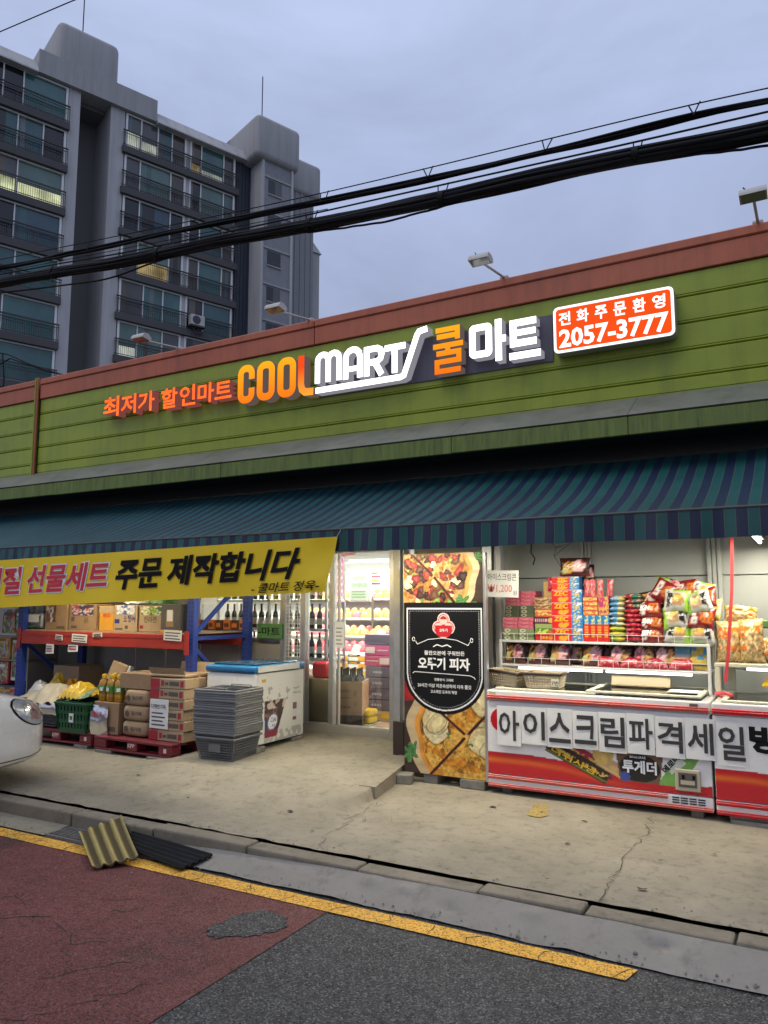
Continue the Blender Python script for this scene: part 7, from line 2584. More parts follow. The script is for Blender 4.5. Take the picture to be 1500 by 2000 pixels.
# lower shelf: dark chocolate snack bags, then two seafood snacks
xs_ = (-2.47, -2.25, -2.02, -1.71, -1.46, -1.18, -0.0)
cb_ = None
for i, x in enumerate((-2.50, -2.285, -2.075, -1.785, -1.535, -1.345, -1.155)):
    o = pouch('snack_bag', 0.215, 0.20, 0.09, d_choc if i < 4 else d_choc2, 40 + i)
    snack(o, 'dark maroon chocolate snack bag on the lower rack shelf, %s from the left' % ORDL[i], (x + 0.02, SY + 0.09 + 0.01 * (i % 2), 1.06), RNG.uniform(-0.12, 0.12), -0.22, RNG.uniform(-0.06, 0.06))
for i, x in enumerate((-2.40, -2.17, -1.93, -1.65, -1.43, -1.24, -1.08)):
    snack(pouch('snack_bag', 0.2, 0.19, 0.08, d_choc2 if i < 4 else d_choc, 240 + i), 'maroon chocolate snack bag in the rear row of the lower shelf, %s from the left' % ORDL[i], (x, SY + 0.21, 1.06), RNG.uniform(-0.15, 0.15), -0.12, RNG.uniform(-0.05, 0.05))
for i in range(4):
    snack(pouch('snack_bag', 0.2, 0.10, 0.05, d_red, 60 + i), 'flat red snack pack lying before the dark bags, %s from the left' % ORDL[i], (-1.62 + i * 0.2, SY + 0.045, 1.058), 0, -0.5)
snack(pouch('snack_bag', 0.17, 0.20, 0.06, d_seafood, 70), 'pale blue and orange seafood snack bag on the lower shelf', (-1.01, SY + 0.09, 1.06), 0.05, -0.2)
snack(pouch('snack_bag', 0.16, 0.20, 0.06, d_squid, 71), 'yellow and blue squid snack bag at the right end of the lower shelf', (-0.885, SY + 0.08, 1.06), -0.05, -0.2)

def pbox(name, w_, d_, h_, front, seed, side=None, top=None):
    """thin printed box, the front painted by a design function."""
    q = MB()
    s = side or tuple(front(np.array([[0.5]]), np.array([[0.5]]), seed)[0, 0])
    def face(fn, colfn, nu, nv):
        q.grid(fn, nu, nv, m_boxp, colfn=colfn)
    face(lambda u, v: (-w_ / 2 + u * w_, 0 * u, v * h_), lambda u, v: front(u, v, seed), 22, 14)
    flat = lambda u, v: lay(u, s)
    face(lambda u, v: (w_ / 2 + 0 * u, u * d_, v * h_), flat, 2, 2)
    face(lambda u, v: (-w_ / 2 + 0 * u, d_ - u * d_, v * h_), flat, 2, 2)
    face(lambda u, v: (-w_ / 2 + u * w_, v * d_, h_ + 0 * u), flat, 2, 2)
    face(lambda u, v: (-w_ / 2 + u * w_, d_ - v * d_, 0 * u), flat, 2, 2)
    face(lambda u, v: (w_ / 2 - u * w_, d_ + 0 * u, v * h_), flat, 2, 2)
    return q.build(name)
def d_pinkbox(u, v, s):
    c = lay(u, (0.55, 0.10, 0.16))
    return put(c, (vnoise(u * 10, v * 5, s) > 0.56) & (v > 0.2) & (v < 0.8), (0.62, 0.30, 0.30))
def d_greenbox(u, v, s):
    c = lay(u, (0.10, 0.13, 0.075))
    c = put(c, ((u - 0.25) / 0.18) ** 2 + ((v - 0.5) / 0.42) ** 2 < 1, (0.55, 0.56, 0.40))
    return put(c, ((u - 0.25) / 0.11) ** 2 + ((v - 0.5) / 0.24) ** 2 < 1, (0.10, 0.13, 0.075))
def d_palebox(u, v, s):
    c = lay(u, (0.22, 0.27, 0.13))
    c = put(c, ((u - 0.25) / 0.2) ** 2 + ((v - 0.5) / 0.45) ** 2 < 1, (0.66, 0.66, 0.52))
    return put(c, ((u - 0.25) / 0.1) ** 2 + ((v - 0.5) / 0.22) ** 2 < 1, (0.20, 0.26, 0.10))
SN = 'snacks on the snack rack'
seq = [d_palebox] * 3 + [d_pinkbox] * 3 + [d_greenbox] * 3 + [d_pinkbox] * 4
protos = {}
cname = {d_palebox: 'pale green', d_pinkbox: 'pink', d_greenbox: 'dark green'}
for c_ in range(2):
    for k, d in enumerate(seq):
        key = (d, 'b')
        if key not in protos:
            protos[key] = pbox('biscuit_box', 0.142, 0.2, 0.0335, d, 3)
            o = protos[key]
        else:
            o = protos[key].copy()
            COL.objects.link(o)
        dy = 0.0 if k < 6 else 0.05 + 0.005 * (k - 6)
        tag(o, 'thin %s biscuit box, %s column, %s from the bottom' % (cname[d], ['left', 'right'][c_], 'lowest' if k == 0 else ORD[k]) if k else 'thin pale green biscuit box at the foot of the %s column' % ['left', 'right'][c_], 'biscuit box', SN)
        place(o, (-2.492 + 0.147 * c_ + RNG.uniform(-0.004, 0.004), SY + 0.025 + dy, 1.275 + 0.0345 * k), RNG.uniform(-0.02, 0.02))
# middle column of assorted flat packs
def d_zecsm(u, v, s):
    c = lay(u, (0.60, 0.03, 0.025))
    c = put(c, (u > 0.2) & (u < 0.6) & (v > 0.25) & (v < 0.75) & (np.sin(u * 50) > -0.3), (0.70, 0.42, 0.05))
    return put(c, ((u - 0.76) / 0.14) ** 2 + ((v - 0.5) / 0.35) ** 2 < 1, (0.62, 0.25, 0.03))
def d_veg(u, v, s):
    c = lay(u, (0.10, 0.22, 0.05))
    c = put(c, v > 0.55, (0.30, 0.36, 0.12))
    c = put(c, (v < 0.5) & (vnoise(u * 12, v * 6, s) > 0.48), (0.55, 0.62, 0.10))
    return put(c, (u > 0.66) & (v < 0.5) & (vnoise(u * 12, v * 6, s) > 0.5), (0.60, 0.10, 0.03))
def d_coco(u, v, s):
    c = lay(u, (0.10, 0.03, 0.045))
    c = put(c, (u < 0.62) & (np.abs(v - 0.5) < 0.25) & (np.sin(u * 60) > -0.2), (0.66, 0.40, 0.42))
    return put(c, ((u - 0.8) / 0.16) ** 2 + ((v - 0.5) / 0.4) ** 2 < 1, (0.60, 0.36, 0.10))
def d_orangepk(u, v, s):
    c = lay(u, (0.50, 0.10, 0.03))
    return put(c, (np.abs(v - 0.5) < 0.3) & (vnoise(u * 14, v * 5, s) > 0.45), (0.72, 0.48, 0.16))
def d_brownpk(u, v, s):
    c = lay(u, (0.20, 0.09, 0.035))
    return put(c, vnoise(u * 9, v * 6, s) > 0.55, (0.56, 0.40, 0.20))
z = 1.275
for d, h_, lab in ((d_zecsm, 0.058, 'flat red and yellow biscuit box at the foot of the mixed column'), (d_veg, 0.088, 'green vegetable cracker box in the mixed column'), (d_coco, 0.060, 'dark brown coconut biscuit box above the green one'), (d_orangepk, 0.072, 'orange biscuit pack above the dark brown box'), (d_brownpk, 0.05, 'brown biscuit pack near the top of the mixed column'), (d_brownpk, 0.05, 'topmost brown pack of the mixed column')):
    snack(pbox('biscuit_box', 0.185, 0.2, h_, d, 5), lab, (-2.165 + RNG.uniform(-0.006, 0.006), SY + 0.02, z), 0.02, cat='biscuit box')
    z += h_ + 0.002
snack(pbox('biscuit_box', 0.10, 0.16, 0.14, lambda u, v, s: lay(u, (0.46, 0.29, 0.10)), 1), 'plain brown box beside the tall red and blue stack', (-2.13, SY + 0.06, z), 0, cat='biscuit box')
# tall stack of red and blue cracker boxes
def d_zec(u, v, s):
    c = lay(u, (0.60, 0.018, 0.02))
    for cx, cz, r in ((0.30, 0.24, 0.13), (0.46, 0.28, 0.12), (0.38, 0.14, 0.12)):
        c = put(c, ((u - cx) / (r * 0.75)) ** 2 + ((v - cz) / (r * 1.3)) ** 2 < 1, (0.72, 0.34, 0.03))
    c = put(c, u > 0.665, (0.02, 0.19, 0.52))
    c = put(c, (u > 0.68) & (u < 0.95) & (vnoise(u * 22, v * 9, 5) > 0.56), (0.60, 0.60, 0.22))
    c = put(c, (u > 0.8) & (v > 0.72) & (vnoise(u * 14, v * 9, 8) > 0.45), (0.66, 0.70, 0.72))
    return put(c, v > 0.95, (0.66, 0.50, 0.50))
z0 = 1.275
for k in range(4):
    h_ = 0.112
    o = snack(pbox('cracker_box', 0.275, 0.2, h_, d_zec, 5, side=(0.02, 0.17, 0.48)), 'red and blue cracker box with yellow letters, %s' % ['lowest of the tall stack', 'second from the bottom of the stack', 'third from the bottom of the stack', 'topmost of the four large boxes'][k], (-1.955, SY + 0.01, z0 + 0.114 * k), RNG.uniform(-0.015, 0.015), cat='cracker box')
    q = MB()
    write(q, 'ZEC', (-0.122, -0.0015, 0.058), X3, Z3, 0.13, 0.045, m_ycap, bold=0.04, shear=0.1)
    write(q, '감자', (0.052, -0.0015, 0.055), X3, Z3, 0.065, 0.03, m_ycap, bold=0.03)
    q.build('lettering', o, local=True)
z0 += 0.114 * 4
for k in range(2):
    o = snack(pbox('cracker_box', 0.25, 0.16, 0.056, d_zec, 5, side=(0.02, 0.17, 0.48)), 'small red and blue cracker pack, %s one on top of the tall stack' % ['lower', 'upper'][k], (-1.965, SY + 0.015, z0 + 0.058 * k), 0.01, cat='cracker box')
    q = MB()
    write(q, 'ZEC', (-0.08, -0.0015, 0.01), X3, Z3, 0.10, 0.038, m_ycap, bold=0.04, shear=0.1)
    q.build('lettering', o, local=True)
snack(pouch('snack_bag', 0.28, 0.17, 0.08, d_choc, 80), 'dark chocolate snack bag standing on top of the tall stack', (-1.89, SY + 0.06, z0 + 0.117), 0.0, -0.12)
snack(pouch('snack_bag', 0.10, 0.12, 0.05, d_red, 81), 'small red pack hanging off the left of the tall stack', (-2.09, SY + 0.06, z0 - 0.01), 0.4, -0.1)
snack(pouch('snack_bag', 0.12, 0.25, 0.07, d_choc, 82), 'dark bag standing behind the right of the tall stack', (-1.79, SY + 0.16, z0 - 0.02), 0.5, -0.1)
# group right of the tall stack
def d_upred(u, v, s):
    c = lay(u, (0.58, 0.02, 0.02))
    return put(c, (v > 0.25) & (v < 0.95) & (np.abs(u - 0.5) < 0.3) & (np.sin(v * 40) > -0.3), (0.72, 0.40, 0.04))
def d_upblue(u, v, s):
    c = lay(u, (0.02, 0.19, 0.46))
    return put(c, (np.abs(u - 0.5) < 0.28) & (vnoise(u * 7, v * 9, 5) > 0.46), (0.56, 0.56, 0.22))
for i in range(4):
    snack(pbox('cracker_box', 0.054, 0.2, 0.148, d_upred, 6), 'upright red cracker box behind the rail, %s from the left' % ORDL[i], (-1.785 + i * 0.0565, SY + 0.01, 1.275), 0, cat='cracker box')
    snack(pbox('cracker_box', 0.054, 0.2, 0.078, d_upblue, 6), 'small blue cracker box on the red ones, %s from the left' % ORDL[i], (-1.785 + i * 0.0565, SY + 0.012, 1.425), 0, cat='cracker box')
for k in range(4):
    snack(pbox('cracker_box', 0.125, 0.18, 0.039, d_orangepk, 8 + k), 'flat pink and orange cookie box, %s of four' % ['lowest', 'second', 'third', 'topmost'][k], (-1.748, SY + 0.015, 1.505 + 0.0402 * k), 0.01, cat='cookie box')
snack(pbox('cookie_box', 0.09, 0.18, 0.162, lambda u, v, s: put(lay(u, (0.40, 0.03, 0.12)), vnoise(u * 7, v * 12, 5) > 0.5, (0.56, 0.36, 0.06)), 9), 'upright magenta cookie box right of the flat cookie boxes', (-1.632, SY + 0.015, 1.505), 0, cat='cookie box')
for i in range(4):
    snack(pouch('snack_bag', 0.058, 0.15, 0.035, d_stick, 90 + i, 8, 8), 'slim red stick pack standing on the cookie boxes, %s from the left' % ORDL[i], (-1.785 + i * 0.058 + 0.02 * (i > 2), SY + 0.07, 1.668), RNG.uniform(-0.3, 0.3), -0.05, RNG.uniform(-0.1, 0.1))
snack(pouch('snack_bag', 0.09, 0.10, 0.04, d_choc, 96), 'small dark pack behind the red stick packs', (-1.77, SY + 0.15, 1.74), 0.2)
# bags lying flat in piles
for k in range(9):
    snack(pouch('snack_bag', 0.145, 0.20, 0.055, d_blue if k > 2 else d_yel, 100 + k), 'flat %s snack bag, %s in the %s pile' % ('blue and yellow' if k > 2 else 'yellow and green', 'lowest' if k == 0 else 'topmost' if k == 8 else ORD[k], 'left flat'), (-1.522 + RNG.uniform(-0.006, 0.006), SY + 0.01, 1.30 + 0.0425 * k), 0, R(-86), RNG.uniform(-0.03, 0.03))
for k in range(10):
    snack(pouch('snack_bag', 0.155, 0.20, 0.052, d_red if k < 7 else d_redg, 120 + k), 'flat %s snack bag, %s in the right flat pile' % ('red' if k < 7 else 'red and green', 'lowest' if k == 0 else 'topmost' if k == 9 else ORD[k]), (-1.388 + RNG.uniform(-0.006, 0.006), SY + 0.01, 1.30 + 0.040 * k), 0, R(-86), RNG.uniform(-0.03, 0.03))
# red sun chip bags, green soup noodle bags: leaning piles
for k, (x, z, ry) in enumerate(((-1.245, 1.275, -0.05), (-1.245, 1.37, 0.05), (-1.25, 1.485, -0.06))):
    o = snack(pouch('snack_bag', 0.205, 0.15, 0.10, d_sun, 140 + k), 'red chip bag with orange chips, %s in the leaning pile' % ['lowest', 'second', 'third'][k], (x, SY + 0.04, z), 0.05, -0.35, ry)
    q = MB()
    write(q, 'SUN', (-0.075, -0.056, 0.05), X3, Z3, 0.075, 0.045, m_wink, bold=0.04, shear=0.2)
    q.build('lettering', o, local=True)
o = snack(pouch('snack_bag', 0.19, 0.19, 0.09, d_sun, 145), 'red chip bag standing tilted on top of the pile', (-1.19, SY + 0.12, 1.63), 0.1, -0.2, 0.55)
snack(pouch('snack_bag', 0.2, 0.14, 0.08, d_choc, 146), 'dark maroon bag wedged behind the red chip bags', (-1.27, SY + 0.17, 1.58), 0.1, -0.3, -0.2)
snack(pouch('snack_bag', 0.26, 0.14, 0.08, d_choc2, 147), 'dark maroon bag lying over the green bags at the back', (-1.05, SY + 0.2, 1.68), 0.1, -0.5, 0.3)
for k, (x, z, rz, ry, d) in enumerate(((-1.045, 1.275, 0.0, 0.12, d_soup2), (-1.04, 1.40, 0.05, -0.12, d_soup), (-1.04, 1.54, 0, 0.08, d_soup2), (-0.845, 1.275, -0.1, -0.1, d_soup), (-0.855, 1.40, 0.1, 0.15, d_sun), (-0.84, 1.53, -0.1, -0.3, d_soup), (-0.79, 1.56, -0.4, -0.25, d_sun), (-0.765, 1.46, -0.7, -0.1, d_blue))):
    o = snack(pouch('snack_bag', 0.21 if k < 6 else 0.15, 0.19, 0.095, d, 150 + k), ['green and white soup snack bag at the foot of the heap, left', 'green and white bag, middle of the left heap', 'green and white bag on top of the left heap', 'green and white bag at the foot of the right heap', 'red and white bag in the middle of the right heap', 'green and white bag on top of the right heap', 'red and orange bag leaning at the right end of the heap', 'blue bag tucked behind the right end of the heap'][k], (x, SY + 0.05 + 0.1 * (k > 5), z), rz, -0.3, ry)
    if d in (d_soup, d_soup2):
        q = MB()
        sx = 1 if d is d_soup else -1
        for j, ch in enumerate('무뚝'):
            write(q, ch, (sx * 0.052 - 0.021, -0.050 + 0.004 * j, 0.095 - 0.055 * j), X3, Z3, 0.046, 0.048, m_ink, bold=0.04)
        q.build('lettering', o, local=True)
for k, (x, z, ry, d) in enumerate(((-1.15, 1.68, 0.2, d_soup), (-0.95, 1.66, -0.15, d_sun), (-0.86, 1.64, 0.25, d_soup2), (-1.13, 1.45, 0.1, d_choc), (-0.74, 1.31, -0.2, d_seafood))):
    snack(pouch('snack_bag', 0.18, 0.15, 0.07, d, 170 + k), ['small green and white bag at the back left of the heap top', 'red chip bag at the back of the heap top', 'small green and white bag at the back right of the heap top', 'dark bag squeezed between the red pile and the green heap', 'pale blue bag low at the right end of the heap'][k], (x, SY + 0.22, z), 0.1, -0.15, ry)


# price board hanging on a wire
t = thing('price_board', 'white hanging price board with red figures beside the snack rack', 'price board', (-2.5, 6.66, 1.8))
T = Matrix.Translation((-2.498, 6.66, 1.785)) @ Matrix.Rotation(R(1.5), 4, 'Y')
q = MB()
q.box(-0.155, 0, -0.122, 0.155, 0.006, 0.122, m_paper, bev=0.002, T=T)
q.build('board', t)
U_, V_ = (T.to_3x3() @ X3), (T.to_3x3() @ Z3)
q = MB()
write(q, '아이스크림콘', T @ Vector((-0.14, -0.0015, 0.03)), U_, V_, 0.275, 0.065, m_charc, bold=0.002)
m_pred2 = mat('faded_red_print', (0.66, 0.20, 0.17), rough=0.6)
write(q, '₩1,200', T @ Vector((-0.14, -0.0015, -0.085)), U_, V_, 0.235, 0.08, m_pred2, bold=0.012)
write(q, '원', T @ Vector((0.105, -0.0015, -0.10)), U_, V_, 0.035, 0.04, m_charc)
q.build('lettering', t)
q = MB()
for dx in (-0.07, 0.07):
    q.tube([T @ Vector((dx, 0.003, 0.115)), T @ Vector((dx, 0.004, 0.16)), (-2.498 + dx, 6.66, 2.3)], 0.002, m_gink, n=5)
q.build('hook', t)

# things lying on the freezers
g = basket('cream plastic basket with brown rim, left one on the freezer', 0.30, 0.24, 0.13, m_cream, group='cream baskets on the left freezer', handles=False, m_rim=m_brown, nx=12, ny_=10, nz_=5, taper=0.8, bar=0.013)
place(g, (-2.45, 6.66, 0.885), R(-14), 0.0, R(4))
g2 = basket('cream plastic basket with brown rim, right one on the freezer', 0.32, 0.26, 0.125, m_cream, group='cream baskets on the left freezer', handles=False, m_rim=m_brown, nx=12, ny_=10, nz_=5, taper=0.85, bar=0.013)
place(g2, (-2.12, 6.68, 0.885), R(3))
q = MB()
q.box(-2.03, 6.545, 0.90, -1.96, 6.549, 0.965, m_cream2)
write(q, '7번', (-2.025, 6.5435, 0.91), X3, Z3, 0.06, 0.04, m_ink)
tag(q.build('basket_tag'), 'small tag on the right cream basket', 'tag')
q = MB()
T = Matrix.Translation((-1.36, 6.95, 0.93)) @ Matrix.Rotation(R(-18), 4, 'X')
q.box(-0.245, -0.05, -0.045, 0.245, 0.05, 0.045, mat('beige_folded_card', (0.24, 0.185, 0.10), rough=0.7, var=0.08), bev=0.012, seg=2, T=T)
tag(q.build('folded_card'), 'folded beige cardboard lying on the freezer lid under the rack', 'cardboard')
q = MB()
q.box(-1.1, 6.6, 0.900, -0.85, 6.8, 0.903, m_paper, bev=0.001)
tag(q.build('paper_sheet'), 'white paper sheet lying on the right freezer lid', 'paper')
# wall light above, hanging strap, plastic sheet corner
m_strap = mat('pink_red_strap', (0.62, 0.06, 0.07), rough=0.45, var=0.1)
q = MB()
P = [(-0.556, 6.6, 2.3), (-0.562, 6.59, 2.0), (-0.58, 6.6, 1.7), (-0.61, 6.6, 1.4), (-0.635, 6.6, 1.17), (-0.66, 6.6, 1.0)]
for a, c in zip(P[:-1], P[1:]):
    q.bar(a, c, 0.024, 0.003, m_strap, up=(0, 1, 0))
tag(q.build('strap'), 'pinkish red strap hanging in front of the grey wall panels', 'strap')
q = MB()
q.tube([(-0.70, 6.72, 0.875), (-0.74, 6.70, 0.90), (-0.68, 6.68, 0.91), (-0.62, 6.7, 0.885)], 0.015, m_strap, n=6)
tag(q.build('ribbon', smooth=60), 'knotted red ribbon on the corner between the two freezers', 'ribbon')
q = MB()
q.tube([(-2.42, 7.3, 2.25), (-2.4, 7.2, 2.1), (-2.36, 7.2, 2.04), (-2.38, 7.2, 1.98)], 0.006, m_ink, n=6)
tag(q.build('hanging_hook', smooth=60), 'small black hook hanging above the price board', 'hook')
q = MB()
q.tube([(-2.22, 7.1, 2.25), (-2.12, 7.1, 2.13), (-2.14, 7.1, 2.05), (-2.0, 7.1, 1.82)], 0.003, m_gink, n=5)
q.tube([(-2.12, 7.1, 2.13), (-1.98, 7.1, 2.17), (-2.14, 7.1, 2.05)], 0.003, m_gink, n=5)
tag(q.build('wire_hanger', smooth=60), 'bent wire hanger above the tall cracker stack', 'hanger')

# ================================================================== popcorn stand on the right freezer
m_pop = printed('popcorn_bag_film', rough=0.25, coat=0.3, bump=0.3)
def d_pop(u, v, s):
    n1 = vnoise(u * 17, v * 22, s, 2)
    c = np.array([0.62, 0.44, 0.20]) * (0.42 + 1.0 * np.clip((n1 - 0.25) * 1.9, 0, 1))[..., None]
    lab = (((v > 0.58) & (v < 0.84)) | ((v > 0.30) & (v < 0.38))) & (np.abs(u - 0.5) < 0.4)
    c = np.where((lab & (vnoise(u * 4, v * 6, s + 1) > 0.46))[..., None], np.array([0.72, 0.19, 0.02]) * (0.8 + 0.4 * n1)[..., None], c)
    return c
t = thing('display_stand', 'cream framed display stand on the right freezer holding popcorn bags', 'stand', (0.1, 7.0, 0.88))
q = MB()
q.box(-0.755, 6.80, 1.10, 1.0, 7.25, 1.13, m_cream2, bev=0.004)
q.build('shelf', t)
for x in (-0.755, 0.96):
    q = MB()
    q.box(x, 6.80, 0.87, x + 0.04, 6.84, 1.099, m_cream2, bev=0.004)
    q.build('leg', t)
    q = MB()
    q.box(x + 0.05, 7.15, 0.89, x + 0.12, 7.2, 1.099, m_cream2, bev=0.004)
    q.build('leg', t)
t = thing('strip_lamp', 'lit white tube under the cream display stand', 'tube lamp', (-0.1, 6.84, 1.09))
q = MB()
q.tube([(-0.52, 6.825, 1.088), (0.5, 6.825, 1.088)], 0.011, E_LED, n=8)
q.build('tube', t, smooth=60)
for i, (x, z, w_, h_, rz, rx, ry, lab) in enumerate(((-0.655, 1.132, 0.19, 0.33, 0.05, -0.05, 0.02, 'tall popcorn bag at the left end of the display stand'), (-0.48, 1.132, 0.20, 0.35, -0.1, -0.05, -0.03, 'second tall popcorn bag from the left on the stand'),
                                                    (-0.56, 1.44, 0.26, 0.16, 0.1, -0.5, 0.1, 'popcorn bag lying across the two tall ones'), (-0.36, 1.132, 0.17, 0.2, -0.5, -0.1, 0.0, 'low popcorn bag behind the second tall one'))):
    o = pouch('popcorn_bag', w_, h_, 0.17, d_pop, 200 + i, 34, 44)
    o.data.materials[0] = m_pop
    snack(o, lab, (x, 6.92 + 0.05 * (i > 1), z), rz, rx, ry, 'popcorn bags on the display stand', 'popcorn bag')
for i, (x, z, lab) in enumerate(((-0.12, 1.132, 'kraft paper popcorn bag lying at the right edge'), (-0.14, 1.22, 'orange popcorn bag lying on the kraft one'), (-0.12, 1.32, 'topmost orange popcorn bag at the right edge'))):
    o = pouch('popcorn_bag', 0.46, 0.24, 0.15, d_pop if i else (lambda u, v, s: np.array([0.46, 0.32, 0.17]) * (0.8 + 0.4 * vnoise(u * 9, v * 9, 1))[..., None]), 210 + i, 16, 14)
    o.data.materials[0] = m_pop
    snack(o, lab, (x, 6.86, z + 0.05), 0, R(-80), 0, 'popcorn bags on the display stand', 'popcorn bag')
q = MB()
q.box(-0.5, 7.2, 1.40, 0.8, 7.24, 1.47, m_sgrn, bev=0.01)
tag(q.build('green_board'), 'green board edge behind the popcorn bags', 'board')
q = MB()
q.add([(-0.42, 6.83, 0.965), (0.1, 6.83, 0.965), (0.1, 6.98, 1.03), (-0.38, 6.98, 1.03), (-0.42, 6.83, 0.957), (0.1, 6.83, 0.957), (0.1, 6.98, 1.022), (-0.38, 6.98, 1.022)], [(0, 1, 2, 3), (7, 6, 5, 4), (0, 4, 5, 1), (3, 2, 6, 7), (0, 3, 7, 4), (1, 5, 6, 2)], m_ycap)
tag(q.build('yellow_card'), 'yellow card lying under the display stand', 'card')

# ================================================================== white car at the left edge
m_car = mat('white_car_paint', (0.76, 0.755, 0.70), rough=0.25, var=0.02, coat=1.0, dirt=0.12, dscale=2.0, dcol=(0.45, 0.44, 0.40))
m_tyre = mat('black_tyre', (0.015, 0.015, 0.016), rough=0.8)
m_lamp = mat('clear_headlamp', (0.42, 0.44, 0.46), rough=0.12, metal=0.35, coat=1.0, var=0.25, scale=14)
m_lampin = mat('headlamp_reflector', (0.72, 0.72, 0.70), rough=0.15, metal=0.9, var=0.2, scale=20)
m_cgl = mat('dark_car_glass', (0.012, 0.014, 0.016), rough=0.06, spec=0.7)
CX, CYF, CZ = -7.00, 4.95, -0.03
def car_sec(s):
    """half width, sill height, beltline, hood height at s metres behind the nose."""
    s = np.asarray(s, float)
    w_ = np.interp(s, [0, 0.04, 0.1, 0.2, 0.35, 0.55, 0.9, 1.4, 3.0, 4.0, 4.4], [0.40, 0.55, 0.645, 0.735, 0.80, 0.835, 0.855, 0.86, 0.86, 0.80, 0.68])
    zb_ = np.interp(s, [0, 0.1, 0.3, 0.8, 4.0, 4.4], [0.30, 0.25, 0.22, 0.20, 0.22, 0.32])
    zh = np.interp(s, [0, 0.05, 0.14, 0.3, 0.5, 0.8, 1.25, 3.0, 3.6, 4.4], [0.62, 0.71, 0.755, 0.81, 0.86, 0.915, 0.985, 1.0, 1.0, 0.92])
    return w_, zb_, zh
def car_pt(s, t, off=0.0):
    """t: 0 = sill centre, 1 = hood centre, on the right-hand side."""
    w_, zb_, zh = car_sec(s)
    tt = [0, 0.14, 0.22, 0.32, 0.45, 0.58, 0.68, 0.76, 0.83, 0.90, 1.0]
    fx = np.interp(t, tt, [0, 0.86, 0.965, 0.995, 1.0, 0.992, 0.965, 0.90, 0.78, 0.55, 0])
    fz = np.interp(t, tt, [0, 0.0, 0.06, 0.20, 0.42, 0.62, 0.78, 0.90, 0.955, 0.985, 1.0])
    crown = np.where(np.asarray(t) > 0.9, 0.015 * (1 - ((1 - t) / 0.1)), 0)
    x = w_ * fx * (1 + off / 0.8)
    z = zb_ + (zh - zb_) * fz + crown + off * (np.asarray(t) > 0.7)
    return x, z
car = thing('parked_car', 'white car nosing in at the left edge, only its front corner showing', 'car', (CX, CYF - 2.2, CZ))
q = MB()
for sg in (1, -1):
    def fn(u, v):
        s = 4.4 * u ** 1.7
        x, z = car_pt(s, v)
        return CX + sg * x, CYF - s, CZ + z
    if sg == 1:
        q.grid(fn, 70, 46, m_car)
    else:
        q.grid(lambda u, v: fn(u, 1 - v), 70, 46, m_car)
w0, zb0, zh0 = car_sec(0.0)
vv = np.linspace(0, 1, 24)
ring = [(CX + float(car_pt(0.0, a)[0]), CYF, CZ + float(car_pt(0.0, a)[1])) for a in vv] + [(CX - float(car_pt(0.0, a)[0]), CYF, CZ + float(car_pt(0.0, a)[1])) for a in vv[::-1]]
q.add(ring, [tuple(range(len(ring) - 1, -1, -1))], m_car)
body = q.build('body', car, smooth=50)
q = MB()
q.grid(lambda u, v: (CX + (2 * u - 1) * np.interp(v, [0, 0.25, 0.75, 1], [0.74, 0.58, 0.58, 0.74]), CYF - 1.25 - 2.6 * v, CZ + 0.95 + 0.50 * np.sin(np.clip(v, 0, 1) * math.pi) ** 0.55 * (1 - 0.25 * (2 * u - 1) ** 4)), 20, 24, m_cgl)
q.build('cabin_glass', car, smooth=60)
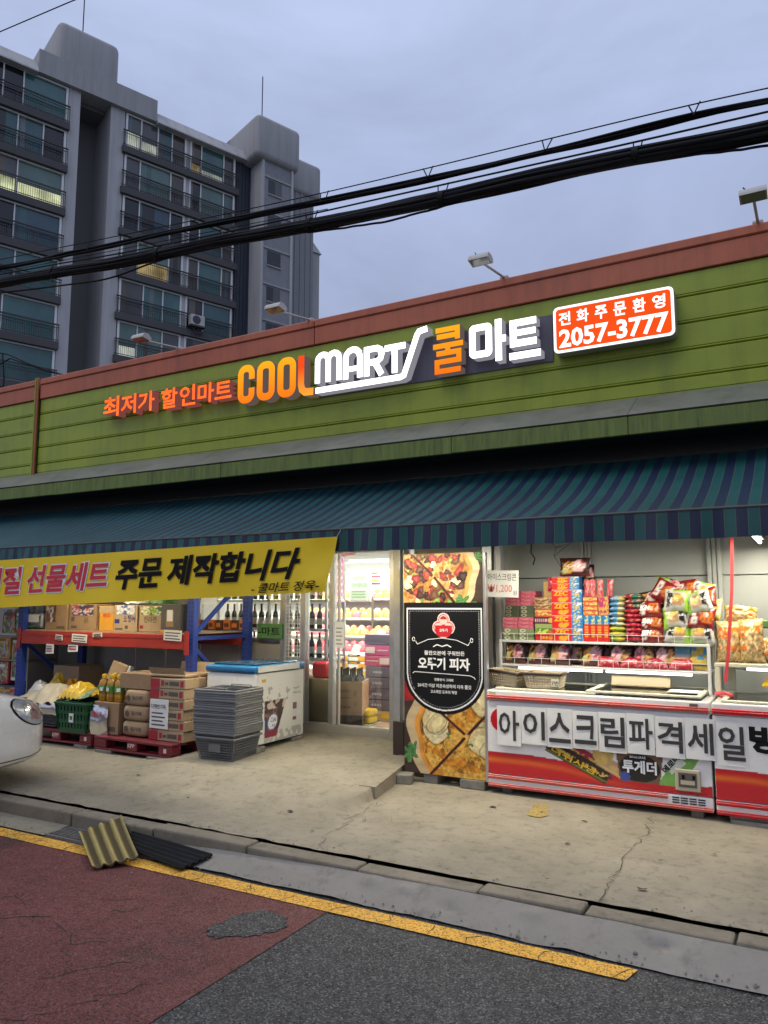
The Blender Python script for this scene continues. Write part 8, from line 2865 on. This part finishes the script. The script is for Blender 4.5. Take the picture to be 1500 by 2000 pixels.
# headlamps: almond shapes wrapped on the body, with a reflector inside the rim
for sg in (1, -1):
    def lampf(u, v, off, k=1.0):
        s = 0.10 + 0.46 * (0.5 + (u - 0.5) * k)
        half = 0.115 * k * np.sin(np.clip(u, 0.0, 1) * math.pi) ** 0.55
        tc_ = 0.60 + 0.10 * (1 - u) * 0.2 + 0.10 * u
        tt = tc_ + (v - 0.5) * 2 * half
        x, z = car_pt(s, tt, off)
        return CX + sg * x, CYF - s, CZ + z
    mk = (lambda f: (f if sg == 1 else (lambda u, v: f(u, 1 - v))))
    q = MB()
    q.grid(mk(lambda u, v: lampf(u, v, 0.004)), 24, 12, m_ink)
    hl = q.build('headlamp', car, smooth=60)
    q = MB()
    q.grid(mk(lambda u, v: lampf(u, v, 0.008, 0.9)), 24, 12, m_lamp)
    q.build('lens', hl, smooth=60)
    q = MB()
    q.grid(mk(lambda u, v: lampf(0.25 + 0.45 * u, 0.25 + 0.5 * v, 0.011, 0.85)), 14, 8, m_lampin)
    q.build('reflector', hl, smooth=60)
    q = MB()
    q.grid(mk(lambda u, v: (lambda xz: (CX + sg * xz[0], CYF - (0.03 + 1.0 * u), CZ + xz[1]))(car_pt(0.03 + 1.0 * u, 0.245 + 0.012 * v, 0.003))), 30, 3, m_gink)
    q.build('bumper_seam', car)
    q = MB()
    q.grid(mk(lambda u, v: (lambda xz: (CX + sg * xz[0], CYF - (0.30 + 0.012 * v + 0.35 * u), CZ + xz[1]))(car_pt(0.30 + 0.012 * v + 0.35 * u, 0.50 - 0.02 * u, 0.003))), 16, 3, m_gink)
    q.build('wing_seam', car)
    for yy in (CYF - 1.07, CYF - 3.6):
        q = MB()
        T = Matrix.Translation((CX + sg * 0.85, yy, CZ + 0.235)) @ Matrix.Rotation(R(90), 4, 'Y')
        q.lathe([(0.36, -0.01), (0.36, 0.012)], m_dark, T=T, n=24)
        q.build('wheel_arch', car)
        q = MB()
        T = Matrix.Translation((CX + sg * 0.80, yy, CZ + 0.205)) @ Matrix.Rotation(R(90) * sg, 4, 'Y')
        q.lathe([(0.21, -0.1), (0.29, -0.09), (0.305, -0.05), (0.305, 0.07), (0.29, 0.11), (0.2, 0.115)], m_tyre, T=T, n=28)
        wh = q.build('wheel', car, smooth=40)
        q = MB()
        q.lathe([(0.2, 0.10), (0.19, 0.085), (0.06, 0.10), (0.05, 0.115)], m_alu, T=T, n=20)
        q.build('rim', wh, smooth=40)

# ================================================================== overhead cables along the road
m_cab = mat('black_cable_sheath', (0.006, 0.006, 0.008), rough=0.75, var=0.3, scale=5, spec=0.25)
YC = 4.7
def hang(pts, n=40):
    """smooth curve through (x, z) points at the poles' distance."""
    P = np.array(pts, float)
    if P[-1, 0] > 0.6:
        P = np.vstack([P, P[-1] + (P[-1] - P[-2]) / max(1e-6, P[-1, 0] - P[-2, 0]) * 9])
    if P[0, 0] < -6.5:
        P = np.vstack([P[0] + (P[0] - P[1]) / max(1e-6, P[1, 0] - P[0, 0]) * 9, P])
    t = np.concatenate([[0], np.cumsum(np.hypot(*np.diff(P, axis=0).T))])
    tt = np.linspace(0, t[-1], n)
    if len(P) > len(pts):
        tt = np.unique(np.concatenate([np.linspace(0, t[-1], n // 2), np.linspace(t[1], t[-2], n)]))
    x, z = np.interp(tt, t, P[:, 0]), np.interp(tt, t, P[:, 1])
    for _ in range(3):
        z[1:-1] = 0.25 * z[:-2] + 0.5 * z[1:-1] + 0.25 * z[2:]
        x[1:-1] = 0.25 * x[:-2] + 0.5 * x[1:-1] + 0.25 * x[2:]
    return np.stack([x, z], 1)
def cable(parent, pts, r, name='cable', dy=0.0, n=60, wob=0.0, seed=0):
    H = hang(pts, n)
    q = MB()
    t = np.linspace(0, 1, len(H))
    dz = wob * (vnoise(t * 22, t * 0, seed, 2) - 0.5)
    d2 = wob * (vnoise(t * 19, t * 0 + 5, seed + 1, 2) - 0.5)
    q.tube([(H[i, 0], YC + dy + d2[i], H[i, 1] + dz[i]) for i in range(len(H))], r, m_cab, n=6)
    return q.build(name, parent, smooth=60)
def px(x, y, Y=YC):
    """point of the cable plane seen along a sight line measured on site."""
    f, pi_, ya = 1500.0, R(6.85), R(29.27)
    fw = Vector((-math.sin(ya) * math.cos(pi_), math.cos(ya) * math.cos(pi_), math.sin(pi_)))
    rt = Vector((math.cos(ya), math.sin(ya), 0))
    up = rt.cross(fw)
    d = fw + rt * ((x - 750) / f) - up * ((y - 1000) / f)
    k = Y / d.y
    return (d.x * k, 1.6 + d.z * k)
LOW = [px(*p) for p in ((-300, 585), (0, 553), (105, 533), (210, 518), (310, 497), (450, 468), (607, 440), (750, 413), (865, 388), (1050, 345), (1242, 304), (1500, 257), (1800, 200))]
UPP = [px(*p) for p in ((-300, 575), (0, 524), (210, 482), (310, 457), (455, 430), (635, 392), (750, 369), (840, 349), (1070, 297), (1355, 227), (1500, 198), (1800, 140))]
bl = thing('cable_bundle', 'thick black bundle of cables crossing in front of the sky', 'cable bundle', (-2.5, YC, 4.5))
for i in range(11):
    a = 2 * math.pi * i / 10
    rr_ = 0.0 if i == 10 else 0.036
    cable(bl, [(p[0], p[1] + rr_ * math.sin(a) * (0.75 + 0.5 * (k / 12))) for k, p in enumerate(LOW)], 0.018, dy=rr_ * math.cos(a), wob=0.022, seed=10 + i)
for (pts, s) in ((((-300, 600), (0, 572), (105, 560), (215, 545), (300, 512), (400, 482)), 3), (((500, 458), (620, 452), (760, 432), (870, 402), (960, 375)), 4), (((1200, 310), (1320, 305), (1420, 296), (1500, 284), (1800, 220)), 5)):
    cable(bl, [px(*p) for p in pts], 0.008, wob=0.01, seed=s)
bu = thing('cable_bundle', 'thinner pair of black cables hung above the thick bundle', 'cable bundle', (-2.5, YC, 4.7))
for i in range(4):
    a = 2 * math.pi * i / 4 + 0.6
    cable(bu, [(p[0], p[1] + 0.012 * math.sin(a)) for p in UPP], 0.0105, dy=0.012 * math.cos(a), wob=0.026, seed=30 + i)
for lab, pts, r in (('thin messenger wire above the upper cable pair', ((-300, 560), (0, 507), (175, 472), (455, 415), (630, 377), (750, 349), (1052, 276), (1337, 207), (1500, 172), (1800, 108)), 0.0042),
                    ('thin messenger wire just above the thick cable bundle', ((-300, 590), (0, 536), (115, 515), (230, 496), (450, 452), (622, 415), (750, 386), (1230, 280), (1500, 218), (1800, 150)), 0.0065),
                    ('faint thin wire between the two cable bundles', ((-300, 580), (0, 532), (240, 486), (450, 445), (640, 408)), 0.003)):
    t = thing('messenger_wire', lab, 'wire', (-2.5, YC, 4.6))
    cable(t, [px(*p) for p in pts], r, name='wire')
t = thing('messenger_wire', 'single dark wire crossing the top left corner of the sky', 'wire', (-6.0, YC, 6.9))
cable(t, [px(*p) for p in ((-300, 190), (0, 62), (145, 0), (400, -100))], 0.006, name='wire')
for k, (xa, ya_, xb, yb_, par) in enumerate(((1345, 208, 1357, 232, bu), (1368, 200, 1357, 232, bu), (1060, 277, 1068, 301, bu), (1080, 272, 1070, 301, bu), (828, 331, 840, 352, bu), (847, 326, 842, 352, bu), (628, 380, 632, 400, bu), (643, 374, 643, 392, bu), (175, 474, 177, 492, bu),
                                               (1238, 283, 1242, 318, bl), (1256, 275, 1250, 312, bl), (857, 365, 862, 398, bl), (878, 358, 872, 394, bl), (600, 422, 606, 452, bl), (622, 412, 616, 448, bl), (310, 480, 308, 512, bl), (105, 518, 108, 548, bl))):
    a, c = px(xa, ya_), px(xb, yb_)
    q = MB()
    q.tube([(a[0], YC - 0.012, a[1]), (c[0], YC - 0.045, c[1]), (c[0], YC - 0.02, c[1] - 0.012)], 0.0045, m_cab, n=5)
    q.build('hanger_clip', par)
for (x, y) in ((1242, 304), (865, 388), (607, 440), (310, 497), (105, 533)):
    c = px(x, y)
    q = MB()
    d = Vector((1, 0, -0.08)).normalized() * 0.02
    C_ = Vector((c[0], YC, c[1]))
    q.tube([C_ - d, C_ + d], 0.057, m_cab, n=10)
    q.build('tie_band', bl, smooth=60)
# service wires dropping behind the parapet at the far left
t = thing('service_wire', 'dark service wires reaching the parapet by the green conduit', 'wire', (-10.5, 8.4, 5.4))
for pts in (((-60, 745), (20, 700), (90, 725), (140, 735)), ((-60, 680), (15, 692), (60, 712), (125, 733)), ((5, 690), (8, 740), (5, 770))):
    H = [px(*p, Y=7.9) for p in pts]
    q = MB()
    q.tube([(h[0], 7.9, h[1]) for h in H], 0.012, m_cab, n=6)
    q.build('wire', t, smooth=60)

# loose grit along the gutter and the kerb
q = MB()
rg = np.random.RandomState(3)
m_grit = mat('pale_grit', (0.22, 0.20, 0.165), rough=0.9, var=0.5, scale=40)
for i in range(420):
    x = rg.uniform(-6.2, 0.2)
    k = rg.rand()
    if k < 0.45:
        y, z = 4.0 + abs(rg.normal(0, 0.03)), -0.112
        z = float(gut_z(x, min(y, 4.2))) + 0.002
    elif k < 0.8:
        y = 4.39 + abs(rg.normal(0, 0.05))
        z = gzf(x, y) + 0.002
    else:
        y = 3.97 - abs(rg.normal(0, 0.16))
        z = -0.122
    r_ = rg.uniform(0.003, 0.009) * (1.6 if rg.rand() > 0.93 else 1)
    a = rg.uniform(0, 6.28)
    P = [(x + r_ * rg.uniform(0.7, 1.2) * math.cos(a + t), y + r_ * rg.uniform(0.7, 1.2) * math.sin(a + t), z) for t in (0, 1.57, 3.14, 4.71)]
    q.add(P + [(x, y, z + r_ * 0.8)], [(0, 1, 4), (1, 2, 4), (2, 3, 4), (3, 0, 4)], m_grit)
o = q.build('grit')
o['kind'] = 'stuff'
o['label'] = 'loose pale grit and small stones along the gutter and kerb'
